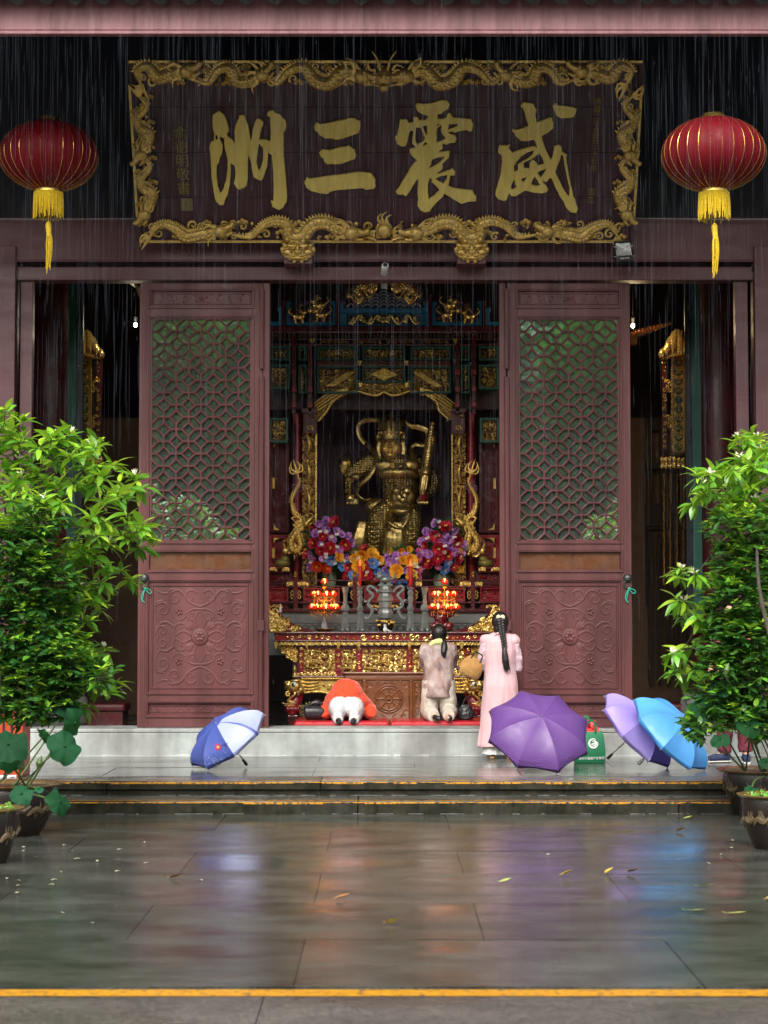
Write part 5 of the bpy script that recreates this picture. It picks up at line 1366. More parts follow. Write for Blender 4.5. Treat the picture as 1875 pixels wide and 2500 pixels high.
for k, (xa, xb) in enumerate(((330, 200), (380, 260), (430, 300), (700, 640), (760, 740), (820, 800), (880, 870))): lim(q, [(xa, 1620, -.12), ((xa + xb) / 2, 1850, -.16), (xb, 2120, -.12)], [.04, .05, .06])
put_blob('skirt', q, STG, st, .014, 4)
q = MB()  # head
c = S(745, 590, -.06)
q.ball(c, (.150, .155, .190), 16, 12); q.ball(c + Vector((-.01, -.06, -.12)), (.10, .09, .075), 12, 9)
q.tube([c + Vector((0, .02, -.10)), S(790, 760, 0)], [.10, .12], 12)
q.tube([c + Vector((-.015, -.14, .03)), c + Vector((-.018, -.178, -.045))], [.018, .030], 8)
for s in (-1, 1): q.ball(c + Vector((-.015 + s * .062, -.122, .012)), (.036, .025, .018), 8, 6); q.ball(c + Vector((-.01 + s * .075, -.095, -.06)), (.045, .05, .05), 9, 7)
q.ball(c + Vector((-.015, -.148, -.088)), (.040, .02, .012), 9, 6); q.ball(c + Vector((-.015, -.143, -.108)), (.034, .022, .014), 9, 6); q.ball(c + Vector((-.012, -.125, -.15)), (.035, .03, .025), 9, 6)
put_blob('head', q, FACEG, st, .009, 3)
q = MB()
for s in (-1, 1):
 q.tube([c + Vector((-.015 + s * .028, -.152, .035)), c + Vector((-.015 + s * .065, -.145, .062)), c + Vector((-.015 + s * .11, -.105, .065))], [.006, .010, .004], 6)
 q.ball(c + Vector((-.015 + s * .060, -.146, .012)), (.020, .006, .007), 8, 5)
q.tube([c + Vector((-.045, -.166, -.098)), c + Vector((-.015, -.170, -.096)), c + Vector((.015, -.166, -.098))], .004, 5)
q.build('face_paint', M('dark_brown_paint', (.03, .012, .006), .5), st, smooth=True)
q = MB()  # crown with ear wings
rings = []
for (z, r, k) in ((.06, .155, 0), (.12, .160, 0), (.18, .152, 0), (.27, .145, .01), (.36, .12, .02), (.40, .08, .02)):
 rings.append([c + Vector((r * cos(a), r * sin(a) * .95, z + (.02 * cos(a * 8) if z > .25 else 0))) for a in [2 * pi * j / 24 for j in range(24)]])
q.loft(rings); q.tube([c + Vector((.17 * cos(a), -abs(.17 * sin(a)) * 1.02, .075 - .02 * sin(a))) for a in [pi * j / 12 for j in range(13)]], .018, 7)
for j in range(7):
 a = pi * (j + .5) / 7; q.ball(c + Vector((.165 * cos(a), -.165 * sin(a), .16)), (.024, .02, .032), 8, 6); q.tube([c + Vector((.165 * cos(a), -.16 * sin(a), .2)), c + Vector((.15 * cos(a), -.15 * sin(a), .34)), c + Vector((.12 * cos(a), -.12 * sin(a), .42))], [.022, .018, .004], 6)
q.ball(c + Vector((0, -.10, .40)), (.03, .03, .06), 8, 6)
for s in (-1, 1):
 q.tube(smoothpath([c + Vector((s * .15, 0, .06)), c + Vector((s * .17, -.01, -.08)), c + Vector((s * .13, -.03, -.22))], 5), [.03, .04, .04, .04, .04, .04, .04, .04, .03, .02, .01], 7)
 q.ball(c + Vector((s * .175, -.02, .10)), (.03, .025, .06), 9, 7)
q.build('crown', STG, st, smooth=True)
q = MB()  # the floating scarf
def rib(pts, w):
 P = smoothpath([S(*p) for p in pts], 6); n = len(P)
 q.tube(P, [w * (.82 + .18 * sin(i * .30) ** 2) * (1 if i < n - 6 else (n - i) / 7 + .1) for i in range(n)], 9, flat=.35, fdir=Vector((0, 1, .2)))
rib([(1240, 395, 0), (1100, 345, .02), (980, 330, .04), (860, 235, .06), (700, 195, .06), (570, 250, .05), (400, 250, .02), (305, 340, 0), (330, 480, 0), (430, 600, -.02), (540, 720, -.16), (520, 860, -.26), (430, 1030, -.28), (310, 1130, -.22), (280, 1250, -.16), (370, 1340, -.14), (480, 1310, -.12)], .040)
rib([(1215, 380, 0), (1250, 480, 0), (1190, 585, -.02), (1070, 580, -.02), (1015, 660, -.05), (1080, 800, -.18), (1140, 980, -.2)], .036)
q.build('scarf', STG, st, smooth=True)
q = MB()  # club
a, b2 = S(1310, 270, -.20), S(1170, 1270, -.36)
def on(t): return a.lerp(b2, t)
q.tube([on(t) for t in (0, .03, .06, .08, .12, .2, .35, .5, .65, .68, .72, .74, .93, .95, 1.0)], [.04, .05, .03, .055, .05, .062, .066, .070, .072, .085, .085, .06, .062, .05, .04], 12)
for k in range(13): q.tube([on(.14 + k * .038) + Vector((.07 * cos(t), -.07 * abs(sin(t)), .03 * cos(t))) for t in [pi * j / 8 for j in range(9)]], .008, 5)
for k in range(3): q.tube([on(.75) + Vector(((k - 1) * .03, -.06, 0)), on(.92) + Vector(((k - 1) * .03, -.06, 0))], .009, 5)
q.build('club', STG, st, smooth=True)
q = MB(); q.tube([S(1175, 1270, -.36), S(1180, 1345, -.38)], [.05, .06], 10); q.build('club_grip', LACQ, st, smooth=True)
for (hx, hy, hd, lab) in ((170, 1290, -.14, 1), (1180, 1300, -.34, -1)):
 q = MB(); q.ball(S(hx + (25 if lab > 0 else 0), hy + 20, hd), (.075, .05, .07), 10, 8)
 for j in range(4):
  o = (j - 1.5) * 38
  if lab > 0: q.tube(smoothpath([S(hx + 20 + o * .6, hy + 40, hd - .03), S(hx + 45 + o * 1.1, hy + 85, hd - .06), S(hx + 50 + o * 1.2, hy + (122 - abs(j - 1.3) * 12), hd - .05)], 3), [.024, .024, .023, .022, .021, .018, .012], 7)
  else: q.tube(smoothpath([S(hx + o * .8, hy + 20, hd + .02), S(hx + o * 1.0, hy + 60, hd - .06), S(hx + o * .95, hy + 95, hd - .05)], 3), [.024, .024, .023, .022, .021, .018, .012], 7)
 if lab > 0: q.tube([S(hx + 40, hy + 10, hd - .02), S(hx + 100, hy + 40, hd - .05), S(hx + 140, hy + 75, hd - .05)], [.026, .024, .014], 7)
 else: q.tube([S(hx - 50, hy + 10, hd), S(hx - 80, hy + 40, hd - .05), S(hx - 78, hy + 68, hd - .06)], [.024, .022, .014], 7)
 put_blob('hand', q, STG, st, .008, 3)
q = MB(); pbox(q, 800, 1075, 1352, 1450, 26.3, 27.2); q.build('plinth', LACQD, st, bevel=.02)
# ==== the altar table
DT = 24.35
altar = thing('altar_table', at(937, 1760, 24.6), 'carved red and gold altar table with upswept ends and beast-headed legs', 'table')
def A(q, name, mat, **k): return q.build(name, mat, altar, **k)
q = MB(); pbox(q, 668, 1207, 1543, 1547.5, DT - .04, DT + .75); A(q, 'tabletop', LACQD, bevel=.006)
q = MB(); pbox(q, 671, 1204, 1547.8, 1563, DT, DT + .1); A(q, 'frieze', LACQ)
q = MB(); pfield(q, 672, 690, 1549, 1562, DT - .005, .014, 1)
for u0, u1 in ((692, 806), (900, 975), (1070, 1183)): pfield(q, u0, u1, 1551, 1561, DT - .004, .010, u0, .8)
for u0, u1 in ((810, 895), (980, 1066), (1186, 1203)): pfield(q, u0, u1, 1548.5, 1562.5, DT - .008, .018, u0, 1.1)
A(q, 'frieze_carving', GOLDB, smooth=True, kind='stuff')
q = MB(); pbox(q, 668, 1207, 1563.2, 1566, DT - .03, DT + .1); A(q, 'ledge', LACQD, bevel=.004)
q = MB(); pbox(q, 672, 1203, 1566, 1576, DT + .012, DT + .1); A(q, 'lower_frieze', LACQD)
q = MB(); pstrip(q, 680, 1195, 1566.6, 1575, DT + .008, .012); pstrip(q, 680, 1195, 1567, 1575.5, DT + .004, .009); A(q, 'frieze_carving', GOLDB, smooth=True, kind='stuff')
for u in (674, 749, 826, 876, 1000, 1050, 1127, 1202):
 q = MB(); pbox(q, u - 4, u + 4, 1566, 1579, DT - .02, DT + .02); p = at(u, 1580, DT); q.lathe([(.006, -.03), (.02, -.012), (.012, .0), (.02, .01)], (p.x, DT, p.z), 8); A(q, 'gilt_pendant', GOLD, bevel=.003)
q = MB(); pbox(q, 715, 1161, 1576, 1655, DT + .14, DT + .7); A(q, 'body', LACQD)
for u0, u1 in ((742, 818), (834, 869), (885, 992), (1008, 1043), (1059, 1134)):
 q = MB(); a, b = at(u0 - 4, 1645, DT + .1), at(u1 + 4, 1580, DT + .1)
 frame_rings(q, a.x, b.x, a.z, b.z, [(0, DT + .14), (0, DT + .07), (.018, DT + .07), (.022, DT + .10)], fill=False); A(q, 'panel_frame', LACQ)
 q = MB(); q.box(a.x + .01, b.x - .01, DT + .09, DT + .12, a.z + .01, b.z - .01); A(q, 'panel_ground', GROUND)
 q = MB(); pfield(q, u0 - 1, u1 + 1, 1583, 1641.5, DT + .085, .0165, u0 + 1, 1.25, figures=max(1, int((u1 - u0) / 22)))
 for k in range(4):
  v = 1588 + k * 14; rg = random.Random(u0 + k); ua = rg.uniform(u0, u1 - 20); q.tube([at(ua, v, DT + .06), at(min(u1, ua + rg.uniform(10, 40)), v + rg.uniform(-3, 3), DT + .055)], .010, 5)
 A(q, 'relief_scene', GOLDB, smooth=True, kind='stuff')
for u in (734, 826.5, 876.5, 1000, 1050.5, 1142):
 q = MB(); pbox(q, u - 4.5, u + 4.5, 1577, 1640, DT + .05, DT + .12); A(q, 'pilaster', LACQ, bevel=.004)
 q = MB(); pfield(q, u - 4, u + 4, 1579, 1636, DT + .045, .010, int(u), 1.0); A(q, 'pilaster_carving', GOLD, smooth=True, kind='stuff')
for f in ((lambda u: u), mir):
 sg = 1 if f(1) == 1 else -1
 # upswept wing
 tp = [(657, 1476), (669, 1487), (685, 1505), (712, 1525), (741, 1537.5), (765, 1543)]
 q = MB(); poly = [(at(f(u), v, DT + .05).x, at(f(u), v, DT + .05).z) for u, v in tp + [(690, 1543), (669, 1541), (660, 1533), (652, 1516), (650, 1490)]]
 q.prism(poly, DT + .05, DT + .12); A(q, 'upswept_wing', LACQ, bevel=.004)
 q = MB(); q.tube(smoothpath([at(f(u), v, DT + .06) for u, v in tp], 4), .022, 7); A(q, 'wing_rim', LACQD, smooth=True)
 q = MB(); rg = random.Random(8)
 for k in range(260):
  u = rg.uniform(652, 755); v = rg.uniform(1485, 1541)
  top_v = next((lerp(a[1], b_[1], (u - a[0]) / (b_[0] - a[0])) for a, b_ in zip(tp, tp[1:]) if a[0] <= u <= b_[0]), 1478)
  if v < top_v + 5: continue
  p = at(f(u), v, DT + .04)
  if k % 3: q.ball(p, (.028, .026, .026), 8, 6)
  else:
   scroll(q, spiral(p.x, p.z, .05, 1.1, rg.uniform(0, 6), 1, 10), p.y, .012, flat=.9)
  if k % 4 == 0:
   for a in range(3): leafpad(q, p.x, p.z, p.y - .01, .08, .05, rg.uniform(0, 6.3), h=.015)
 A(q, 'wing_carving', GOLDB, smooth=True, kind='stuff')
 # corner spandrel
 q = MB(); q.prism([(at(f(u), v, DT + .1).x, at(f(u), v, DT + .1).z) for u, v in ((684, 1577), (726, 1577), (726, 1619), (718, 1619), (718, 1612), (706, 1605), (696, 1594), (688, 1588))], DT + .1, DT + .15); A(q, 'spandrel', LACQ, bevel=.004)
 q = MB(); rg = random.Random(12)
 for k in range(46):
  u = rg.uniform(688, 722); v = rg.uniform(1579, 1610)
  if v - 1577 > (u - 684) * .95 + 4: continue
  p = at(f(u), v, DT + .09); scroll(q, spiral(p.x, p.z, .035, 1.1, rg.uniform(0, 6), 1, 10), p.y, .011, flat=.9)
  if k % 2: q.ball(p, (.022, .02, .022), 7, 5)
 A(q, 'spandrel_carving', GOLD, smooth=True, kind='stuff')
 # lower frieze, finial and ledge
 q = MB(); pbox(q, *sorted((f(716), f(838))), 1641.5, 1651, DT + .04, DT + .12); A(q, 'lower_frieze', LACQ)
 q = MB(); pstrip(q, *sorted((f(724), f(822))), 1642.5, 1650, DT + .035, .012); A(q, 'frieze_carving', GOLDB, smooth=True, kind='stuff')
 q = MB(); p = at(f(719.5), 1650, DT + .03); q.lathe([(.025, 0), (.03, .04), (.018, .06), (.028, .10), (.012, .13), (.002, .15)], (p.x, DT + .03, p.z - .02), 10); A(q, 'finial', GOLD, smooth=True)
 q = MB(); pbox(q, *sorted((f(714), f(845))), 1651, 1654.5, DT - .02, DT + .12); A(q, 'ledge', LACQD, bevel=.004)
 # carved apron
 ap = [(728, 1655), (842, 1655), (842, 1684), (820, 1697), (800, 1692), (780, 1688), (755, 1690), (738, 1692), (728, 1690)]
 q = MB(); q.prism([(at(f(u), v, DT).x, at(f(u), v, DT).z) for u, v in ap], DT + .02, DT + .08); A(q, 'apron', GOLD2, bevel=.006)
 q = MB()
 for k in range(26): p = at(f(738 + k * 4), 1657, DT); q.ball(p, (.016, .016, .02), 6, 5)
 for k in range(6):
  q.tube(smoothpath([at(f(735), 1664 + k * 4, DT - .005), at(f(760), 1668 + k * 4 - (k % 2) * 6, DT - .02), at(f(782), 1662 + k * 3, DT - .005)], 5), [.018 - .0014 * j for j in range(11)], 6)
 pfield(q, *sorted((f(782), f(838))), 1660, 1684, DT - .002, .016, 44, 1.1)
 q.tube(smoothpath([at(f(735), 1692, DT), at(f(780), 1689, DT - .01), at(f(815), 1697, DT)], 5), .016, 6)
 A(q, 'apron_carving', GOLD, smooth=True, kind='stuff')
 # beast head over the leg
 h = at(f(716), 1676, DT - .06)
 q = MB()
 def hb(dx, dy, dz, rx, ry, rz): q.ball(h + Vector((dx * sg, dy, dz)), (rx, ry, rz), 12, 9)
 hb(.02, 0, .0, .09, .10, .085); hb(-.06, -.02, .02, .055, .08, .045); hb(-.085, -.03, .045, .03, .05, .03); hb(-.05, -.06, .05, .025, .03, .025); hb(.05, -.03, .05, .05, .06, .04)
 hb(.09, 0, -.04, .05, .07, .05); hb(.0, -.05, -.02, .05, .05, .03); hb(.03, -.08, .075, .07, .03, .018)
 q.tube(smoothpath([h + Vector((-.10 * sg, -.03, -.01)), h + Vector((-.02 * sg, -.06, -.035)), h + Vector((.06 * sg, -.05, -.07)), h + Vector((.06 * sg, -.03, -.11))], 4), .02, 7)
 put_blob('beast_head', q, GOLDB, altar, .008, 2)
 q = MB(); q.ball(h + Vector((.012 * sg, -.095, .032)), (.034, .02, .026), 10, 7); A(q, 'eye', M('white_paint', (.75, .75, .72), .3, bump=0), smooth=True)
 q = MB(); q.ball(h + Vector((-.002 * sg, -.112, .030)), (.018, .008, .020), 9, 6)
 for k in range(4): q.tube([h + Vector(((-.01 + k * .018) * sg, -.10, .062)), h + Vector(((.015 + k * .022) * sg, -.095, .085 + .004 * k))], [.010, .002], 5)
 A(q, 'eye_paint', BLACK, smooth=True)
 q = MB()
 lim_ = [at(f(720), 1685, DT), at(f(724), 1705, DT), at(f(714), 1722, DT - .04), at(f(712), 1738, DT - .06)]
 q.tube(smoothpath(lim_, 4), [.10, .10, .095, .09, .085, .08, .08, .08, .08, .085, .08, .07, .06], 12)
 for k in range(4): q.ball(at(f(702 + k * 9), 1731, DT - .12), (.034, .06, .05), 10, 7);
 q.ball(at(f(714), 1741, DT - .08), (.075, .09, .04), 10, 7)
 put_blob('leg', q, LACQ, altar, .009, 2)
 q = MB(); p = at(f(710), 1700, DT - .10)
 q.tube(smoothpath([at(f(704), 1690, DT - .08), at(f(716), 1684, DT - .10), at(f(719), 1695, DT - .12), at(f(708), 1704, DT - .12), at(f(702), 1712, DT - .12)], 5), .016, 7)
 for k in range(7): flame(q, at(f(708), 1712, DT).x, at(f(708), 1712, DT).z, DT - .12, -pi / 2 + (k - 3) * .38, .085, .014, .3)
 for k in range(6): q.ball(at(f(702 + 4 * cos(k)), 1694 + 5 * sin(k), DT - .11), .018, 7, 5)
 A(q, 'leg_gilding', GOLDB, smooth=True, kind='stuff')
 q = MB(); pbox(q, *sorted((f(702), f(728))), 1746, 1755, DT - .14, DT + .12); pbox(q, *sorted((f(704), f(726))), 1755, 1790, DT - .12, DT + .10); A(q, 'leg_block', LACQD, bevel=.01)
zT = at(937, 1543, DT).z
# ==== offering chest in front of the altar
PALM = M('brown_carved_wood', (0.17, 0.060, 0.020), 0.30, var=.28, scale=3, bump=.15, stretch=(1, 1, 4), coat=.35)
chest = thing('offering_chest', at(939, 1780, 24.2), 'brown carved wooden offering chest with a wheel emblem in front of the altar', 'chest')
DX = 24.12
q = MB(); pbox(q, 838, 1041, 1641, 1646, DX - .05, DX + .3); pbox(q, 841, 1038, 1646, 1651, DX - .03, DX + .3); q.build('lid', PALM, chest, bevel=.008)
q = MB(); pbox(q, 842, 1037, 1651, 1800, DX, DX + .28); q.build('body', PALM, chest)
q = MB()
for u0, u1 in ((842, 850), (886, 893), (1001, 1007), (1029, 1037)): pbox(q, u0, u1, 1660, 1800, DX - .022, DX)
pbox(q, 842, 1037, 1651.2, 1660, DX - .022, DX)
q.build('frame', PALM, chest, bevel=.006)
for u0, u1 in ((851, 885), (894, 1000), (1008, 1028)):
 q = MB(); a, b = at(u0, 1760, DX), at(u1, 1662, DX)
 frame_rings(q, a.x, b.x, a.z, b.z, [(0, DX - .002), (.014, DX - .012), (.026, DX - .006)])
 cx, cz, w, h = (a.x + b.x) / 2, (a.z + b.z) / 2 + .02, (b.x - a.x) / 2, (b.z - a.z) / 2
 if u1 - u0 > 60:
  p = at(949, 1706, DX)
  for rr in (.165, .135, .05): q.tube([(p.x + rr * cos(t), DX - .012, p.z + rr * sin(t)) for t in [2 * pi * k / 32 for k in range(33)]], .010, 6)
  for k in range(8): q.tube([(p.x + .05 * cos(k * pi / 4), DX - .01, p.z + .05 * sin(k * pi / 4)), (p.x + .135 * cos(k * pi / 4), DX - .01, p.z + .135 * sin(k * pi / 4))], .010, 6); q.ball((p.x + .15 * cos(k * pi / 4), DX - .012, p.z + .15 * sin(k * pi / 4)), .016, 7, 5)
  q.ball((p.x, DX - .012, p.z), .022, 8, 6)
  for sx in (-1, 1):
   for sz in (-1, 1):
    scroll(q, smoothpath([(p.x + sx * .09, p.z + sz * .17, 0), (p.x + sx * .05, p.z + sz * .22, 0), (p.x + sx * .12, p.z + sz * .235, 0), (p.x + sx * .16, p.z + sz * .19, 0), (p.x + sx * .19, p.z + sz * .12, 0), (p.x + sx * .23, p.z + sz * .14, 0), (p.x + sx * .235, p.z + sz * .05, 0)], 5), DX - .008, .012, taper=False)
    for k in range(4): scroll(q, spiral(cx + sx * (w - .05 - .018 * k), cz + sz * (h - .05), .018, 1.2, k, 1, 10), DX - .008, .006)
 else:
  scroll_field(q, cx - w + .04, cx + w - .04, cz - h + .05, cz + h - .04, DX - .006, .010, u0, .8)
 q.build('carved_panel', PALM, chest, smooth=True)
# ==== things standing on the altar
PEW = M('pewter', (0.19, 0.21, 0.20), 0.36, metal=0.35, var=.22, scale=14, bump=.15)
def stand(u, v0=1543.5, d=DT + .22):
 p = at(u, v0, d); return Vector((p.x, d, zT + .001))
SCL = 1 / 198.0
def pewter(u, prof, label, name, cat, sq=6, d=DT + .22):
 b = stand(u, d=d); root = thing(name, b, label, cat, 'pewter altar vessels')
 q = MB(); q.lathe([(r * SCL, (1543.5 - v) * SCL) for r, v in prof], b, sq=sq); q.build('body', PEW, root, smooth=True, angle=35)
 q = MB(); r0 = prof[0][0] * SCL
 for k in range(4): a = k * pi / 2 + pi / 4; q.ball(b + Vector((r0 * .95 * cos(a), r0 * .95 * sin(a), .022)), (.022, .022, .024), 8, 6)
 q.build('foot', PEW, root, smooth=True)
 return root
VASE = [(9, 1537), (11, 1531), (7, 1516), (6.5, 1506), (8, 1500), (8, 1496), (6, 1495), (10.5, 1492), (12, 1486), (10.5, 1481), (6, 1476), (5, 1464), (6, 1452), (8.5, 1442), (9.5, 1436), (9.5, 1435)]
STICK = [(9, 1537), (10.5, 1532), (7, 1518), (6.5, 1506), (9, 1500), (9, 1497), (6, 1495), (9, 1490), (9.5, 1484), (6, 1479), (5.5, 1472), (7.5, 1466), (7.5, 1460), (5.5, 1456), (8, 1450), (8, 1446), (5.5, 1442), (9, 1437), (9, 1435)]
pewter(843, VASE, 'tall grey pewter vase with flared mouth beside the left lotus lamp', 'altar_vase', 'vase')
pewter(1037, VASE, 'tall grey pewter vase with flared mouth beside the right lotus lamp', 'altar_vase', 'vase')
for u, uc, lab, lab2 in ((879, 884, 'left', 'left of'), (1002, 1001.5, 'right', 'right of')):
 pewter(u, STICK, 'grey pewter candlestick holding a red candle, just %s the incense burner' % lab2, 'candlestick', 'candlestick')
 d = DT + .22; a = at(uc, 1436, d); b = at(uc, 1385, d)
 base = Vector((stand(u).x, d, zT + (1543.5 - 1435) * SCL)); hgt = b.z - a.z
 cd = thing('red_candle', base, 'red altar candle with gold script, %s the incense burner' % lab2, 'candle', 'red altar candles')
 q = MB(); q.lathe([(.006, 0), (.020, .05), (.024, hgt * .5), (.026, hgt), (.0, hgt + .004)], base, 14); q.build('wax', M('red_wax', (.50, .012, .016), .35, var=.08, coat=.3), cd, smooth=True)
 q = MB(); q.lathe([(.0, 0), (.014, .025), (.010, .05), (.0, .095)], base + Vector((0, 0, hgt + .003)), 10); q.build('flame', M('candle_bulb', (.8, .06, .01), .3, emit=(1, .10, .015), estr=1.6, bump=0), cd, smooth=True)
 q = MB()
 for k in range(6):
  zz = base.z + hgt * (.35 + .1 * k); q.tube([base + Vector((-.012, -.0255, zz - base.z)), base + Vector((.012, -.0255, zz - base.z + .012))], .003, 4)
 q.build('gold_mark', GOLDB, cd, kind='stuff')
b = stand(941); cen = thing('incense_burner', b, 'large grey pewter incense burner with lion lid and dragon handles, centre of the altar', 'incense burner')
q = MB(); q.lathe([(r * SCL, (1543.5 - v) * SCL) for r, v in ((12, 1514), (17, 1510), (20, 1500), (20, 1495), (17, 1490), (15, 1487), (17, 1484), (17, 1470), (20, 1468), (20, 1459), (17, 1456), (16, 1450), (20, 1447), (20, 1444), (17, 1440), (15, 1436), (15, 1432), (6, 1430))], b, sq=8); q.build('body', PEW, cen, smooth=True, angle=30)
q = MB(); pz = lambda v: b.z + (1543.5 - v) * SCL
q.box(b.x - .09, b.x + .09, b.y - .05, b.y + .05, pz(1431), pz(1428));
for dx, w in ((-.055, .02), (-.03, .015), (.03, .015), (.055, .02)): q.tube([(b.x + dx, b.y, pz(1428)), (b.x + dx * .8, b.y, pz(1418))], w, 6)
q.ball((b.x, b.y, pz(1416)), (.085, .05, .04), 10, 7); q.ball((b.x - .075, b.y - .01, pz(1409)), (.045, .045, .042), 9, 7)
for k in range(5): q.ball((b.x - .07 + .028 * cos(k * 1.3), b.y - .02, pz(1406) + .028 * sin(k * 1.3)), .018, 6, 5)
q.tube(smoothpath([(b.x + .08, b.y, pz(1415)), (b.x + .12, b.y, pz(1410)), (b.x + .11, b.y, pz(1403))], 4), .014, 6)
q.build('lion_lid', PEW, cen, smooth=True)
for s in (-1, 1):
 q = MB(); q.tube(smoothpath([(b.x + s * .09, b.y, pz(1447)), (b.x + s * .13, b.y, pz(1438)), (b.x + s * .19, b.y, pz(1432)), (b.x + s * .225, b.y, pz(1439)), (b.x + s * .19, b.y, pz(1446)), (b.x + s * .15, b.y, pz(1455)), (b.x + s * .20, b.y, pz(1468)), (b.x + s * .21, b.y, pz(1480)), (b.x + s * .16, b.y, pz(1490)), (b.x + s * .19, b.y, pz(1505)), (b.x + s * .23, b.y, pz(1512)), (b.x + s * .25, b.y, pz(1507))], 4), [.020, .022] + [.019] * 38 + [.016, .014, .012, .008, .004], 7)
 for v, dx in ((1452, .17), (1470, .23), (1478, .18), (1498, .15)): flame(q, b.x + s * dx, pz(v), b.y, (0.6 if s > 0 else pi - .6), .05, .012)
 q.tube([(b.x + s * .10, b.y, pz(1490)), (b.x + s * .16, b.y, pz(1486))], .014, 6)
 q.build('dragon_handle', PEW, cen, smooth=True)
bl = thing('lacquer_bowl', b, 'black lacquer bowl stand with gold flowers under the incense burner', 'bowl')
q = MB(); q.lathe([(r * SCL, (1543.5 - v) * SCL) for r, v in ((13, 1543.2), (15, 1540), (21, 1530), (22, 1521), (20, 1516), (20, 1514.5))], b, 22); q.build('bowl', M('black_lacquer', (.012, .010, .010), .18, coat=.6), bl, smooth=True)
q = MB(); rg = random.Random(2)
for k in range(12):
 a = pi + pi * (k + .5) / 12; z = (1543.5 - 1520) * SCL + rg.uniform(-.04, .02); q.ball(b + Vector((.112 * cos(a), .112 * sin(a), z)), (.016, .012, .014), 6, 4)
q.tube([b + Vector((.105 * cos(t), .105 * sin(t), (1543.5 - 1516) * SCL)) for t in [2 * pi * k / 24 for k in range(25)]], .008, 5); q.build('gold_flower', GOLD, bl, smooth=True, kind='stuff')
p = stand(940, d=DT + .06); fg = thing('white_figurine', p, 'tiny white figurine at the front of the altar below the incense burner', 'figurine')
q = MB(); q.ball(p + Vector((0, 0, .03)), (.028, .022, .035), 9, 7); q.ball(p + Vector((0, 0, .075)), (.02, .018, .02), 8, 6); q.ball(p + Vector((.06, 0, .008)), (.03, .02, .010), 8, 5); q.tube([p + Vector((.02, 0, .03)), p + Vector((.055, -.01, .012))], .010, 6)
put_blob('figure', q, WHT, fg, .005, 2)
p = stand(684, d=DT + .3); f2 = thing('white_figurine', Vector((p.x, DT + .3, Z(1492, DT + .3) - .02)), 'tiny pale figurine perched on the left upswept wing of the altar', 'figurine')
q = MB(); c = f2.location; q.tube([c, c + Vector((0, 0, .05)), c + Vector((0, 0, .09))], [.02, .018, .008], 8); q.ball(c + Vector((0, 0, .1)), .012, 8, 6); put_blob('figure', q, WHT, f2, .005, 2)
# red laughing figure on the altar's right
p = stand(1078, d=DT + .25); rb = thing('red_figurine', p, 'dark red polished laughing figure with raised arms on the right of the altar', 'figurine')
q = MB(); q.ball(p + Vector((0, 0, .07)), (.13, .10, .075), 12, 9); q.ball(p + Vector((0, -.03, .17)), (.095, .09, .095), 12, 9); q.ball(p + Vector((0, -.01, .29)), (.055, .055, .06), 10, 8); q.ball(p + Vector((0, 0, .345)), (.025, .025, .02), 8, 6)
for s in (-1, 1): q.tube(smoothpath([p + Vector((s * .07, 0, .22)), p + Vector((s * .13, -.01, .20)), p + Vector((s * .12, -.01, .29))], 4), .028, 7); q.ball(p + Vector((s * .09, -.06, .07)), (.06, .06, .05), 9, 7); q.ball(p + Vector((s * .055, -.01, .28)), (.015, .015, .03), 7, 5)
put_blob('figure', q, M('dark_red_glaze', (.12, .006, .010), .15, coat=.7, bump=0), rb, .010, 3)
# -- lotus lamp trees
LOT = M('lit_red_lotus', (0.50, 0.012, 0.006), 0.3, emit=(1.0, 0.03, 0.006), estr=0.16, var=.1, bump=0)
LOTC = M('lit_lotus_core', (1, .6, .2), 0.4, emit=(1.0, 0.36, 0.05), estr=7.0, bump=0)
CRYS = M('amber_crystal', (0.75, 0.40, 0.10), 0.08, trans=.6, var=.2, bump=0)
LEAFL = M('lamp_green', (0.03, 0.16, 0.03), 0.35)
CLEAR = M('clear_crystal', (0.8, .82, .85), 0.05, trans=.8, var=.1, bump=0)
pt = MB()
for ring, (n, r, h, w) in enumerate(((7, .046, .060, .015), (6, .034, .078, .011))):
 for k in range(n):
  a = 2 * pi * (k + ring * .5) / n; d_, s_ = Vector((cos(a), sin(a), 0)), Vector((-sin(a), cos(a), 0))
  b0 = d_ * .012; m1 = d_ * r + Vector((0, 0, h * .45)); tpp = d_ * r * .85 + Vector((0, 0, h))
  pt.add([b0 - s_ * .008, b0 + s_ * .008, m1 + s_ * w, tpp, m1 - s_ * w, m1 + d_ * .006], [(0, 1, 5), (1, 2, 5), (2, 3, 5), (3, 4, 5), (4, 0, 5)])
lotus_me = pt.mesh('lotus', True); lotus_me.materials.append(LOT)
cb = MB(); cb.ball((0, 0, .040), (.019, .019, .034), 8, 6); core_me = cb.mesh('bulb', True); core_me.materials.append(LOTC)
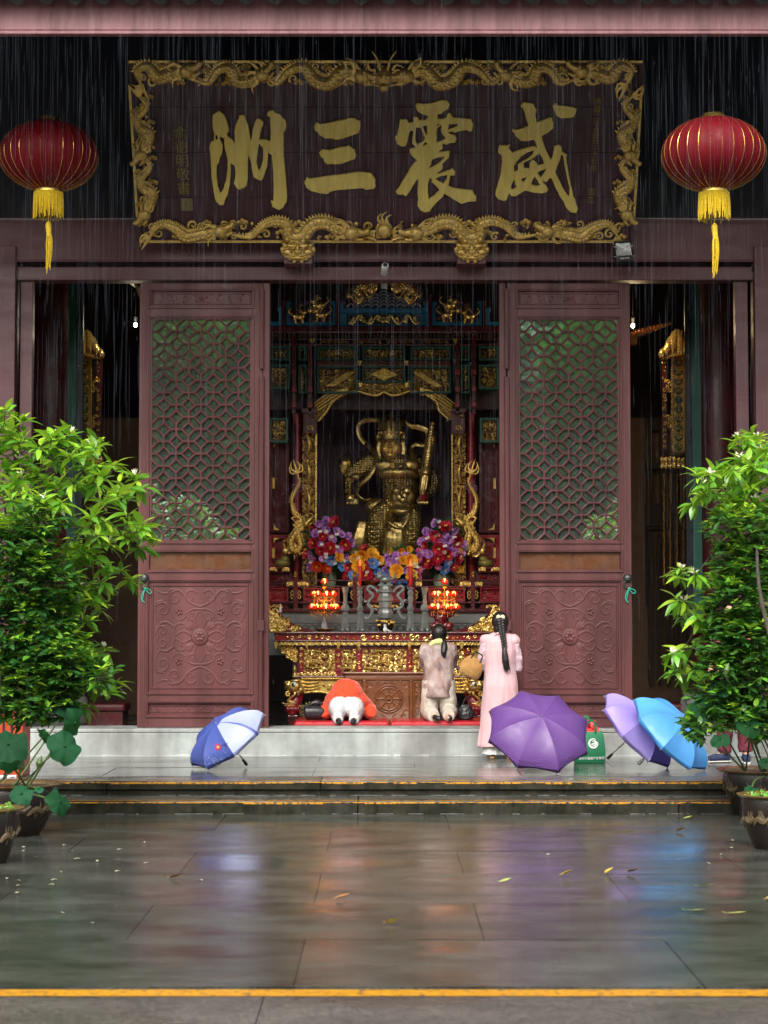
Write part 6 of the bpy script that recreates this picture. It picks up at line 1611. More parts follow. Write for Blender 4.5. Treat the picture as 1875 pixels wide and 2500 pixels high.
def lamp_tree(u, label):
 b = stand(u, d=DT + .2); root = thing('lotus_lamp', b, label, 'lamp', 'lotus lamp trees on the altar')
 z = lambda v: (1543.5 - v) * SCL
 q = MB(); q.lathe([(.05, 0), (.09, .012), (.115, .035), (.10, .04), (.06, .022), (0, .02)], b, 16); q.build('dish', M('amber_dish', (.22, .12, .03), .25, metal=.5), root, smooth=True)
 q = MB(); q.lathe([(.0, .022), (.035, .03), (.042, .07), (.03, .12), (.012, .16), (.008, .2)], b, 8); q.build('crystal_base', CLEAR, root)
 q = MB(); q.lathe([(.010, .15), (.010, z(1432)), (.004, z(1428))], b, 10)
 for v in (1480, 1450, 1434): q.lathe([(.012, -.02), (.03, 0), (.02, .02), (.010, .04)], b + Vector((0, 0, z(v))), 10)
 q.build('stem', BRASS, root, smooth=True)
 bulbs = []
 for v, rad, n, off in ((1490, .155, 8, .2), (1459, .125, 7, .5)):
  q = MB()
  for k in range(n):
   a = 2 * pi * k / n + off; c = b + Vector((rad * cos(a), rad * sin(a), z(v)))
   q.lathe([(.0, .0), (.04, .004), (.052, .012), (.04, .008), (0, .004)], c - Vector((0, 0, .008)), 9)
   bulbs.append(c)
  q.build('leaf_tray', LEAFL, root, smooth=True)
  q = MB()
  for k in range(n):
   a = 2 * pi * k / n + off; q.tube(smoothpath([b + Vector((0, 0, z(v) - .03)), b + Vector((rad * .5 * cos(a), rad * .5 * sin(a), z(v) - .045)), b + Vector((rad * cos(a), rad * sin(a), z(v) - .008))], 4), .004, 5)
  q.build('arm', BRASS, root, smooth=True)
  q = MB(); rg = random.Random(n)
  for k in range(n * 2):
   a = 2 * pi * k / (2 * n) + off; l = rg.randint(4, 6)
   for j in range(l): q.ball(b + Vector((rad * 1.05 * cos(a), rad * 1.05 * sin(a), z(v) - .022 - j * .017)), .0065, 5, 4)
  q.build('crystal_bead', CRYS, root, kind='stuff')
 bulbs.append(b + Vector((0, 0, z(1428))))
 for c in bulbs:
  o = put('lotus', lotus_me, root); o.location = c - root.location; o.rotation_euler = (0, 0, c.x * 50)
  e = put('bulb', core_me, o)
 q = MB(); q.lathe([(.0, .0), (.05, .004), (.04, .008), (0, .004)], b + Vector((0, 0, z(1428) - .01)), 9); q.build('leaf_tray', LEAFL, root, smooth=True)
 ld = bpy.data.lights.new('lotus_glow', 'POINT'); ld.energy = 1.6; ld.color = (1, .28, .07); ld.shadow_soft_size = .12
 lo = bpy.data.objects.new('lotus_glow', ld); COL.objects.link(lo); lo.parent = root; lo.location = (0, -.02, z(1470))
 return root
lamp_tree(791.5, 'lit tree of red glass lotus lamps at the left of the altar')
lamp_tree(1085.5, 'lit tree of red glass lotus lamps at the right of the altar')
# -- flower arrangements
def flower_mesh(name, n_rings, petals, R, mat, core, ruffle=.3, seed=1):
 rg = random.Random(seed); q = MB()
 for r in range(n_rings):
  t = r / max(1, n_rings - 1); rad = R * (1 - .62 * t); tilt = lerp(.30, 1.30, t)
  m = max(4, petals - r - r // 2)
  for k in range(m):
   a = 2 * pi * (k + .5 * r) / m + rg.uniform(-.15, .15); d_, s_ = Vector((cos(a), 0, sin(a))), Vector((-sin(a), 0, cos(a)))
   out = d_ * cos(tilt) + Vector((0, -1, 0)) * sin(tilt)
   w = rad * .92 * pi / m * rg.uniform(.9, 1.25)
   P = [out * rad * .12 - s_ * w * .3, out * rad * .12 + s_ * w * .3]
   for f, ww in ((.6, 1.0), (.92, .85)):
    lift = Vector((0, -1, 0)) * rad * .22 * f * f
    P += [out * rad * f + lift * rg.uniform(.5, 1.4) - s_ * w * ww, out * rad * f * 1.0 - lift * .5, out * rad * f + lift * rg.uniform(.5, 1.4) + s_ * w * ww]
   P.append(out * rad * rg.uniform(.98, 1.08) + Vector((0, -1, 0)) * rad * ruffle * rg.uniform(-.2, .6))
   q.add(P, [(0, 1, 3), (0, 3, 2), (1, 4, 3), (2, 3, 6, 5), (3, 4, 7, 6), (5, 6, 8), (6, 7, 8)])
 for k in range(9): q.ball((rg.uniform(-.2, .2) * R, -R * .55 - rg.uniform(0, .1) * R, rg.uniform(-.2, .2) * R), R * .07, 5, 4, 1)
 me = q.mesh(name, True); me.materials.append(mat); me.materials.append(core); return me
def petal(name, c, c2): return M(name, c, .5, var=.2, scale=2.6, col2=c2, bump=0, c2lo=.42, c2hi=.62)
PC = {'r': petal('red_petal', (.30, .003, .018), (.70, .03, .07)), 'p': petal('purple_petal', (.34, .07, .50), (.78, .46, .84)), 'y': petal('yellow_petal', (.85, .34, .006), (.95, .62, .06)),
      'b': petal('blue_petal', (.035, .20, .62), (.28, .52, .85)), 'o': petal('scarlet_petal', (.62, .035, .012), (.75, .10, .03)), 'w': petal('white_petal', (.75, .75, .68), (.85, .85, .8)), 'k': petal('pink_petal', (.62, .05, .26), (.75, .22, .40))}
CORE = M('stamen_yellow', (.70, .45, .06), .5, bump=0)
FL = {k: (flower_mesh('peony' if k in 'ryob' else 'aster', 5 if k != 'w' else 2, 9 if k in 'ryob' else 11, 1.0, PC[k], CORE, .3 if k in 'ryob' else .1, ord(k))) for k in PC}
FN = {'r': 'red_peony', 'p': 'purple_aster', 'y': 'yellow_peony', 'b': 'blue_peony', 'o': 'scarlet_peony', 'w': 'white_daisy', 'k': 'pink_rose'}
FOL = M('silk_leaf_green', (.018, .075, .022), .5, var=.4, scale=20, bump=0)
CEL = M('celadon_glaze', (.30, .36, .24), .2, var=.12, scale=5, coat=.5, bump=0)
def bouquet(label, cuv, ruv, vase, items, d, seed):
 """flowers placed over a dome of leaves; items = (kind, x, y, r) in the 2.765x detail crop"""
 uc, vc = cuv; rg = random.Random(seed)
 c = at(uc, vc, d); ru, rv = ruv[0] * d / FPX, ruv[1] * d / FPX
 base = at(vase[0] if vase else uc, 1434, d)
 root = thing('flower_arrangement', base, label, 'flowers', 'silk flower arrangements behind the altar')
 if vase:
  w = vase[1] * d / FPX; q = MB(); z0, z1 = at(uc, 1436, d).z, at(uc, 1386, d).z; x = at(vase[0], 1400, d).x
  q.lathe([(w * .8, z0), (w * .95, lerp(z0, z1, .25)), (w, lerp(z0, z1, .6)), (w * .85, lerp(z0, z1, .9)), (w * .9, z1)], (x, d + .1, 0), 20); q.build('vase', CEL, root, smooth=True)
 q = MB()
 for k in range(150):
  a, ph = rg.uniform(0, 2 * pi), rg.uniform(-1.2, 1.5)
  p = c + Vector((ru * .92 * cos(ph) * cos(a), .04 - .18 * abs(sin(a)) * cos(ph), rv * .95 * sin(ph)))
  leafpad(q, p.x, p.z, p.y, rg.uniform(.05, .10), .035, rg.uniform(0, 6.3), h=.012)
 if not vase:
  q.ball(c + Vector((0, .1, -rv * .4)), (ru * .7, .12, rv * .8), 12, 8)
 else: q.ball(c + Vector((0, .12, -.02)), (ru * .8, .16, rv * .85), 12, 9)
 q.build('foliage', FOL, root, kind='stuff')
 for (k, x, y, r) in items:
  u, v = 640 + x / 2.765, 1220 + y / 2.765
  e = max(0.0, 1 - ((u - uc) / (ruv[0] * 1.15)) ** 2 - ((v - vc) / (ruv[1] * 1.15)) ** 2)
  p = at(u, v, d - .06 - .20 * sqrt(e)); s = 1.0 * r / 2.765 * d / FPX
  o = put(FN[k], FL[k], root); o.location = p - root.location; o.scale = (s, s, s)
  nx, nz = (u - uc) / ruv[0], (vc - v) / ruv[1]
  o.rotation_euler = (-nz * .7 + rg.uniform(-.2, .2), rg.uniform(0, 6.3), nx * .7 + rg.uniform(-.2, .2))
 for k in range(12 if vase else 6):  # smaller blooms fill the gaps
  a, rr = rg.uniform(0, 6.3), sqrt(rg.random()) * .95; kk = rg.choice('prpko' if vase else 'pyyk')
  p = at(uc + ruv[0] * rr * cos(a), vc + ruv[1] * rr * sin(a), d - .04 - .18 * sqrt(max(0, 1 - rr * rr))); o = put(FN[kk], FL[kk], root); o.location = p - root.location; s = rg.uniform(.045, .06); o.scale = (s, s, s); o.rotation_euler = (-sin(a) * -.5, rg.uniform(0, 6), cos(a) * .5)
 for k in range(14):  # little white daisies tucked between
  a, rr = rg.uniform(0, 6.3), sqrt(rg.random())
  u, v = uc + ruv[0] * rr * cos(a), vc + ruv[1] * rr * sin(a)
  for j in range(2):
   p = at(u + j * 3.6, v + rg.uniform(-2, 2), d - .10 - .2 * sqrt(max(0, 1 - rr * rr))); o = put('white_daisy', FL['w'], root); o.location = p - root.location; s = .021; o.scale = (s, s, s); o.rotation_euler = (rg.uniform(-.4, .4), rg.uniform(0, 6), rg.uniform(-.4, .4))
 return root
DF = 25.75
bouquet('tall bouquet of red and purple silk flowers in the left celadon vase', (801, 1334), (56, 70), (803, 19),
  [('r', 490, 155, 46), ('r', 350, 295, 42), ('r', 455, 325, 48), ('r', 555, 305, 44), ('r', 410, 250, 34), ('r', 305, 370, 34), ('p', 430, 140, 30), ('p', 385, 160, 32), ('p', 440, 205, 32), ('p', 500, 215, 32), ('p', 360, 230, 32), ('p', 475, 265, 32), ('p', 530, 235, 30), ('p', 600, 295, 32), ('p', 520, 335, 32), ('p', 330, 375, 32), ('p', 415, 395, 32), ('p', 580, 245, 28), ('p', 325, 455, 34), ('y', 515, 385, 42), ('b', 470, 405, 42), ('b', 555, 450, 44), ('o', 370, 445, 44), ('o', 430, 465, 38), ('p', 560, 385, 30), ('r', 395, 345, 34), ('p', 395, 300, 26)], DF, 1)
bouquet('low bunch of yellow and blue silk peonies left of the incense burner', (889, 1388), (44, 46), None,
  [('y', 680, 375, 50), ('y', 740, 370, 48), ('y', 655, 450, 50), ('y', 790, 410, 36), ('b', 745, 430, 40), ('b', 620, 510, 40), ('b', 775, 490, 34), ('r', 700, 505, 50), ('r', 590, 460, 36), ('r', 690, 335, 34), ('r', 575, 520, 34), ('y', 730, 565, 40), ('r', 640, 545, 36), ('r', 760, 530, 34), ('y', 620, 395, 32), ('r', 700, 440, 32)], DF - .1, 2)
bouquet('low bunch of purple and yellow silk flowers right of the incense burner', (985, 1386), (46, 46), None,
  [('y', 1000, 415, 52), ('y', 910, 480, 52), ('y', 1005, 510, 46), ('y', 880, 350, 30), ('y', 940, 345, 30), ('y', 990, 335, 26), ('y', 950, 410, 34), ('p', 905, 380, 32), ('p', 865, 420, 34), ('p', 970, 380, 30), ('p', 1040, 380, 32), ('p', 835, 480, 34), ('p', 970, 475, 30), ('p', 895, 530, 34), ('p', 845, 390, 30), ('k', 1055, 475, 28), ('k', 1050, 400, 30), ('k', 1060, 350, 28), ('b', 850, 510, 36), ('b', 950, 570, 38), ('r', 1085, 430, 34), ('k', 1050, 525, 28), ('p', 920, 425, 28)], DF - .1, 3)
bouquet('tall bouquet of red and purple silk flowers in the right celadon vase', (1080, 1338), (56, 70), (1079, 22),
  [('p', 1170, 160, 34), ('p', 1105, 215, 30), ('p', 1135, 225, 30), ('p', 1295, 210, 34), ('p', 1080, 285, 34), ('p', 1260, 270, 34), ('p', 1235, 235, 28), ('p', 1300, 355, 34), ('p', 1100, 360, 32), ('p', 1130, 370, 32), ('p', 1355, 300, 30), ('r', 1240, 190, 50), ('r', 1175, 245, 46), ('r', 1310, 285, 48), ('r', 1195, 335, 50), ('r', 1250, 375, 44), ('r', 1140, 425, 50), ('r', 1320, 390, 44), ('r', 1195, 405, 34), ('r', 1285, 450, 34), ('b', 1230, 465, 38), ('b', 1250, 425, 34), ('y', 1330, 465, 34), ('y', 1330, 350, 24), ('r', 1100, 310, 30), ('p', 1210, 285, 28), ('k', 1190, 450, 24), ('p', 1350, 360, 26)], DF, 4)
# -- red kneeling cushions and bits on the floor
VINYL = M('red_vinyl', (0.42, 0.008, 0.018), 0.32, var=.10, scale=4, coat=.25, bump=.1, bscale=220, dist=.001)
CZ = .605
def cushion(x0, x1, y0, y1, label, mat=VINYL, z0=ZF, z1=CZ):
 q = MB(); n = 10
 rings = []
 root = thing('kneeling_cushion', ((x0 + x1) / 2, (y0 + y1) / 2, z0), label, 'cushion', 'red kneeling cushions')
 q.box(x0, x1, y0, y1, z1 - .10, z1); q.build('pad', mat, root, bevel=.035, segs=4)
 q = MB(); q.box(x0 + .03, x1 - .03, y0 + .03, y1 - .03, z0, z1 - .098); q.build('base', LACQD, root)
 return root
yb0, yb1 = 23.05, 24.02
cushion(X(718, 23.1), X(951, 23.1) - .004, yb0, yb1, 'long red vinyl kneeling cushion under the bowing person in orange')
cushion(X(952, 23.1) + .004, X(1192, 23.1), yb0, yb1, 'long red vinyl kneeling cushion under the woman in beige trousers')
for s, lab in ((-1, 'left'), (1, 'right')):
 xx = at(1620 if s > 0 else 255, 1700, 24.8).x
 cushion(xx - .32, xx + .28, 24.6, 25.2, 'dark red kneeling stool in the gloom of the %s side bay' % lab, HALLRED, ZF, .74)
# hanging spiral bulb inside the doorway
p = at(938, 692, 24.0); sb = thing('spiral_bulb', p, 'white spiral energy saving bulb under a pale shade in front of the crest', 'lamp')
q = MB(); q.tube([p + Vector((.030 * cos(t), .030 * sin(t), .03 - .095 * t / (8 * pi))) for t in [8 * pi * k / 64 for k in range(65)]], .009, 6); q.build('spiral_tube', M('bulb_white', (.75, .78, .76), .3, bump=0), sb, smooth=True)
q = MB(); q.lathe([(.028, .03), (.03, .07), (.02, .10)], p, 14); q.build('socket', WHT, sb, smooth=True)
q = MB(); q.lathe([(.17, .080), (.10, .098), (.03, .112), (.02, .108), (.10, .090)], p, 24, mat=None); q.build('shade', WHT, sb, smooth=True)
q = MB(); q.tube([p + Vector((0, 0, .1)), Vector((p.x, p.y, 8.6))], .006, 5); q.build('cord', BLACK, sb)
# -- gold banner pillars and lamps in the side bays
def banner(f, sg, label):
 d = 25.4; P = lambda u, v, dd=0: at(f(u), v, d + dd)
 root = thing('prayer_banner', P(1647, 1148), label, 'banner', 'gilded prayer banners in the side bays')
 q = MB(); a, b = P(1613, 874), P(1682, 805)
 for k in range(9):
  u = 1619 + k * 7.5; hgt = (22, 36, 52, 64, 70, 70, 68, 62, 50)[k]
  q.tube(smoothpath([P(u, 873), P(u - 2 + (k % 2) * 3, 873 - hgt * .5, -.06), P(u + 1, 873 - hgt, 0)], 4), [.045, .052, .055, .055, .05, .045, .035, .025, .008], 8)
 q.ball(P(1647, 870), (.17, .10, .03), 12, 7)
 put_blob('flame_crown', q, GOLDB, root, .010, 2)
 q = MB(); pbox(q, *sorted((f(1641), f(1673))), 873, 1102, d + .01, d + .05); q.build('board', GOLD2, root)
 q = MB()
 for s in (1641, 1673):
  for k in range(34): p = P(s, 877 + k * 6.7); q.ball(p, (.017, .016, .017), 6, 5)
 for k in range(11):
  for s in (1647, 1667): p = P(s, 875 + k * 22.6); scroll(q, spiral(p.x, p.z, .022, 1.1, k, 1, 8), d, .008, flat=.9)
 for vv in (942, 1028):
  for s in (1633, 1679):
   for j in range(4): p = P(s + (j % 2) * 5 - 2, vv - 10 + j * 7); scroll(q, spiral(p.x, p.z, .028, 1.1, j, 1, 10), d, .010, flat=.9)
 q.build('openwork', GOLD, root, smooth=True, kind='stuff')
 for k, ch in enumerate('南無當來下生彌勒尊佛'):
  v = 885 + k * 22.8; p = P(1657, v)
  q = MB(); q.lathe([(.052, 0), (.052, .012), (0, .012)], n=18, mat=Matrix.Translation((p.x, d + .008, p.z)) @ Matrix.Rotation(pi / 2, 4, 'X')); q.build('disc', M('disc_green', (.012, .05, .02), .4), root)
  put_text('character', ch, .085, GOLDB, root, Matrix.Translation((p.x, d - .007, p.z)), .003)
 q = MB(); pbox(q, *sorted((f(1616), f(1630))), 873, 1098, d + .03, d + .07); q.build('side_board', HALLRED, root)
 q = MB(); pfield(q, *sorted((f(1618), f(1628))), 878, 940, d + .02, .011, 2); pfield(q, *sorted((f(1618), f(1628))), 947, 1020, d + .02, .011, 3); pfield(q, *sorted((f(1618), f(1628))), 1030, 1094, d + .02, .011, 4); q.build('side_carving', GOLD, root, smooth=True, kind='stuff')
 q = MB()
 for vv, n in ((1122, 7), (1138, 7)):
  for k in range(n): q.ball(P(1616 + k * 10.5, vv, -.05 - .03 * sin(pi * k / (n - 1))), (.030, .03, .042), 9, 7)
 q.ball(P(1647, 1130, .05), (.18, .10, .09), 14, 8); put_blob('lotus_base', q, GOLDB, root, .009, 1)
 q = MB(); q.ball(P(1655, 1110, -.04), (.11, .06, .04), 14, 7); q.build('seed_head', M('dark_seed', (.05, .035, .012), .6, bump=.8, bscale=40, dist=.02), root, smooth=True)
 for u in (1621, 1636, 1653, 1669):
  q = MB(); rg = random.Random(u)
  for k in range(44): q.ball(P(u + rg.uniform(-1, 1), 1160 + k * 6.2, .02), (.014, .014, .018), 6, 4)
  q.build('bead_strand', M('dark_gilding', (.30, .15, .03), .4, metal=.7, var=.5, scale=20), root, smooth=True, kind='stuff')
 return root
banner(lambda u: u, 1, 'bright gilded prayer banner with ten character discs in the right side bay')
banner(lambda u: 1875 - u - 12, -1, 'dim gilded prayer banner with ten character discs in the left side bay')
for (u, v, d, e, lab, col) in ((331, 793, 25.2, 8, 'bare lit lamp beside the upper corner of the left door', (1, .86, .62)), (1545, 795, 25.2, 17, 'bare lit lamp beside the upper corner of the right door', (1, .72, .36))):
 p = at(u, v, d); lt = thing('hall_lamp', p, lab, 'lamp', 'lit lamps inside the hall')
 q = MB(); q.ball(p, (.024, .024, .032), 12, 8); q.build('bulb', M('lit_bulb', (1, .9, .7), .4, emit=(1, .85, .6), estr=6, bump=0), lt, smooth=True)
 q = MB(); q.lathe([(.022, .05), (.024, .10)], p, 10); q.tube([p + Vector((0, 0, .1)), Vector((p.x, p.y, 8.6))], .004, 5); q.build('socket', BLACK, lt)
 ld = bpy.data.lights.new('hall_lamp_light', 'POINT'); ld.energy = e; ld.color = col; ld.shadow_soft_size = .06
 lo = bpy.data.objects.new('hall_lamp_light', ld); COL.objects.link(lo); lo.parent = lt; lo.location = (0, -.09, -.02)
# carved bracket beside the right lamp, its lamplight painted in as orange
q = MB(); q.prism([(at(u, v, 24.9).x, at(u, v, 24.9).z) for u, v in ((1541, 812), (1560, 806), (1590, 798), (1640, 788), (1600, 806), (1570, 818), (1556, 822), (1556, 840), (1541, 840))], 24.9, 25.05); T(q, 'carved_bracket', M('lamplit_orange', (.42, .17, .03), .4, var=.3), bevel=.006)
q = MB()
for k in range(10): flame(q, at(1545 + k * 9, 812 - k * 2, 24.9).x, at(1545 + k * 9, 812 - k * 2, 24.9).z, 24.88, .5, .08, .018)
T(q, 'bracket_carving', M('lamplit_orange', (.42, .17, .03), .4), smooth=True, kind='stuff')
# dark strips on the brown partition (right bay)
DSTR = M('dark_brown_strip', (.030, .017, .012), .7)
for k in range(5):
 u = 1583 + k * 21
 q = MB(); q.prism([(at(uu, vv, 27.9).x, at(uu, vv, 27.9).z) for uu, vv in ((u, 1308), (u + 5, 1300), (u + 10, 1308), (u + 10, 1660), (u + 5, 1676), (u, 1660))], 27.9, 27.95); T(q, 'partition_strip', DSTR)
q = MB(); pbox(q, 1576, 1700, 1286, 1292, 27.9, 27.96); pbox(q, 1576, 1581, 1286, 1480, 27.9, 27.96); pbox(q, 1576, 1700, 1230, 1284, 27.9, 27.96); pbox(q, 1576, 1700, 1020, 1050, 27.9, 27.96); pbox(q, 1578, 1592, 1050, 1230, 27.9, 27.96); pbox(q, 1610, 1626, 1050, 1230, 27.9, 27.96); pbox(q, 1640, 1656, 1050, 1230, 27.9, 27.96); pbox(q, 1576, 1626, 1130, 1145, 27.88, 27.96); T(q, 'partition_lattice', DSTR)
# ==== people
SKIN = M('skin', (0.52, 0.30, 0.20), 0.5, var=.06, scale=12, bump=.05)
HAIR = M('black_hair', (0.010, 0.008, 0.008), 0.32, var=.3, scale=40, bump=.6, bscale=30, stretch=(8, 8, .6), dist=.006)
def hand(q, wrist, d, side, s=1.0, curl=.5, palm=None):
 """palm with four jointed fingers and a thumb leaving its side"""
 d = Vector(d).normalized(); side = Vector(side); side = (side - d * side.dot(d)).normalized(); nn = d.cross(side)
 w = Vector(wrist); pc = w + d * .045 * s
 q.tube([w, w + d * .03 * s, w + d * .075 * s], [.024 * s, .032 * s, .030 * s], 10)
 for k, l in enumerate((.062, .072, .068, .052)):
  b = w + d * .078 * s + side * (k - 1.5) * .018 * s
  m = b + (d * cos(curl * .6) + nn * sin(curl * .6)) * l * .5 * s; e = m + (d * cos(curl * 1.3) + nn * sin(curl * 1.3)) * l * .5 * s
  q.tube([b - d * .012 * s, b, m, e], [.0095 * s, .0095 * s, .0088 * s, .0075 * s], 8)
 t0 = w + d * .022 * s - side * .026 * s; t1 = t0 + (d * .7 - side * .6).normalized() * .035 * s; q.tube([t0, t1, t1 + (d * .9 + nn * .3).normalized() * .03 * s], [.012 * s, .011 * s, .008 * s], 8)
def human(J, s=1.0, wide=1.0):
 """J maps joint names to positions; returns the solids of one body, ready to be fused"""
 V = lambda k: Vector(J[k]); q = MB()
 pel, che, nek, hed = V('pelvis'), V('chest'), V('neck'), V('head')
 q.tube(smoothpath([pel, pel.lerp(che, .5), che, che.lerp(nek, .75)], 4), [x * s * wide for x in (.135, .132, .125, .118, .115, .12, .128, .134, .135, .12, .095, .075, .06)], 14)
 q.tube([che.lerp(nek, .6), nek, hed - (hed - nek) * .25], [.062 * s, .052 * s, .052 * s], 10)
 f = Vector(J['face']).normalized(); up = (hed - nek).normalized(); up = (up - f * up.dot(f)).normalized(); rt = f.cross(up)
 q.ball(hed + up * .02 * s, (.076 * s, .09 * s, .10 * s), 14, 10)
 q.tube([hed + f * .02 * s - up * .03 * s, hed + f * .045 * s - up * .085 * s], [.062 * s, .040 * s], 10)
 q.tube([hed + f * .080 * s + up * .018 * s, hed + f * .102 * s - up * .018 * s], [.009 * s, .015 * s], 7)
 q.ball(hed + f * .078 * s - up * .048 * s, .016 * s, 8, 6)
 for t in (-1, 1):
  q.ball(hed + rt * t * .078 * s - up * .005 * s - f * .01 * s, (.016 * s, .018 * s, .030 * s), 8, 6)
  q.ball(hed + f * .074 * s + rt * t * .03 * s + up * .018 * s, .012 * s, 7, 5)
 for t in 'LR':
  sh, el, wr, hi, kn, an = (V(k + t) for k in ('sh', 'el', 'wr', 'hip', 'kn', 'an'))
  q.tube([che.lerp(nek, .5), sh], [.06 * s, .055 * s], 10); q.ball(sh, .056 * s, 10, 8)
  q.tube([sh, sh.lerp(el, .4), el, el.lerp(wr, .35), wr], [.052 * s, .047 * s, .038 * s, .037 * s, .025 * s], 10)
  q.tube([pel, hi], [.10 * s, .095 * s], 10)
  q.tube([hi, hi.lerp(kn, .4), kn, kn.lerp(an, .35), an], [.090 * s, .078 * s, .055 * s, .055 * s, .036 * s], 12)
  to = V('toe' + t); q.tube([an + (an - to).normalized() * .03 * s, an.lerp(to, .5), to], [.036 * s, .034 * s, .022 * s], 8)
  hd = Vector(J.get('hd' + t, (wr - el))); hand(q, wr, hd, J.get('hs' + t, (0, 0, 1)), s, J.get('curl', .4))
 return q
def face_bits(root, J, s, off=Vector((0, 0, 0))):
 hed, nek = Vector(J['head']), Vector(J['neck']); f = Vector(J['face']).normalized(); up = (hed - nek).normalized(); up = (up - f * up.dot(f)).normalized(); rt = f.cross(up)
 q = MB()
 for t in (-1, 1):
  q.ball(hed + f * .083 * s + rt * t * .03 * s + up * .020 * s, .007 * s, 7, 5)
  q.tube([hed + f * .084 * s + rt * t * .016 * s + up * .038 * s, hed + f * .078 * s + rt * t * .048 * s + up * .038 * s], .004 * s, 5)
 q.build('eyes', HAIR, root, smooth=True)
 q = MB(); q.tube([hed + f * .086 * s - rt * .022 * s - up * .048 * s, hed + f * .094 * s - up * .046 * s, hed + f * .086 * s + rt * .022 * s - up * .048 * s], .006 * s, 6); q.build('lips', M('lips', (.40, .12, .10), .5, bump=0), root, smooth=True)
def rings_of(spec, n=28, fold=0.0, nf=9, seed=0):
 """elliptical cloth rings: (centre, rx, ry, foldscale)"""
 rg = random.Random(seed); ph = [rg.uniform(0, 6.3) for _ in range(4)]
 out = []
 for (c, rx, ry, fs) in spec:
  c = Vector(c); ring = []
  for k in range(n):
   a = 2 * pi * k / n
   m = 1 + fold * fs * (.6 * sin(nf * a + ph[0]) + .4 * sin((nf * 2 - 3) * a + ph[1]) + .5 * sin(4 * a + ph[2]))
   ring.append(c + Vector((rx * cos(a) * m, ry * sin(a) * m, 0)))
  out.append(ring)
 return out
def wrinkle(amp, f, stretch=(1, 1, .35)):
 def w(p, n):
  v = Vector((p.x * f * stretch[0], p.y * f * stretch[1], p.z * f * stretch[2]))
  return p + n * (noise.noise(v) * amp + noise.noise(v * 2.3) * amp * .45)
 return w
def chain(q, pts, rad, n=12, k=4):
 P = smoothpath(pts, k); m = len(P)
 R = [lerp(rad[min(i // k, len(rad) - 1)], rad[min(i // k + 1, len(rad) - 1)], (i % k) / k) for i in range(m)]
 return q.tube(P, R, n)
def shift(J, o): return {k: ((Vector(v) + o) if k not in ('face', 'hdL', 'hdR', 'hsL', 'hsR', 'curl') else v) for k, v in J.items()}
# -- woman in the long pink dress
O = Vector((at(1221, 1700, 21.92).x, 21.92, Z2))
pw = thing('person', O, 'person seen from behind standing in a long pale pink dress with a black braid', 'person', 'worshippers at the altar')
J = shift(dict(pelvis=(0, 0, .86), chest=(0, .0, 1.16), neck=(0, .03, 1.355), head=(.005, .06, 1.475), face=(.12, 1, -.12),
               shL=(-.15, .01, 1.295), shR=(.15, .01, 1.295), elL=(-.185, .03, 1.03), elR=(.19, .03, 1.02), wrL=(-.06, .24, 1.12), wrR=(.06, .24, 1.12),
               hdL=(.2, .3, 1), hdR=(-.2, .3, 1), hsL=(0, 1, 0), hsR=(0, 1, 0), curl=.1,
               hipL=(-.085, 0, .82), hipR=(.085, 0, .82), knL=(-.085, .02, .45), knR=(.085, .02, .45), anL=(-.085, 0, .075), anR=(.085, 0, .075), toeL=(-.10, .14, .03), toeR=(.10, .14, .03)), O)
put_blob('body', human(J, 1, .78), SKIN, pw, .009, 3)
face_bits(pw, J, 1)
PINK = M('pink_linen', (0.56, 0.335, 0.36), 0.75, var=.07, scale=7, bump=.25, bscale=260, dist=.0015, stretch=(1, 1, .6), sheen=.2)
LILAC = M('lilac_sleeve', (0.50, 0.36, 0.41), 0.75, var=.07, scale=7, bump=.25, bscale=260, dist=.0015)
q = MB()
q.loft(rings_of([(O + Vector((0, .01, 1.345)), .068, .066, 0), (O + Vector((0, .01, 1.325)), .12, .085, 0), (O + Vector((0, .005, 1.285)), .180, .110, .1), (O + Vector((0, 0, 1.18)), .185, .122, .3), (O + Vector((0, 0, 1.02)), .165, .118, .6), (O + Vector((0, 0, .92)), .172, .130, .8), (O + Vector((0, -.01, .80)), .19, .15, 1), (O + Vector((0, 0, .60)), .212, .165, 1.4), (O + Vector((0, 0, .36)), .232, .18, 2), (O + Vector((0, 0, .145)), .250, .195, 2.6), (O + Vector((0, 0, .130)), .248, .193, 2.6)], 44, .016, 7, 3))
for t in 'LR': q.tube([O + Vector((0, .012, 1.30)), J['sh' + t] + Vector((0, 0, -.004))], [.080, .070], 12); q.ball(J['sh' + t] + Vector((0, 0, -.004)), .070, 12, 9)
put_blob('dress', q, PINK, pw, .0085, 2, warp=wrinkle(.020, 9, (1, 1, .22)))
q = MB(); q.tube(smoothpath([O + Vector((-.062, -.02, 1.335)), O + Vector((-.04, -.045, 1.365)), O + Vector((0, -.05, 1.372)), O + Vector((.04, -.045, 1.365)), O + Vector((.062, -.02, 1.335))], 4), .014, 8); q.build('collar', PINK, pw, smooth=True)
for t, sx in (('L', -1), ('R', 1)):
 q = MB(); q.ball(J['sh' + t] + Vector((-sx * .01, 0, -.012)), (.060, .064, .056), 12, 9); chain(q, [J['sh' + t] + Vector((-sx * .03, 0, -.02)), J['sh' + t] + Vector((sx * .015, 0, -.08)), J['el' + t] + Vector((sx * .005, 0, .03)), J['el' + t] + Vector((0, .02, -.03)), J['el' + t].lerp(J['wr' + t], .55)], [.056, .062, .056, .055, .050])
 put_blob('sleeve', q, LILAC, pw, .008, 3, warp=wrinkle(.012, 16, (1, 1, 1)))
q = MB()
for sx in (-1, 1): q.loft(rings_of([(O + Vector((sx * .085, 0, .30)), .095, .10, .5), (O + Vector((sx * .09, 0, .12)), .105, .11, 1), (O + Vector((sx * .09, -.005, .045)), .112, .115, 1.3)], 26, .03, 6, 5))
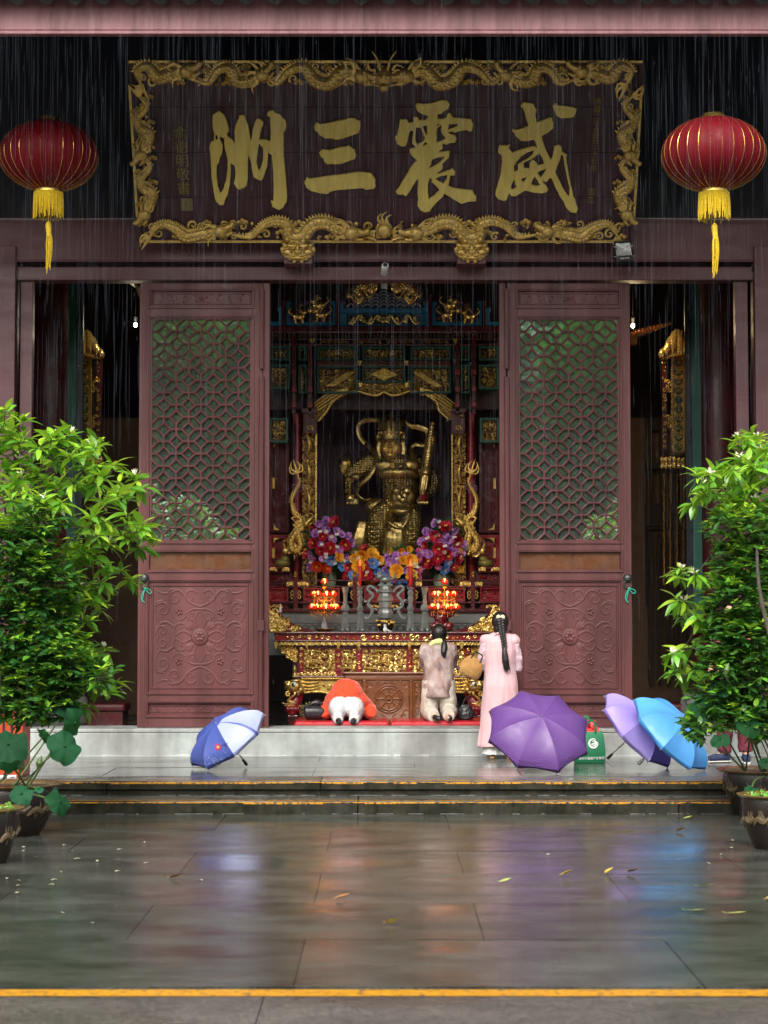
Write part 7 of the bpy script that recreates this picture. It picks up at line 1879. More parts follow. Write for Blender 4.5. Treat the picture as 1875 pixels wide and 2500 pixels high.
put_blob('trousers', q, M('white_cotton', (.56, .57, .56), .7, var=.05, bump=.2, bscale=200, dist=.002), pw, .009, 2, warp=wrinkle(.012, 14))
for sx in (-1, 1):
 q = MB(); c = O + Vector((sx * .095, .0, 0)); q.tube([c + Vector((0, -.075, .032)), c + Vector((0, .0, .034)), c + Vector((sx * .02, .13, .03))], [.036, .040, .03], 10); q.box(c.x - .03, c.x + .03, c.y - .10, c.y - .04, c.z, c.z + .03)
 put_blob('shoe', q, M('tan_shoe', (.20, .095, .035), .45, var=.3), pw, .007, 3)
q = MB(); h = J['head']
q.ball(h + Vector((0, -.020, .028)), (.096, .104, .114), 16, 12); q.ball(h + Vector((0, -.05, -.055)), (.080, .06, .075), 12, 9)
put_blob('hair', q, HAIR, pw, .007, 3)
q = MB()
b0 = h + Vector((0, -.118, .05)); pts = [b0, h + Vector((.008, -.135, -.03)), h + Vector((.018, -.150, -.11)), h + Vector((.03, -.198, -.19)), h + Vector((.035, -.208, -.27))]
P = smoothpath(pts, 6)
for i in range(0, len(P)):
 s = 1 if i % 2 else -1; w = lerp(.024, .015, i / len(P)); t = Vector((s * w * .8, 0, 0))
 q.ball(P[i] + t, (w * 1.15, w * .95, w * 1.1), 9, 7)
q.build('braid', HAIR, pw, smooth=True)
q = MB(); e = P[-1]; chain(q, [e + Vector((0, 0, .01)), e + Vector((.003, 0, -.05)), e + Vector((.012, -.002, -.14)), e + Vector((.028, .0, -.25))], [.018, .032, .040, .008], 12)
for k in range(9): q.tube(smoothpath([e + Vector((.012 + (k - 4) * .006, -.01, -.12)), e + Vector((.02 + (k - 4) * .008, -.012, -.19)), e + Vector((.03 + (k - 4) * .009, -.01, -.23 - .012 * (k % 3)))], 3), [.006, .006, .005, .005, .004, .003, .001], 5)
q.build('ponytail', HAIR, pw, smooth=True)
q = MB(); c = h + Vector((0, -.125, .075))
for sx in (-1, 1):
 for a in (.25, -.35): q.tube([c + Vector((sx * .042 * t_, -.002, .035 * sin(a) * t_ + .014 * sin(pi * t_))) for t_ in (0, .3, .6, .85, 1)] + [c + Vector((sx * .042, 0, .03 * sin(a) - .008)), c], .0055, 6)
q.ball(c, .012, 8, 6); q.build('hair_clip', M('gold_hair_clip', (.70, .58, .36), .3, metal=.6), pw, smooth=True)
# her woven straw bag, hung from the left elbow
bc = at(1150, 1630, 21.82)
sb = thing('straw_bag', bc, 'tan woven straw bag hanging from the arm of the pink dress', 'bag')
STRAW = M('straw_weave', (.42, .22, .065), .6, var=.25, scale=20)
nt, b, N, L = nodes_of(STRAW)
tc = N('ShaderNodeTexCoord'); wv = N('ShaderNodeTexWave'); wv.inputs['Scale'].default_value = 32; wv.inputs['Distortion'].default_value = 1.0; wv.bands_direction = 'DIAGONAL'
L(tc.outputs['Object'], wv.inputs['Vector']); wb = N('ShaderNodeBump'); wb.inputs['Strength'].default_value = .9; wb.inputs['Distance'].default_value = .006
L(wv.outputs['Fac'], wb.inputs['Height']); L(wb.outputs[0], b.inputs['Normal'])
q = MB(); m = Matrix.Translation(bc) @ Matrix.Rotation(radians(28), 4, 'Y')
q.loft([[m @ Vector((rx * cos(a), ry * sin(a), z)) for a in [2 * pi * k / 24 for k in range(24)]] for rx, ry, z in ((.10, .04, -.105), (.128, .062, -.09), (.135, .070, -.02), (.115, .055, .06), (.075, .03, .115), (.06, .022, .12))])
q.build('basket', STRAW, sb, smooth=True, angle=70)
q = MB(); q.ball(m @ Vector((-.118, -.01, -.07)), (.03, .03, .03), 8, 6); q.build('leather_corner', M('dark_leather', (.03, .014, .008), .5), sb, smooth=True)
q = MB(); q.tube(smoothpath([m @ Vector((-.05, -.03, .09)), m @ Vector((-.03, -.03, .17)), m @ Vector((.05, -.0, .17)), m @ Vector((.06, -.03, .09))], 5), .008, 7); q.build('handle', BLACK, sb, smooth=True)
# -- woman kneeling upright in a patterned blouse
O = Vector((at(1071, 1700, 23.42).x, 23.42, CZ))
kw = thing('person', O, 'person kneeling upright from behind in a marbled grey pink blouse and beige trousers', 'person', 'worshippers at the altar')
J = shift(dict(pelvis=(0, -.02, .46), chest=(0, 0, .72), neck=(.005, .04, .88), head=(.01, .065, .985), face=(0, 1, -.25),
               shL=(-.155, .0, .835), shR=(.155, .0, .835), elL=(-.15, .12, .62), elR=(.155, .12, .62), wrL=(-.05, .27, .72), wrR=(.05, .27, .72), hdL=(.15, .3, 1), hdR=(-.15, .3, 1), hsL=(0, 1, 0), hsR=(0, 1, 0), curl=.1,
               hipL=(-.09, -.02, .43), hipR=(.09, -.02, .43), knL=(-.11, .06, .055), knR=(.11, .06, .055), anL=(-.07, -.34, .055), anR=(.10, -.34, .055), toeL=(-.0, -.44, .035), toeR=(.11, -.46, .035)), O)
put_blob('body', human(J, .97, .8), SKIN, kw, .009, 3); face_bits(kw, J, .97)
BLOUSE = M('marbled_blouse', (.34, .25, .24), .7, var=.3)
nt, b, N, L = nodes_of(BLOUSE)
tc = N('ShaderNodeTexCoord'); n1 = N('ShaderNodeTexNoise'); n1.inputs['Scale'].default_value = 5.5; n1.inputs['Detail'].default_value = 3; n1.inputs['Distortion'].default_value = .6
mp = N('ShaderNodeMapping'); mp.inputs['Scale'].default_value = (1.4, 1, .8); L(tc.outputs['Object'], mp.inputs[0]); L(mp.outputs[0], n1.inputs['Vector'])
cr = N('ShaderNodeValToRGB'); cr.color_ramp.elements[0].color = (.13, .10, .11, 1); cr.color_ramp.elements[0].position = .34; cr.color_ramp.elements[1].color = (.52, .41, .35, 1); cr.color_ramp.elements[1].position = .66
e_ = cr.color_ramp.elements.new(.46); e_.color = (.33, .205, .175, 1); e_ = cr.color_ramp.elements.new(.54); e_.color = (.36, .28, .275, 1); L(n1.outputs['Fac'], cr.inputs['Fac'])
n2 = N('ShaderNodeTexVoronoi'); n2.inputs['Scale'].default_value = 110; L(tc.outputs['Object'], n2.inputs['Vector'])
n3 = N('ShaderNodeTexNoise'); n3.inputs['Scale'].default_value = 6; L(tc.outputs['Object'], n3.inputs['Vector'])
mk = N('ShaderNodeMath'); mk.operation = 'GREATER_THAN'; mk.inputs[1].default_value = .54; L(n3.outputs['Fac'], mk.inputs[0])
dk = N('ShaderNodeMath'); dk.operation = 'LESS_THAN'; dk.inputs[1].default_value = .30; L(n2.outputs['Distance'], dk.inputs[0])
mm = N('ShaderNodeMath'); mm.operation = 'MULTIPLY'; L(mk.outputs[0], mm.inputs[0]); L(dk.outputs[0], mm.inputs[1])
mx = N('ShaderNodeMixRGB'); L(mm.outputs[0], mx.inputs[0]); L(cr.outputs[0], mx.inputs[1]); mx.inputs[2].default_value = (.09, .085, .10, 1); L(mx.outputs[0], b.inputs['Base Color'])
q = MB()
q.loft(rings_of([(O + Vector((0, .02, .895)), .075, .065, 0), (O + Vector((0, .01, .875)), .13, .085, 0), (O + Vector((0, 0, .835)), .165, .10, .2), (O + Vector((0, -.005, .72)), .178, .118, .6), (O + Vector((0, -.01, .58)), .172, .125, 1), (O + Vector((0, -.02, .42)), .180, .150, 1.3), (O + Vector((0, -.02, .275)), .195, .165, 1.8), (O + Vector((0, -.02, .262)), .192, .162, 1.8)], 40, .018, 6, 8))
for t in 'LR': q.tube([O + Vector((0, .012, .85)), J['sh' + t] + Vector((0, 0, -.004))], [.080, .068], 12); q.ball(J['sh' + t] + Vector((0, 0, -.004)), .068, 12, 9)
for t, sx in (('L', -1), ('R', 1)): chain(q, [J['sh' + t] + Vector((-sx * .04, 0, 0)), J['sh' + t] + Vector((sx * .015, .01, -.05)), J['el' + t] + Vector((sx * .01, -.02, .05)), J['el' + t] + Vector((sx * .01, .02, .0))], [.054, .060, .060, .056])
put_blob('blouse', q, BLOUSE, kw, .009, 2, warp=wrinkle(.014, 9, (1, 1, .6)))
BEIGE = M('beige_cotton', (.50, .455, .385), .75, var=.06, bump=.2, bscale=200, dist=.002)
q = MB()
for t, sx in (('L', -1), ('R', 1)):
 chain(q, [J['hip' + t] + Vector((0, 0, .02)), J['hip' + t].lerp(J['kn' + t], .5) + Vector((sx * .005, -.05, 0)), J['kn' + t] + Vector((sx * .0, -.02, .045))], [.105, .10, .095], 14)
 chain(q, [J['kn' + t] + Vector((0, 0, .04)), J['kn' + t].lerp(J['an' + t], .5) + Vector((sx * .015, 0, .035)), J['an' + t] + Vector((sx * .0, .0, .012))], [.088, .09, .072], 14)
q.ball(O + Vector((0, -.03, .40)), (.17, .14, .12), 14, 10)
put_blob('trousers', q, BEIGE, kw, .009, 3, warp=wrinkle(.016, 11, (1, .7, .5)))
for t in 'LR':
 q = MB(); a, c = J['an' + t], J['toe' + t]; q.tube([a + Vector((0, -.035, .0)), a.lerp(c, .6) + Vector((.012, -.02, -.004)), c + Vector((.01, 0, -.008))], [.028, .031, .022], 10); put_blob('shoe', q, BLACK, kw, .007, 3)
q = MB(); chain(q, [O + Vector((-.10, -.02, .862)), O + Vector((-.06, -.055, .90)), O + Vector((.01, -.062, .915)), O + Vector((.075, -.05, .885)), O + Vector((.12, -.02, .845))], [.022, .034, .038, .034, .02]); q.ball(O + Vector((.0, 0, .895)), (.085, .07, .045), 12, 8)
put_blob('scarf', q, M('lime_scarf', (.62, .70, .28), .7, var=.08), kw, .008, 3, warp=wrinkle(.008, 22, (1, 1, 1)))
q = MB(); h = J['head']; q.ball(h + Vector((0, -.018, .026)), (.096, .104, .114), 16, 12); q.ball(h + Vector((.0, -.05, -.05)), (.080, .06, .08), 12, 9); put_blob('hair', q, HAIR, kw, .007, 3)
q = MB(); chain(q, [h + Vector((.03, -.10, -.04)), h + Vector((.05, -.135, -.075)), h + Vector((.055, -.165, -.13)), h + Vector((.045, -.19, -.20)), h + Vector((.06, -.19, -.26))], [.02, .034, .040, .036, .012], 12); put_blob('ponytail', q, HAIR, kw, .007, 2)
# -- person bowing to the ground in orange
O = Vector((at(846, 1700, 23.30).x, 23.27, CZ))
ow = thing('person', O, 'person bowed face down on the cushion in an orange top and white trousers', 'person', 'worshippers at the altar')
J = shift(dict(pelvis=(0, -.01, .175), chest=(.01, .30, .22), neck=(.01, .52, .17), head=(.01, .62, .10), face=(0, .35, -1),
               shL=(-.165, .44, .19), shR=(.175, .44, .19), elL=(-.25, .10, .07), elR=(.265, .10, .07), wrL=(-.17, .56, .035), wrR=(.17, .56, .035), hdL=(.1, 1, 0), hdR=(-.1, 1, 0), hsL=(1, 0, 0), hsR=(1, 0, 0), curl=.1,
               hipL=(-.09, -.01, .165), hipR=(.09, -.01, .165), knL=(-.105, .24, .065), knR=(.105, .24, .065), anL=(-.092, -.22, .02), anR=(.092, -.22, .02), toeL=(-.075, -.325, -.005), toeR=(.075, -.325, -.005)), O)
put_blob('body', human(J), SKIN, ow, .009, 3); face_bits(ow, J, 1)
q = MB()
for sx in (-1, 1):
 q.ball(O + Vector((sx * .092, -.06, .150)), (.118, .15, .132), 18, 14); q.ball(O + Vector((sx * .035, -.04, .185)), (.12, .13, .105), 16, 12)
 chain(q, [O + Vector((sx * .09, -.02, .14)), O + Vector((sx * .11, .10, .11)), O + Vector((sx * .11, .25, .085))], [.11, .105, .09], 14)
 chain(q, [O + Vector((sx * .11, .24, .06)), O + Vector((sx * .11, .02, .055)), O + Vector((sx * .098, -.17, .035)), O + Vector((sx * .092, -.25, .020))], [.07, .072, .066, .058], 14)
put_blob('trousers', q, M('white_stretch', (.56, .565, .58), .6, var=.03, bump=.1, bscale=300, dist=.001), ow, .008, 3, warp=wrinkle(.005, 15, (1, .8, 1.2)))
ORNG = M('orange_fleece', (.70, .050, .008), .8, var=.08, scale=8, bump=.25, bscale=180, dist=.002, sheen=.3)
q = MB()
q.tube(smoothpath([O + Vector((0, -.09, .26)), O + Vector((0, -.02, .26)), O + Vector((.0, .2, .285)), O + Vector((.01, .36, .24)), O + Vector((.01, .48, .17))], 4), [.06, .105, .135, .155, .175, .19, .205, .205, .20, .20, .195, .19, .18, .165, .15, .13, .10], 18)
q.ball(O + Vector((0, .11, .225)), (.258, .225, .155), 18, 12)
for t, sx in (('L', -1), ('R', 1)): chain(q, [J['sh' + t] + Vector((-sx * .03, -.04, .02)), J['sh' + t] + Vector((sx * .045, -.07, -.03)), J['el' + t] + Vector((sx * .01, 0, .035)), J['el' + t] + Vector((0, .02, .01)), J['el' + t].lerp(J['wr' + t], .8)], [.09, .09, .078, .07, .055])
put_blob('top', q, ORNG, ow, .010, 3, warp=wrinkle(.018, 9, (1, .8, 1)))
for t in 'LR':
 q = MB(); a, c = J['an' + t], J['toe' + t]; q.tube([a + Vector((0, -.03, -.005)), a.lerp(c, .6), c + Vector((0, -.01, -.003))], [.034, .036, .024], 10); put_blob('shoe', q, BLACK, ow, .007, 2)
q = MB(); h = J['head']; q.ball(h + Vector((0, .02, .03)), (.088, .098, .095), 14, 10); put_blob('hair', q, HAIR, ow, .008, 3)
# -- man half hidden behind the right shrub
O = Vector((at(1790, 1700, 21.35).x, 21.35, Z2))
mn = thing('person', O, 'person in maroon trousers and blue canvas shoes half hidden behind the right shrub', 'person')
J = shift(dict(pelvis=(0, 0, .93), chest=(-.01, -.02, 1.24), neck=(-.015, -.03, 1.43), head=(-.03, -.05, 1.555), face=(-.8, -.6, -.05),
               shL=(-.15, -.09, 1.375), shR=(.15, .09, 1.375), elL=(-.26, -.06, 1.12), elR=(.24, .02, 1.10), wrL=(-.27, -.20, .95), wrR=(.10, -.20, .98), curl=.6, hsL=(0, 0, 1), hsR=(0, 0, 1),
               hipL=(-.09, -.03, .90), hipR=(.09, .03, .90), knL=(-.10, -.06, .49), knR=(.11, -.02, .49), anL=(-.10, 0, .085), anR=(.12, -.05, .085), toeL=(-.27, -.06, .04), toeR=(.10, -.24, .04)), O)
put_blob('body', human(J, 1.04), SKIN, mn, .010, 3); face_bits(mn, J, 1.04)
MAR = M('maroon_cotton', (.125, .014, .030), .75, var=.15, bump=.3, bscale=160, dist=.002)
q = MB()
for t in 'LR': chain(q, [J['hip' + t] + Vector((0, 0, .06)), J['hip' + t].lerp(J['kn' + t], .5), J['kn' + t], J['kn' + t].lerp(J['an' + t], .6), J['an' + t] + Vector((0, 0, .03))], [.115, .105, .088, .080, .074], 14)
q.ball(O + Vector((0, 0, .93)), (.165, .13, .12), 12, 9)
put_blob('trousers', q, MAR, mn, .010, 3, warp=wrinkle(.014, 12, (1, 1, .8)))
q = MB(); q.loft(rings_of([(O + Vector((-.012, -.02, 1.45)), .07, .065, 0), (O + Vector((-.012, -.02, 1.415)), .15, .10, 0), (O + Vector((-.01, -.02, 1.25)), .185, .14, .6), (O + Vector((0, -.01, 1.05)), .18, .14, 1), (O + Vector((0, 0, .88)), .19, .15, 1.3)], 32, .015, 6, 2))
for t, sx in (('L', -1), ('R', 1)): chain(q, [J['sh' + t] + Vector((-sx * .03, 0, 0)), J['sh' + t] + Vector((sx * .02, 0, -.06)), J['el' + t] + Vector((0, 0, .06))], [.075, .075, .068])
put_blob('shirt', q, M('salmon_shirt', (.56, .17, .14), .75, var=.1, scale=14, bump=.2, bscale=150, dist=.002), mn, .010, 3, warp=wrinkle(.012, 9))
NAVY = M('navy_canvas', (.012, .022, .075), .7, var=.2, scale=20)
for t in 'LR':
 q = MB(); a, c = J['an' + t], J['toe' + t]; dr = (c - a); dr.z = 0; dr.normalize()
 q.tube([a - dr * .05 + Vector((0, 0, -.035)), a + dr * .05 + Vector((0, 0, -.03)), c + Vector((0, 0, .003))], [.046, .050, .036], 12); q.ball(a + Vector((0, 0, -.01)), (.045, .045, .035), 10, 7); put_blob('shoe', q, NAVY, mn, .007, 3)
 q = MB(); q.tube([a - dr * .06 + Vector((0, 0, -.074)), a + dr * .05 + Vector((0, 0, -.074)), c + dr * .015 + Vector((0, 0, -.030))], [.046, .051, .036], 12, flat=.28, fdir=Vector((0, 0, 1))); q.build('sole', M('white_rubber', (.62, .60, .56), .6), mn, smooth=True)
q = MB(); h = J['head']; q.ball(h + Vector((.03, .02, .035)), (.092, .096, .10), 14, 10); put_blob('hair', q, HAIR, mn, .008, 3)
# ==== bags and basket by the worshippers
p = at(764, 1745, 23.28); bg_ = thing('black_bag', Vector((p.x, 23.35, CZ)), 'black leather shoulder bag lying on the cushion beside the orange top', 'bag')
LEA = M('black_leather', (.018, .018, .022), .35, var=.25, scale=10, bump=.3, bscale=90, dist=.002)
q = MB(); q.tube(smoothpath([(p.x - .10, 23.36, CZ + .085), (p.x - .06, 23.36, CZ + .09), (p.x + .05, 23.37, CZ + .09), (p.x + .14, 23.38, CZ + .085)], 4), [.07, .083, .087, .09, .09, .09, .09, .09, .09, .088, .086, .08, .07], 14); put_blob('body', q, LEA, bg_, .009, 3)
q = MB(); q.tube(smoothpath([(p.x - .06, 23.34, CZ + .165), (p.x - .0, 23.33, CZ + .20), (p.x + .06, 23.34, CZ + .21), (p.x + .12, 23.36, CZ + .17)], 4), .02, 8); q.ball((p.x + .04, 23.36, CZ + .20), (.06, .05, .04), 9, 7); q.build('strap', LEA, bg_, smooth=True)
p = at(1137, 1752, 23.4); hb_ = thing('black_handbag', Vector((p.x, 23.4, CZ)), 'slouchy black leather handbag on the cushion right of the kneeling woman', 'bag')
q = MB(); q.loft([[Vector((p.x + rx * cos(a), 23.4 + ry * sin(a), CZ + z)) for a in [2 * pi * k / 20 for k in range(20)]] for rx, ry, z in ((.085, .06, .005), (.100, .075, .02), (.105, .075, .07), (.092, .06, .12), (.065, .035, .165), (.045, .02, .18))]); put_blob('body', q, LEA, hb_, .008, 2, warp=wrinkle(.012, 18, (1, 1, 1)))
q = MB(); q.tube(smoothpath([(p.x - .05, 23.4, CZ + .15), (p.x - .01, 23.38, CZ + .24), (p.x + .025, 23.38, CZ + .27), (p.x + .045, 23.4, CZ + .24), (p.x + .03, 23.4, CZ + .15)], 5), .010, 7); q.build('strap', LEA, hb_, smooth=True)
p = at(766, 1738, 24.0); bk = thing('wicker_basket', Vector((p.x, 24.25, ZF)), 'round wicker basket standing under the left end of the altar', 'basket')
WICK = M('wicker', (.30, .19, .085), .6, var=.3, scale=24, bump=.3)
q = MB(); q.lathe([(.13, 0), (.15, .06), (.165, .16), (.185, .26), (.18, .28), (.16, .26), (.14, .1)], bk.location, 28); q.build('lining', M('wicker_dark', (.10, .055, .02), .7), bk, smooth=True)
q = MB()
for j in range(14):
 z = .015 + j * .018; r = lerp(.135, .188, j / 13) + .004
 q.tube([bk.location + Vector(((r + .006 * (1 if (k + j) % 2 else -1)) * cos(2 * pi * k / 36), (r + .006 * (1 if (k + j) % 2 else -1)) * sin(2 * pi * k / 36), z)) for k in range(37)], .0085, 5, caps=False)
q.build('weave', WICK, bk, smooth=True, kind='stuff')
q = MB(); q.tube([bk.location + Vector((.192 * cos(a), .192 * sin(a), .275)) for a in [2 * pi * k / 32 for k in range(33)]], .014, 7); q.build('rim', WICK, bk, smooth=True)
q = MB(); rg = random.Random(6)
for k in range(9): leafpad(q, bk.location.x + rg.uniform(-.08, .08), bk.location.z + .27 + rg.uniform(0, .03), 24.2 + rg.uniform(-.05, .05), .05, .02, rg.uniform(0, 3))
q.build('offering_leaf', M('yellow_green_leaf', (.30, .33, .04), .5), bk, kind='stuff')
# -- green shopping bag
c = at(1445, 1853, 21.0); gb = thing('shopping_bag', Vector((c.x, 21.25, Z2)), 'green fabric shopping bag with white swirl logo standing behind the purple umbrella', 'bag')
GRN = M('green_fabric', (.006, .155, .065), .6, var=.10, bump=.25, bscale=240, dist=.001)
x, y = c.x, 21.25
q = MB(); q.loft([[Vector((x + px * w, y + py * dd, Z2 + z)) for px, py in ((-1, -1), (-.33, -1.06), (.33, -1.06), (1, -1), (1.02, 0), (1, 1), (0, 1), (-1, 1), (-1.02, 0))] for w, dd, z in ((.150, .075, .0), (.158, .085, .015), (.162, .085, .15), (.145, .065, .30), (.132, .055, .335))]); q.build('body', GRN, gb, smooth=True, angle=50)
q = MB()
for yy in (y - .06, y + .05):
 q.tube(smoothpath([(x - .05, yy, Z2 + .30), (x - .045, yy - .02, Z2 + .40), (x + .01, yy - .03, Z2 + .455), (x + .055, yy - .02, Z2 + .41), (x + .06, yy, Z2 + .30)] if yy < y else [(x - .07, yy, Z2 + .32), (x - .09, yy, Z2 + .42), (x - .03, yy, Z2 + .49), (x - .0, yy, Z2 + .45), (x + .02, yy, Z2 + .33)], 6), .014, 6, flat=.35, fdir=Vector((0, 1, 0)))
q.build('handle', GRN, gb, smooth=True)
q = MB(); rg = random.Random(9)
for k in range(26):
 p = Vector((x + rg.uniform(-.13, .11), y + rg.uniform(-.04, .04), Z2 + .335 + rg.uniform(0, .085))); a = rg.uniform(0, 6.3)
 q.add([p, p + Vector((.06 * cos(a), -.02, .06 * sin(a))), p + Vector((.05 * cos(a + .9), .01, .07 * abs(sin(a + .9)))), p + Vector((-.02, .02, .05))], [(0, 1, 2), (0, 2, 3), (0, 3, 1)])
q.ball((x - .01, y, Z2 + .33), (.12, .05, .05), 12, 8)
q.build('red_wrapping', M('red_paper', (.62, .012, .015), .4, var=.2), gb)
WPR = M('white_print', (.78, .80, .78), .6, var=.04, bump=0)
yf = y - .0915
q = MB()
LM = Matrix.Translation((x + .035, yf, Z2 + .215))
q.tube([(.046 * cos(a), .0, .046 * sin(a)) for a in [lerp(1.0, 6.6, k / 24) for k in range(25)]], [.003 + .009 * sin(pi * k / 24) for k in range(25)], 6, flat=.25, fdir=Vector((0, 1, 0)), mat=LM)
q.tube([(.024 * cos(a) + .004, -.001, .024 * sin(a) + .002) for a in [lerp(-2.6, 2.6, k / 18) for k in range(19)]], [.003 + .007 * sin(pi * k / 18) for k in range(19)], 6, flat=.25, fdir=Vector((0, 1, 0)), mat=LM)
q.tube([(-.03, -.001, -.012), (.0, -.001, -.002), (.026, -.001, .010), (.046, -.001, .012)], [.003, .008, .007, .002], 6, flat=.25, fdir=Vector((0, 1, 0)), mat=LM)
q.build('logo', WPR, gb, smooth=True)
put_text('lettering', '新时代健康产业集团', .030, WPR, gb, Matrix.Translation((x + .015, yf - .002, Z2 + .055)) @ Matrix.Rotation(radians(-2), 4, 'Y'), .0015)
# ==== umbrellas drying on the porch
STEELU = M('umbrella_steel', (.35, .36, .37), .3, metal=.8)
def umbrella(apex, axis, R, depth, cloth, label, turn=0.0, shaft=.60, nrib=8, z_floor=Z2, printer=None, grip=BLACK):
 """open umbrella lying on its rim: apex, axis from apex to handle, canopy as one cloth with ribs beneath"""
 a = Vector(axis).normalized(); apex = Vector(apex)
 side = a.cross(Vector((0, 0, 1))).normalized(); up = side.cross(a)
 def rim(k, t, sag=0.0):
  an = turn + 2 * pi * k / nrib
  r = R * sin(t * pi / 2 * .98); hgt = depth * (1 - cos(t * pi / 2))
  return apex + a * (hgt + sag) + (side * cos(an) + up * sin(an)) * r
 low = min((rim(k, 1)).z for k in range(nrib)); lift = z_floor + .004 - low
 apex = apex + Vector((0, 0, lift))
 root = thing('umbrella', apex, label, 'umbrella', 'umbrellas left open on the porch')
 m, n = 9, 9
 q = MB(); vs = []; fs = []
 for k in range(nrib):
  for i in range(m + 1):
   t = i / m
   p0, p1 = rim(k, t), rim(k + 1, t)
   for j in range(n + 1):
    s = j / n; p = p0.lerp(p1, s); bow = 4 * s * (1 - s)
    rad = (p - apex) - a * (p - apex).dot(a); p = p - rad * (.035 * bow * t) - a * (depth * .16 * bow * t * (1 - t * .55)) * -1
    if i == m: p = p - rad * (.05 * bow)
    p = p + a * noise.noise(p * 9) * .006
    vs.append(p)
  o = k * (m + 1) * (n + 1)
  for i in range(m):
   for j in range(n): fs.append((o + i * (n + 1) + j, o + i * (n + 1) + j + 1, o + (i + 1) * (n + 1) + j + 1, o + (i + 1) * (n + 1) + j))
 q.add(vs, fs)
 me = q.mesh('canopy', False, apex)
 bm = bmesh.new(); bm.from_mesh(me); bmesh.ops.remove_doubles(bm, verts=bm.verts, dist=.0008); bmesh.ops.recalc_face_normals(bm, faces=bm.faces)
 uvl = bm.loops.layers.uv.new('cloth')
 for f in bm.faces:
  for lp in f.loops:
   d = lp.vert.co; al = d.dot(a); rr = d - a * al
   an = (atan2(rr.dot(up), rr.dot(side)) - turn) % (2 * pi)
   if an > 2 * pi - 1e-4: an = 0
   lp[uvl].uv = (an / (2 * pi) * nrib, rr.length / R)
 for f in bm.faces: f.smooth = True
 bm.to_mesh(me); bm.free(); me.set_sharp_from_angle(angle=radians(14)); me.materials.append(cloth)
 can = put('canopy', me, root)
 sd = can.modifiers.new('thick', 'SOLIDIFY'); sd.thickness = .0016; sd.offset = 0
 for k in range(nrib):
  q = MB(); q.tube([rim(k, t) + a * .008 for t in [i / 8 for i in range(9)]], .0035, 5); q.ball(rim(k, 1) + a * .004, .008, 6, 5)
  q.tube([apex + a * (depth + .05), rim(k, .55) + a * .012], .003, 5); q.build('rib', STEELU, root, smooth=True)
 q = MB(); q.tube([apex - a * .012, apex + a * shaft], .006, 8); q.build('shaft', STEELU, root, smooth=True)
 q = MB(); q.tube([apex + a * (shaft - .02), apex + a * (shaft + .02), apex + a * (shaft + .055), apex + a * (shaft + .06)], [.012, .017, .018, .010], 10); q.build('handle', grip, root, smooth=True)
 q = MB(); q.tube([apex - a * .022, apex - a * .008, apex + a * .004], [.006, .009, .014], 8); q.build('ferrule', STEELU, root, smooth=True)
 return root, a
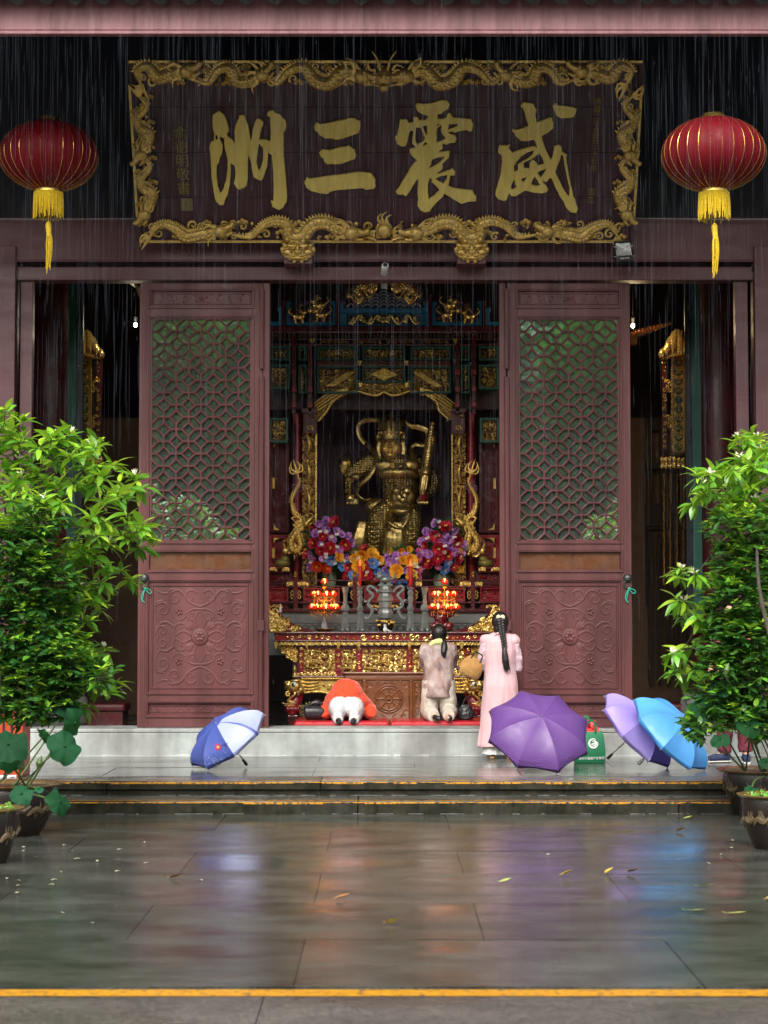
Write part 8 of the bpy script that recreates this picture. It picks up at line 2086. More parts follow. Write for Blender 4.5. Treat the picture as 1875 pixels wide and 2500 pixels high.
def cloth(name, c, checks=None, flip=None, rough=.42, pattern=None, lit=(1, 3, 5, 7)):
 m = M(name, c, rough, var=.06, scale=6, bump=.12, bscale=300, dist=.0008)
 nt, b, N, L = nodes_of(m)
 src = b.inputs['Base Color'].links[0].from_socket
 uv = N('ShaderNodeUVMap'); uv.uv_map = 'cloth'; sp = N('ShaderNodeSeparateXYZ'); L(uv.outputs[0], sp.inputs[0])
 def math(op, a, bb=None, c2=None):
  n = N('ShaderNodeMath'); n.operation = op
  for i, x in enumerate((a, bb, c2)):
   if x is None: continue
   if isinstance(x, (int, float)): n.inputs[i].default_value = x
   else: L(x, n.inputs[i])
  return n.outputs[0]
 def mix(fac, a, bb):
  n = N('ShaderNodeMixRGB'); L(fac, n.inputs[0])
  L(a, n.inputs[1]) if not isinstance(a, tuple) else setattr(n.inputs[1], 'default_value', (*a, 1))
  L(bb, n.inputs[2]) if not isinstance(bb, tuple) else setattr(n.inputs[2], 'default_value', (*bb, 1))
  return n.outputs[0]
 col = src; u, v = sp.outputs['X'], sp.outputs['Y']
 fr = math('FRACT', u); al = math('ABSOLUTE', math('SUBTRACT', fr, .5))
 if checks:  # fine woven check that follows each panel
  tx = math('MULTIPLY', math('SUBTRACT', fr, .5), v)
  g1 = math('GREATER_THAN', math('SINE', math('MULTIPLY', tx, 230.0)), .72); g2 = math('GREATER_THAN', math('SINE', math('MULTIPLY', v, 215.0)), .72)
  col = mix(math('MULTIPLY', math('MAXIMUM', g1, g2), .55), col, checks)
 if flip:  # listed panels take a second colour; on the blue umbrella it is painted light
  fl = math('FLOOR', math('ADD', u, .001))
  for k in lit: col = mix(math('COMPARE', fl, float(k), .3), col, flip)
 if pattern:  # printed sprigs near the hem
  vo = N('ShaderNodeTexVoronoi'); vo.inputs['Scale'].default_value = pattern[2]; cm = N('ShaderNodeCombineXYZ'); L(math('MULTIPLY', u, .9), cm.inputs[0]); L(math('MULTIPLY', v, 2.2), cm.inputs[1]); L(cm.outputs[0], vo.inputs['Vector'])
  nn = N('ShaderNodeTexNoise'); nn.inputs['Scale'].default_value = pattern[2] * .45; L(cm.outputs[0], nn.inputs['Vector'])
  zone = math('GREATER_THAN', math('ADD', v, math('MULTIPLY', nn.outputs['Fac'], .30)), pattern[3])
  dot = math('MULTIPLY', zone, math('GREATER_THAN', math('ADD', math('SUBTRACT', .5, vo.outputs['Distance']), math('MULTIPLY', nn.outputs['Fac'], .5)), pattern[4]))
  cr2 = N('ShaderNodeMixRGB'); L(vo.outputs['Color'], cr2.inputs[0]); cr2.inputs[1].default_value = (*pattern[0], 1); cr2.inputs[2].default_value = (*pattern[1], 1)
  col = mix(math('MULTIPLY', dot, .8), col, cr2.outputs[0])
 L(col, b.inputs['Base Color'])
 # thin nylon lets some light through
 out = nt.nodes['Material Output']; tl = N('ShaderNodeBsdfTranslucent'); L(col, tl.inputs['Color']); ms = N('ShaderNodeMixShader'); ms.inputs[0].default_value = .28
 L(b.outputs[0], ms.inputs[1]); L(tl.outputs[0], ms.inputs[2]); L(ms.outputs[0], out.inputs['Surface'])
 return m
C1 = cloth('blue_umbrella_cloth', (.080, .125, .46), flip=(.48, .54, .86), lit=(7, 0), pattern=((.62, .66, .30), (.55, .60, .85), 22, .97, .56))  # pale colour on two panels stands in for light falling on them
C2 = cloth('purple_check_cloth', (.105, .038, .22), checks=(.28, .15, .42))
C3 = cloth('lavender_umbrella_cloth', (.40, .32, .76), pattern=((.10, .06, .40), (.75, .45, .70), 24, .95, .58), flip=(.34, .26, .70))
C4 = cloth('sky_blue_umbrella_cloth', (.11, .42, .88))
def fromto(uv0, d0, uv1, d1): return at(*uv1, d1) - at(*uv0, d0)
u1, ax1 = umbrella(at(527, 1758, 20.45), fromto((527, 1758), 20.45, (590, 1843), 20.63), .455, .235, C1, 'blue umbrella with light painted on two panels and a small red badge lying open before the left door', turn=.30, shaft=.52)
u2, ax2 = umbrella(at(1323, 1748, 19.95), Vector((-.10, .70, -.70)), .545, .25, C2, 'dark purple finely checked umbrella lying open with its point towards the viewer', turn=.22, shaft=.55)
u3, ax3 = umbrella(at(1590, 1740, 20.55), fromto((1590, 1740), 20.55, (1478, 1846), 20.80), .49, .23, C3, 'lavender umbrella with flower print lying open behind the sky blue one', turn=.10, shaft=.60)
u4, ax4 = umbrella(at(1672, 1752, 20.15), fromto((1672, 1752), 20.15, (1552, 1866), 20.42), .50, .235, C4, 'plain sky blue umbrella lying open beside the right shrub', turn=.32, shaft=.63, grip=STEELU)
# the printed red flower badge and its line of small print on the blue umbrella
from mathutils.bvhtree import BVHTree
cn = [o for o in u1.children if o.name.startswith('canopy')][0].data
bv = BVHTree.FromPolygons([v.co + u1.location for v in cn.vertices], [tuple(f.vertices) for f in cn.polygons])
def onto(u, v):
 c0 = Vector((0, 0, CAM_H)); h = bv.ray_cast(c0, (at(u, v, 20) - c0).normalized()); n = h[1]
 return (h[0] + (n if n.y < 0 else -n) * .004) if h[0] else at(u, v, 20.3)
RP = M('red_print', (.42, .012, .04), .5, bump=0); YP = M('yellow_print', (.55, .30, .06), .5, bump=0)
q = MB()
for k in range(8):
 a = 2 * pi * k / 8; P = [onto(533 + 4 * cos(a) + sx * 1.6 * sin(a), 1824 + 4 * sin(a) - sx * 1.6 * cos(a)) for sx in (-1, 1)] + [onto(533 + 7 * cos(a) + sx * 2.4 * sin(a), 1824 + 8 * sin(a) - sx * 2.4 * cos(a)) for sx in (1, -1)]
 q.add(P, [(0, 1, 2, 3)])
q.build('badge', RP, u1)
q = MB(); q.add([onto(533 + 3.4 * cos(2 * pi * k / 8), 1824 + 3.4 * sin(2 * pi * k / 8)) for k in range(8)], [tuple(range(8))]); q.build('badge_centre', YP, u1)
q = MB()
for k in range(6):
 for du, dv, w, h in ((544 + k * 2.2, 1818 - k * .9, 1.5, 2.6), (545 + k * 2.0, 1823 - k * .8, 1.2, 1.2)): q.add([onto(du, dv), onto(du + w, dv - .4), onto(du + w, dv + h), onto(du, dv + h)], [(0, 1, 2, 3)])
q.build('small_print', M('navy_print', (.02, .02, .08), .5, bump=0), u1, kind='stuff')
q = MB(); tg = u4.location + ax4 * .18 + Vector((.05, -.05, -.02)); q.tube(smoothpath([at(1617, 1803, 20.2), at(1616, 1815, 20.2), at(1614, 1830, 20.2)], 4), .008, 5, flat=.3, fdir=Vector((0, 1, 0))); q.build('tie_strap', C4, u4)
# ==== potted shrubs, lotus and street bits
def leaf_mat(name, c, c2, tr, rough=.33, coat=.25):
 m = M(name, c, rough, var=.25, scale=3, col2=c2, bump=.15, bscale=60, dist=.002, coat=coat, c2lo=.35, c2hi=.7)
 nt, b, N, L = nodes_of(m)
 oi = N('ShaderNodeObjectInfo'); hs = N('ShaderNodeHueSaturation'); src = b.inputs['Base Color'].links[0].from_socket
 mr = N('ShaderNodeMapRange'); mr.inputs['To Min'].default_value = .5; mr.inputs['To Max'].default_value = 1.5; L(oi.outputs['Random'], mr.inputs['Value']); mh = N('ShaderNodeMapRange'); mh.inputs['To Min'].default_value = .475; mh.inputs['To Max'].default_value = .515; wn_ = N('ShaderNodeTexWhiteNoise'); wn_.noise_dimensions = '1D'; L(oi.outputs['Random'], wn_.inputs['W']); L(wn_.outputs['Value'], mh.inputs['Value']); L(mh.outputs[0], hs.inputs['Hue'])
 L(mr.outputs[0], hs.inputs['Value']); L(src, hs.inputs['Color']); L(hs.outputs[0], b.inputs['Base Color'])
 out = nt.nodes['Material Output']; tl = N('ShaderNodeBsdfTranslucent'); tl.inputs['Color'].default_value = (*tr, 1)
 ms = N('ShaderNodeMixShader'); ms.inputs[0].default_value = .30; L(b.outputs[0], ms.inputs[1]); L(tl.outputs[0], ms.inputs[2]); L(ms.outputs[0], out.inputs['Surface'])
 return m
LEAF_A = leaf_mat('bright_leaf', (.105, .29, .026), (.16, .38, .034), (.36, .62, .03))
LEAF_Y = leaf_mat('young_leaf', (.21, .43, .030), (.29, .50, .04), (.50, .70, .05))
LEAF_B = leaf_mat('dark_leaf', (.024, .095, .022), (.052, .155, .028), (.08, .22, .02), .28)
BARK = M('grey_bark', (.045, .036, .028), .8, var=.35, scale=14, bump=.5)
def leaf_mesh(name, l, w, mat, droop=.25, fold=.18, tip=.16):
 """a leaf with midrib fold, wavy edge and drooping tip, growing along +x from its stalk"""
 q = MB(); n = 7; vs = []; fs = []
 for i in range(n + 1):
  t = i / n; x = l * t
  ww = w * (sin(pi * min(1, t ** .85 * .98 + .02)) ** .8) * (1 - tip * t)
  if i == n: ww = .0005
  z = -droop * l * t * t
  for s in (-1, -.5, 0, .5, 1):
   vs.append((x, s * ww, z + fold * ww * abs(s) * 1.0 + .05 * ww * sin(t * 9 + s * 2)))
 for i in range(n):
  for j in range(4): fs.append((i * 5 + j, i * 5 + j + 1, (i + 1) * 5 + j + 1, (i + 1) * 5 + j))
 q.add(vs, fs); q.tube([(-.16 * l, 0, .01), (0, 0, .0)], .0016, 4, caps=False)
 me = q.mesh(name, True); me.materials.append(mat); return me
LA = [leaf_mesh('leaf', .17, .034, LEAF_A, .32), leaf_mesh('leaf', .16, .030, LEAF_A, .5), leaf_mesh('leaf', .15, .036, LEAF_A, .15), leaf_mesh('leaf', .14, .026, LEAF_Y, .28), leaf_mesh('leaf', .16, .030, LEAF_Y, .45)]
LB = [leaf_mesh('leaf', .088, .023, LEAF_B, .2, .25), leaf_mesh('leaf', .078, .021, LEAF_B, .35, .2), leaf_mesh('leaf', .085, .020, LEAF_A, .25, .2), leaf_mesh('leaf', .095, .025, LEAF_B, .1, .3), leaf_mesh('leaf', .075, .018, LEAF_Y, .2, .25)]
def orient(d, roll, droop=0.0):
 d = Vector(d).normalized()
 side = Vector((0, 0, 1)).cross(d)
 if side.length < .05: side = Vector((1, 0, 0))
 side.normalize(); up = d.cross(side)
 m = Matrix((d, side, up)).transposed()
 return (m.to_4x4() @ Matrix.Rotation(roll, 4, 'X')).to_quaternion()
class Leaves:
 """first 300 leaves become objects of their own, the rest one mass"""
 def __init__(s, root): s.root, s.items = root, []
 def add(s, me, p, quat, sc): s.items.append((me, Vector(p), quat, sc))
 def finish(s, mat, limit=300):
  s.items.sort(key=lambda e: e[1].y)
  for me, p, qt, sc in s.items[:limit]:
   o = put('leaf', me, s.root); o.location = p - s.root.location; o.rotation_mode = 'QUATERNION'; o.rotation_quaternion = qt; o.scale = (sc, sc, sc)
  by = {}
  for e in s.items[limit:]: by.setdefault(e[0].materials[0].name, []).append(e)
  for k, es in by.items():
   V, F = [], []
   for me, p, qt, sc in es:
    o = len(V); mt = Matrix.Translation(p - s.root.location) @ qt.to_matrix().to_4x4() @ Matrix.Scale(sc, 4)
    V += [tuple(mt @ v.co) for v in me.vertices]; F += [tuple(i + o for i in f.vertices) for f in me.polygons]
   m = bpy.data.meshes.new('foliage'); m.from_pydata(V, [], F); m.polygons.foreach_set('use_smooth', [True] * len(F)); m.materials.append(es[0][0].materials[0]); m.update()
   put('foliage', m, s.root, 'stuff')
def big_shrub(base, clusters, label, seed, trunk_top, dep):
 """a slender tree with drooping rosettes of long leaves at its branch ends; clusters are (u, v)"""
 rg = random.Random(seed)
 root = thing('flowering_tree', base, label, 'tree', 'bright leaved potted trees')
 lv = Leaves(root); top = Vector(trunk_top); base = Vector(base)
 q = MB(); tp = smoothpath([base, base.lerp(top, .35) + Vector((.05, .05, 0)), base.lerp(top, .7) + Vector((-.06, 0, 0)), top], 6); q.tube(tp, [.024 * (1 - .6 * i / len(tp)) for i in range(len(tp))], 8); q.build('trunk', BARK, root, smooth=True)
 br = MB(); fl = MB()
 C = [at(u, v + 14, dep + rg.uniform(-.35, .35)) for u, v in clusters]
 for c in list(C):
  for _ in range(0 if 0 < c.x and c.x < 2.95 else (1 if c.x > -3 and c.x < 0 else 2)):
   e = c + Vector((rg.uniform(-.20, .10) * (1 if c.x > base.x else -1), rg.uniform(-.3, .3), rg.uniform(-.16, .12)))
   C.append(e)
 axis = Vector((base.x, base.y, 0))
 C.sort(key=lambda c: (c - (base + (top - base) * max(0, min(1, (c.z - base.z) / (top.z - base.z))))).length)
 nodes = [(p, .016) for p in tp[3:]]
 for k, c in enumerate(C):
  t0, r0 = min(nodes, key=lambda n: (n[0] - c).length + (.25 if n[0].z > c.z + .05 else 0))
  mid = t0.lerp(c, .55) + Vector((rg.uniform(-.04, .04), rg.uniform(-.04, .04), rg.uniform(-.06, .03)))
  P = smoothpath([t0, mid, c + Vector((0, 0, -.02)), c + (c - mid).normalized() * .05], 5)
  br.tube(P, [lerp(max(.005, r0 * .7), .003, i / (len(P) - 1)) for i in range(len(P))], 5)
  nodes += [(P[6], max(.005, r0 * .75)), (P[11], max(.004, r0 * .6))]
  outd = (c - mid).normalized(); a0 = rg.uniform(0, 6.3); n = rg.randint(10, 14)
  for j in range(n):
   a = a0 + 2.4 * j; el = rg.uniform(-.75, .35) if j < n - 2 else rg.uniform(.5, 1.0)
   d = (Vector((cos(a), sin(a) * .9, 0)) + outd * .55); d.normalize(); d = (d * cos(el) + Vector((0, 0, 1)) * sin(el))
   hi = c.z > base.z + 1.5
   me = rg.choice(LA[:3]) if rg.random() > (.24 if hi else .12) and j < n - 1 else rg.choice(LA[3:])
   lv.add(me, P[-1] - (P[-1] - P[-6]) * rg.uniform(0, 1.0) + d * .015, orient(d, rg.uniform(-.6, .6)), rg.uniform(.55, 1.2))
  if rg.random() < .16:
   for j in range(7):
    a = rg.uniform(0, 6.3); e = rg.uniform(.3, 1.3); dd = Vector((cos(a) * cos(e), sin(a) * cos(e), sin(e))); fl.tube([P[-1] + Vector((0, 0, .02)), P[-1] + Vector((0, 0, .02)) + dd * .03, P[-1] + Vector((0, 0, .02)) + dd * .06], [.003, .007, .001], 4)
 br.build('branches', BARK, root, smooth=True, kind='stuff')
 if fl.v: fl.build('white_flower', M('cream_petal', (.72, .70, .52), .5, bump=0), root, smooth=True, kind='stuff')
 lv.finish(None)
 return root
def small_shrub(base, region, n, label, seed, dep, spread, trunk_top):
 """a dense bush of small glossy leaves on thin twigs; region = list of (u, v, ru, rv) lobes"""
 rg = random.Random(seed); base = Vector(base)
 root = thing('leafy_shrub', base, label, 'shrub', 'dense small leaved shrubs'); lv = Leaves(root)
 q = MB()
 for k in range(4):
  top = Vector(trunk_top) + Vector((rg.uniform(-.25, .25), rg.uniform(-.15, .15), rg.uniform(-.3, .2))); P = smoothpath([base + Vector((rg.uniform(-.06, .06), rg.uniform(-.05, .05), 0)), base.lerp(top, .5) + Vector((rg.uniform(-.1, .1), 0, 0)), top], 6); q.tube(P, [.012 * (1 - .7 * i / len(P)) for i in range(len(P))], 6)
 q.build('trunk', BARK, root, smooth=True)
 tw = MB(); tot = sum(r[2] * r[3] for r in region)
 for (u, v, ru, rv) in region:
  c = at(u, v, dep); R = Vector((ru * dep / FPX, spread, rv * dep / FPX))
  for k in range(int(n * ru * rv / tot)):
   a, b_ = rg.uniform(0, 2 * pi), math.asin(rg.uniform(-1, 1)); rr = rg.random() ** .33
   d0 = Vector((cos(a) * cos(b_), sin(a) * cos(b_), sin(b_)))
   p = c + Vector((d0.x * R.x, d0.y * R.y, d0.z * R.z)) * rr
   tip = p + (d0 * .6 + Vector((0, 0, .35))).normalized() * .05
   tw.tube([p - d0 * .10, p, tip], [.003, .0025, .0015], 3, caps=False)
   m = rg.randint(4, 6); a0 = rg.uniform(0, 6.3)
   for j in range(m):
    aa = a0 + j * 2.4; e = rg.uniform(-.2, .7); d = Vector((cos(aa) * cos(e), sin(aa) * cos(e), sin(e))) + d0 * .5
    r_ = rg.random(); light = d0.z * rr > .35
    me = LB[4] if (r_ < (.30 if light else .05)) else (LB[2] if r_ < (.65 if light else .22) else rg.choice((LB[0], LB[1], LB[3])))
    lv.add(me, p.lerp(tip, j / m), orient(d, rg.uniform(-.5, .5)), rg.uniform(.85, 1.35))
 tw.build('twigs', BARK, root, kind='stuff')
 lv.finish(None)
 return root
L1 = [(0 + x / 3.686, 960 + y / 3.686) for x, y in ((10, 190), (40, 260), (100, 350), (520, 390), (600, 340), (700, 430), (330, 440), (150, 600), (60, 680), (500, 560), (640, 550), (760, 590), (880, 620), (1010, 620), (1140, 790), (1190, 750), (360, 760), (700, 820), (860, 760), (560, 830), (1090, 930), (960, 940), (250, 880), (400, 920), (920, 1080), (1110, 1140), (1220, 1180), (1280, 1250), (1080, 1250), (750, 1190), (850, 1050), (640, 1230), (870, 1390), (750, 1420), (600, 1410), (910, 1500), (1070, 1550), (800, 1700), (880, 1710), (860, 1880), (680, 1810), (700, 1650), (760, 2010), (420, 1050), (200, 480), (20, 480), (20, 850), (180, 760), (-60, 350), (-60, 600), (-80, 900), (960, 2640), (1010, 2560), (700, 2480), (840, 2300))]
big_shrub(ground(-60, 2060, .35), L1, 'bright green flowering tree with long drooping leaves at the left edge', 11, at(20, 1240, 17.5), 17.5)
small_shrub(at(-20, 1950, 18.0), [(40, 1330, 95, 75), (90, 1420, 110, 85), (45, 1530, 130, 95), (120, 1600, 110, 75), (60, 1670, 120, 70), (180, 1640, 55, 50), (100, 1270, 60, 40), (60, 1725, 110, 38), (130, 1715, 60, 35), (250, 1655, 40, 25)], 1500, 'dense dark green shrub with small glossy leaves at the left edge', 5, 17.0, .42, at(50, 1560, 17.0))
L2 = [(1575 + x / 4.424, 1040 + y / 4.424) for x, y in ((1090, 150), (1180, 130), (1240, 240), (1050, 350), (910, 410), (840, 490), (680, 590), (740, 640), (1000, 490), (1120, 480), (1250, 620), (950, 750), (1130, 770), (880, 860), (390, 1570), (450, 1530), (560, 1510), (640, 1570), (720, 1620), (360, 1810), (420, 1800), (550, 1860), (430, 2010), (560, 1990), (1300, 300), (1300, 760), (1380, 500), (1400, 150), (1200, 900), (1350, 950), (640, 1980), (700, 2080))] + [(1575 + x / 3.687, 1500 + y / 3.687) for x, y in ((280, 280), (350, 270), (420, 230), (300, 470), (380, 480), (440, 420), (390, 790), (560, 640))]
big_shrub(ground(1935, 2030, .35), L2, 'bright green flowering tree with long drooping leaves at the right edge', 12, at(1850, 1240, 18.0), 18.0)
small_shrub(at(1900, 1930, 18.1), [(1800, 1290, 75, 50), (1830, 1380, 85, 70), (1800, 1470, 80, 70), (1830, 1570, 100, 75), (1790, 1640, 85, 55), (1740, 1700, 45, 30), (1860, 1690, 60, 50), (1700, 1775, 26, 30), (1770, 1560, 60, 50), (1800, 1740, 70, 40), (1720, 1760, 40, 26), (1850, 1770, 50, 40)], 1300, 'dense dark green shrub with small glossy leaves at the right edge', 6, 17.6, .42, at(1840, 1560, 17.6))
# -- glazed pots
def pot(c, R, H, label, seed, rim=(.16, .10, .03)):
 c = Vector(c); root = thing('glazed_pot', c, label, 'pot', 'brown glazed dragon pots')
 GL = M('brown_glaze', (.012, .007, .005), .3, var=.5, scale=4, coat=.15, bump=.2)
 RIM = M('olive_glaze_rim', rim, .25, var=.3, scale=6, coat=.4)
 q = MB(); q.lathe([(R * .58, 0), (R * .62, .02), (R * .80, H * .35), (R * .90, H * .65), (R * .93, H * .85), (R * .90, H * .93)], c, 40); q.build('body', GL, root, smooth=True)
 q = MB(); q.lathe([(R * .90, H * .925), (R * 1.0, H * .95), (R * 1.06, H * .985), (R * 1.06, H), (R * .98, H), (R * .86, H * .97), (R * .84, H * .86)], c, 40, cap=False); q.build('rim', RIM, root, smooth=True)
 q = MB(); q.lathe([(R * .86, H * .88), (.001, H * .90)], c, 30); q.build('soil', M('wet_soil', (.022, .018, .012), .35, var=.4, scale=20, bump=.6), root)
 q = MB(); rg = random.Random(seed); W = M('dragon_slip', (.085, .060, .028), .5, var=.4, scale=14)
 def on(a, z): r = R * (.80 + .14 * (z - H * .35) / (H * .5)) + .004; return c + Vector((r * cos(a), r * sin(a), z))
 for k in range(9):
  a0 = 2 * pi * k / 9 + rg.uniform(-.2, .2); z0 = H * rg.uniform(.5, .62)
  q.tube(smoothpath([on(a0 - .3, z0 - H * .12), on(a0 - .1, z0), on(a0 + .1, z0 - H * .05), on(a0 + .28, z0 + H * .04)], 4), [.012 + .014 * sin(pi * i / 12) for i in range(13)], 6)
  for j in range(5):
   b = a0 - .1 + j * .07; q.tube([on(b, z0), on(b + rg.uniform(-.1, .1), z0 + H * rg.choice((.16, -.18)))], [.012, .002], 5)
 q.build('dragon_relief', W, root, smooth=True, kind='stuff')
 return root
def pad(q, c, n, R, seed, cup=-.22, fold=0.0):
 """a lotus leaf: round wavy disc on the normal n"""
 rg = random.Random(seed); n = Vector(n).normalized(); x = n.orthogonal().normalized(); y = n.cross(x); c = Vector(c)
 ph = rg.uniform(0, 6.3); vs = [c]; fs = []; N_ = 36
 for i, t in enumerate((.3, .6, .85, 1.0)):
  for k in range(N_):
   a = 2 * pi * k / N_; r = R * t * (1 + .05 * sin(5 * a + ph) * t)
   w = (.17 * sin(3 * a + ph) + .11 * sin(7 * a + 2 * ph) + .05 * sin(13 * a)) * R * t ** 3
   vs.append(c + x * r * cos(a) + y * r * sin(a) + n * (cup * R * t * t + w - fold * R * abs(cos(a)) ** 2 * t * t))
 for k in range(N_): fs.append((0, 1 + k, 1 + (k + 1) % N_))
 for i in range(3):
  for k in range(N_): fs.append((1 + i * N_ + k, 1 + i * N_ + (k + 1) % N_, 1 + (i + 1) * N_ + (k + 1) % N_, 1 + (i + 1) * N_ + k))
 q.add(vs, fs); q.ball(c + n * .004, .012, 8, 5)
PADM = leaf_mat('lotus_leaf', (.010, .060, .024), (.016, .085, .034), (.05, .18, .03), .65, 0.0)
PADM.node_tree.nodes['Principled BSDF'].inputs['Specular IOR Level'].default_value = .15
STEMM = M('lotus_stem', (.075, .13, .030), .5)
def lotus(base, leaves, buds, label):
 """leaves = (u, v, depth, radius, normal)"""
 root = thing('lotus_plant', base, label, 'plant', 'potted lotus plants'); base = Vector(base); rg = random.Random(int(abs(base.x) * 100))
 for k, (u, v, d, R, n) in enumerate(leaves):
  c = at(u, v, d); q = MB(); pad(q, c, n, R * .85, k * 7 + int(u)); q.build('leaf', PADM, root, smooth=True, angle=80)
  b0 = base + Vector((rg.uniform(-.18, .18), rg.uniform(-.14, .14), 0)); q = MB(); P = smoothpath([b0, b0.lerp(c, .55) + Vector((rg.uniform(-.05, .05), 0, .02)), c], 6); q.tube(P, [.0095 - .003 * i / len(P) for i in range(len(P))], 6); q.build('stem', STEMM, root, smooth=True)
 for (u, v, d) in buds:
  c = at(u, v, d); q = MB(); q.tube([c, c + Vector((.012, 0, .05)), c + Vector((.03, 0, .11))], [.006, .030, .004], 9); q.build('bud', STEMM, root, smooth=True)
  b0 = base + Vector((rg.uniform(-.15, .15), rg.uniform(-.1, .1), 0)); q = MB(); q.tube(smoothpath([b0, b0.lerp(c, .5) + Vector((.03, 0, 0)), c], 5), .006, 6); q.build('stem', STEMM, root, smooth=True)
 return root
def potat(u, v, z=0): return ground(u, v, z)
c = potat(28, 2036); pot(c, .40, .42, 'large brown glazed pot holding lotus at the left of the steps', 1)
lotus(c + Vector((0, 0, .37)), [(20, 1818, 16.0, .19, (.1, -.75, .6)), (10, 1862, 16.2, .17, (-.2, -.3, .9)), (158, 1822, 16.4, .17, (.45, -.80, .42)), (182, 1765, 16.6, .14, (.75, -.5, -.2)), (165, 1725, 16.8, .15, (.3, -.7, .7)), (52, 1938, 15.6, .11, (.05, -.75, .65)), (146, 1958, 15.7, .13, (.75, -.55, .35)), (105, 1800, 16.5, .10, (-.5, -.4, -.5)), (95, 1926, 16.0, .05, (0, -.5, .9)), (-60, 1800, 16.2, .2, (0, -.5, .8))], [(92, 1878, 16.2), (48, 1888, 16.1)], 'lotus with broad blue green leaves growing from the left pot')
c = potat(-38, 2105); pot(c, .27, .40, 'smaller olive rimmed glazed pot cut by the left edge', 2, (.20, .17, .03))
q = MB(); rg = random.Random(2)
p_small = thing('pot_weed', c + Vector((0, 0, .36)), 'little green weeds in the pot at the left edge', 'plant')
for k in range(60): leafpad(q, c.x + rg.uniform(-.2, .2), c.z + .37 + rg.uniform(0, .05), c.y + rg.uniform(-.2, .2), .03, .02, rg.uniform(0, 3.1))
q.build('weed', LEAF_A, p_small, kind='stuff')
c = potat(1865, 1990); pot(c, .40, .42, 'large brown glazed pot holding lotus at the right of the steps', 3)
lotus(c + Vector((0, 0, .37)), [(1770, 1672, 17.4, .15, (-.1, -.6, .8)), (1725, 1725, 17.5, .18, (-.2, -.75, .6)), (1808, 1655, 17.6, .17, (.1, -.75, .6)), (1845, 1728, 17.5, .20, (.1, -.8, .6)), (1758, 1805, 17.0, .10, (-.3, -.6, .7)), (1870, 1860, 17.0, .08, (0, -.6, .8)), (1830, 1770, 17.2, .13, (.1, -.8, .4)), (1800, 1720, 17.5, .12, (0, -.7, .7)), (1835, 1925, 16.6, .07, (0, -.4, .9)), (1960, 1720, 17.4, .2, (0, -.7, .7))], [(1771, 1650, 17.2)], 'lotus with broad leaves and thin stems growing from the right pot')
c = potat(1890, 2070); pot(c, .27, .42, 'smaller brown glazed pot in front at the right edge', 4)
p_small = thing('pot_weed', c + Vector((0, 0, .36)), 'little green weeds in the front pot at the right edge', 'plant'); q = MB()
for k in range(60): leafpad(q, c.x + rg.uniform(-.2, .2), c.z + .37 + rg.uniform(0, .05), c.y + rg.uniform(-.2, .2), .03, .02, rg.uniform(0, 3.1))
q.build('weed', LEAF_A, p_small, kind='stuff')
# -- orange litter bin behind the lotus
c = ground(8, 1935, Z2); c.z = Z2; c.y = 19.4; c.x = X(8, 19.4)
bn_ = thing('litter_bin', c, 'orange slatted litter bin with a white pictogram sign behind the left lotus', 'bin')
OR = M('orange_plastic', (.38, .045, .007), .4, var=.08)
x1b = X(62, 19.4)
q = MB(); q.box(x1b - .46, x1b, c.y, c.y + .4, Z2, Z2 + .62); q.build('body', OR, bn_, bevel=.012)
for k in range(5):
 q = MB(); xx = x1b - .10 - k * .08; q.box(xx - .02, xx, c.y - .006, c.y + .02, Z2 + .28, Z2 + .56); q.build('slot', BLACK, bn_)
q = MB(); q.box(x1b - .49, x1b + .03, c.y - .03, c.y + .43, Z2 + .62, Z2 + .66); q.build('lid', OR, bn_, bevel=.01)
q = MB(); a, b2 = at(-25, 1934, 19.38), at(41, 1892, 19.38); q.box(a.x, b2.x, 19.36, 19.375, a.z, b2.z); q.build('sign', M('sign_white', (.55, .60, .64), .45, bump=0), bn_, bevel=.003)
q = MB(); p = at(13, 1914, 19.35); q.ball(p + Vector((0, 0, .066)), (.014, .004, .014), 10, 7); q.box(p.x - .014, p.x + .014, 19.348, 19.357, p.z - .0, p.z + .05); q.tube([p + Vector((-.012, 0, .045)), p + Vector((-.035, 0, .012))], .006, 5); q.tube([p + Vector((.012, 0, .045)), p + Vector((.022, 0, .005))], .006, 5)
for s in (-1, 1): q.tube([p + Vector((s * .007, 0, 0)), p + Vector((s * .008, 0, -.055))], .006, 5)
q.build('pictogram', BLACK, bn_)
for ch, v in (('废', 1903), ('物', 1917)): p = at(30, v, 19.35); put_text('lettering', ch, .055, BLACK, bn_, Matrix.Translation((p.x, 19.358, p.z)), .001)
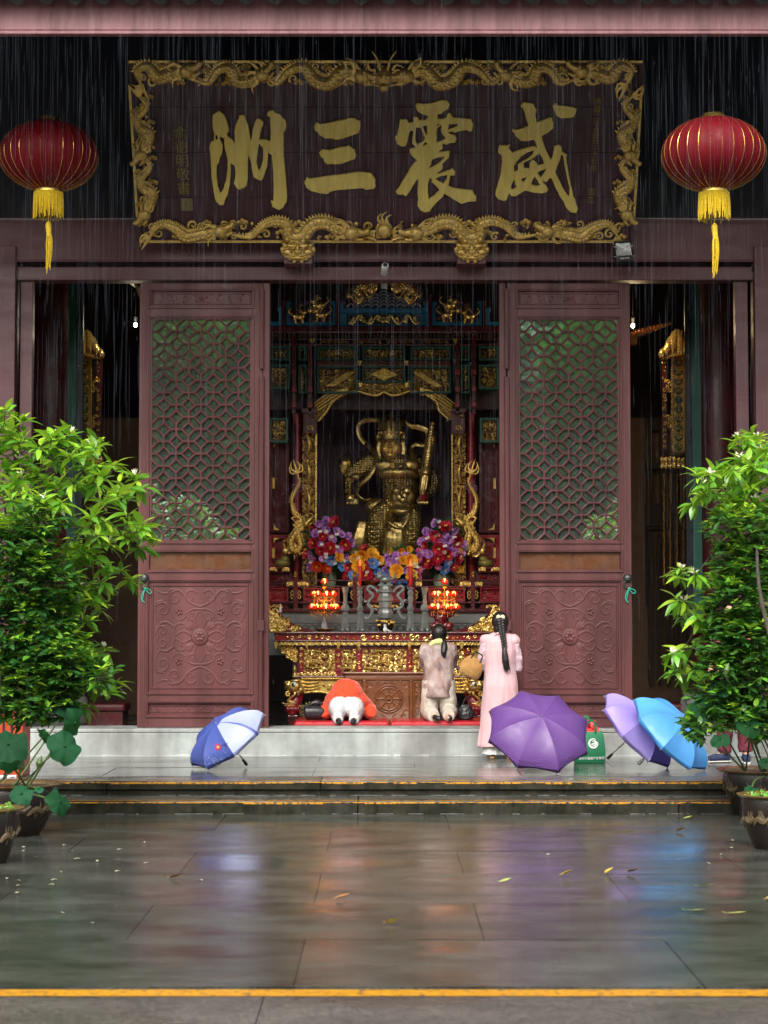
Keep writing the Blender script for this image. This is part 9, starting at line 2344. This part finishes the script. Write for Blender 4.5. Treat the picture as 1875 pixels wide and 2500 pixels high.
# -- fallen leaves and petals
FLM = [M('fallen_yellow_leaf', (.42, .30, .04), .4, var=.3, scale=20), M('fallen_brown_leaf', (.22, .10, .03), .4, var=.3, scale=20), M('fallen_green_leaf', (.32, .38, .09), .4, var=.25, scale=20), M('fallen_petal', (.32, .30, .21), .5, var=.1, bump=0)]
fmesh = [leaf_mesh('fallen_leaf', .11, .022, FLM[0], -.25, .5), leaf_mesh('fallen_leaf', .10, .024, FLM[1], -.35, .6), leaf_mesh('fallen_leaf', .13, .014, FLM[2], -.12, .4), leaf_mesh('fallen_leaf', .085, .026, FLM[0], -.4, .7)]
for k, (u, v, m, lab) in enumerate(((815, 2194, 1, 'curled tan leaf on the wet paving in the red lamp reflection'), (941, 2254, 3, 'curled yellow leaf at the centre of the wet paving'), (1218, 2153, 2, 'pale thin leaf on the paving below the pink reflection'), (1370, 2136, 3, 'small brown curled leaf on the paving left of the purple reflection'), (1478, 2132, 3, 'yellow green leaf at the foot of the purple reflection'), (1531, 2128, 1, 'dark curled leaf beside the blue reflection'), (1669, 1998, 2, 'pale forked leaf on the paving just below the lower step'), (1650, 2028, 1, 'pinkish leaf above the blue reflection'), (1702, 2163, 2, 'small yellow green leaf right of the blue reflection'), (1672, 2222, 2, 'thin orange leaf below the blue reflection'), (1772, 2229, 2, 'yellow leaf near the right edge of the paving'), (1868, 2196, 3, 'curled olive leaf at the right edge of the paving'), (1541, 1979, 1, 'orange brown leaf on the paving against the lower step'), (413, 2143, 1, 'small rust leaf left of the blue reflection'))):
 o = put('fallen_leaf', fmesh[m]); p = ground(u, v, 0.012); o.location = p; o.rotation_euler = (random.Random(k).uniform(-.3, .3), 0, random.Random(k + 50).uniform(-.9, .9)); tag(o, lab, 'leaf', 'fallen leaves on the wet paving')
q = MB(); q.add([(-.02, -.008, 0), (.0, -.012, .006), (.022, -.006, .002), (.02, .008, .004), (0, .012, .008), (-.02, .007, .002)], [(0, 1, 4, 5), (1, 2, 3, 4)]); pme = q.mesh('petal', True); pme.materials.append(FLM[3])
pt_ = MB(); rg = random.Random(77)
spots = [(28, 2065), (58, 2068), (58, 2078), (89, 2094), (157, 2063), (175, 2079), (188, 2097), (239, 2102), (287, 2100), (354, 2056), (287, 2127), (142, 2118), (150, 2128), (18, 2145), (44, 2150), (132, 2148), (125, 2160), (42, 2180), (45, 2162), (292, 2074), (290, 2180 + 0), (150, 2229), (285, 2212), (225, 2253), (1786, 2052), (1785, 2070), (1775, 2076), (1718, 2074), (1760, 2086), (1655, 2099), (1560, 2030), (1728, 2108), (1340, 2086), (490, 2149), (356, 2107)]
for u, v in spots:
 p = ground(u, v, .006); m4 = Matrix.Translation(p) @ Matrix.Rotation(rg.uniform(0, 6.3), 4, 'Z') @ Matrix.Scale(rg.uniform(.5, 1.1), 4)
 pt_.add([v_.co for v_ in pme.vertices], [tuple(f.vertices) for f in pme.polygons], 0, m4)
tag(pt_.build('fallen_petals', FLM[3], None, kind='stuff'), None)
# -- tall trees across the courtyard: they stand behind the viewer and show in the door glass
rg = random.Random(4)
tq = MB(); V, F = [], []
for k in range(8500):
 lobe = rg.choice(((0, 0, 6.0, 2.8), (-1.9, .4, 5.0, 2.0), (2.0, -.3, 5.2, 2.1), (.6, .5, 8.2, 2.0), (-.8, 0, 3.6, 1.7), (1.4, .2, 3.4, 1.5)))
 a, b_ = rg.uniform(0, 6.3), math.asin(rg.uniform(-1, 1)); r = lobe[3] * rg.random() ** .4
 p = Vector((lobe[0] + r * cos(a) * cos(b_), lobe[1] + r * sin(a) * cos(b_), lobe[2] + r * sin(b_)))
 d = Vector((rg.uniform(-1, 1), rg.uniform(-1, 1), rg.uniform(-.6, .4))).normalized(); s = d.orthogonal().normalized() * rg.uniform(.09, .15); l = rg.uniform(.3, .5)
 o = len(V); V += [tuple(p), tuple(p + d * l * .5 + s), tuple(p + d * l), tuple(p + d * l * .5 - s)]; F.append((o, o + 1, o + 2, o + 3))
cme = bpy.data.meshes.new('crown'); cme.from_pydata(V, [], F); cme.materials.append(leaf_mat('courtyard_tree_leaf', (.09, .22, .05), (.14, .30, .07), (.28, .52, .08), .4)); cme.update()
tq.tube(smoothpath([(0, 0, -.2), (.1, 0, 2), (-.1, .1, 4), (.1, 0, 7)], 4), [.26 - .015 * i for i in range(13)], 9)
for a, zz, l in ((.5, 3, 2.2), (2.6, 3.4, 2.2), (4.2, 4.4, 1.8), (5.5, 5, 1.8)): tq.tube([(0, 0, zz), (l * .5 * cos(a), l * .5 * sin(a), zz + .9), (l * cos(a), l * sin(a), zz + 1.4)], [.11, .07, .03], 6)
tme2 = tq.mesh('trunk', True); tme2.materials.append(BARK)
for k, (x, y, rz, s, lab) in enumerate(((-5.6, -4.5, 0, .98, 'left'), (-1.9, -6.0, 2.1, 1.05, 'left of centre'), (2.2, -5.5, 4.0, 1.05, 'right of centre'), (5.9, -4.5, 1.1, .98, 'right'), (-4.2, -9.5, 3.3, 1.3, 'upper left'), (4.6, -9.5, 5.2, 1.3, 'upper right'), (0.4, -10.5, .7, 1.3, 'middle'))):
 root = thing('courtyard_tree', (x, y, 0), 'broad green tree across the courtyard reflected at the %s of the door glass' % lab, 'tree', 'trees across the courtyard')
 root.rotation_euler = (0, 0, rz); root.scale = (s, s, s)
 o = put('crown', cme, root); put('trunk', tme2, root)
# ==== rain: water running off the eave and drops in the air
RAIN = bpy.data.materials.new('rain_water'); RAIN.use_nodes = True
nt, b, N, L = nodes_of(RAIN); nt.nodes.remove(b)
tr = N('ShaderNodeBsdfTransparent'); df = N('ShaderNodeBsdfTranslucent'); df.inputs[0].default_value = (.66, .78, .98, 1); d2 = N('ShaderNodeBsdfDiffuse'); d2.inputs[0].default_value = (.66, .78, .98, 1)
ad = N('ShaderNodeMixShader'); ad.inputs[0].default_value = .5; L(df.outputs[0], ad.inputs[1]); L(d2.outputs[0], ad.inputs[2])
mx = N('ShaderNodeMixShader'); mx.inputs[0].default_value = .022; L(tr.outputs[0], mx.inputs[1]); L(ad.outputs[0], mx.inputs[2]); L(mx.outputs[0], nt.nodes['Material Output'].inputs['Surface'])
rg = random.Random(99); q = MB()
def thread(x, y, z0, l, r):
 dx = rg.uniform(-.004, .004) * l
 vs = []
 for (t, w) in ((0, .15), (.25, 1), (.7, 1), (1, .1)):
  for k in range(3): an = 2 * pi * k / 3 + .5; vs.append((x + dx * t + w * r * cos(an), y + w * r * sin(an), z0 - l * t))
 fs = [(i * 3 + k, i * 3 + (k + 1) % 3, (i + 1) * 3 + (k + 1) % 3, (i + 1) * 3 + k) for i in range(3) for k in range(3)]
 q.add(vs, fs)
for k in range(2300):
 thread(rg.uniform(-4.6, 4.6), 18.45 + rg.gauss(0, .12), 7.7 - 4.6 * rg.random() ** 1.25, rg.uniform(.2, 1.2), rg.uniform(.0007, .0026))
for k in range(900):
 y = rg.uniform(13, 18.2); thread(rg.uniform(-.24, .24) * y, y, rg.uniform(.4, 8), rg.uniform(.10, .45), rg.uniform(.0010, .0024))
for k in range(260):
 thread(rg.uniform(-4.6, 4.6), 18.45 + rg.gauss(0, .08), rg.uniform(.6, 7.6), rg.uniform(.03, .09), rg.uniform(.003, .006))
o = q.build('rain', RAIN, None, smooth=True, kind='stuff')
q = MB()  # splashes where the eave water lands
for k in range(70):
 y = rg.choice((18.45 + rg.uniform(-.06, .2), 18.9 + rg.uniform(.05, .4))); x = rg.uniform(-4.4, 4.4); z = Z1 if y < 18.85 else Z2
 for j in range(7): a = rg.uniform(0, 6.3); e = rg.uniform(.5, 1.4); l = rg.uniform(.015, .06); p = Vector((x, y, z + .005)); q.tube([p, p + Vector((cos(a) * cos(e), sin(a) * cos(e), sin(e))) * l], [.004, .0015], 3)
q.build('splashes', RAIN, None, kind='stuff')
bpy.data.scenes.remove(WORK)
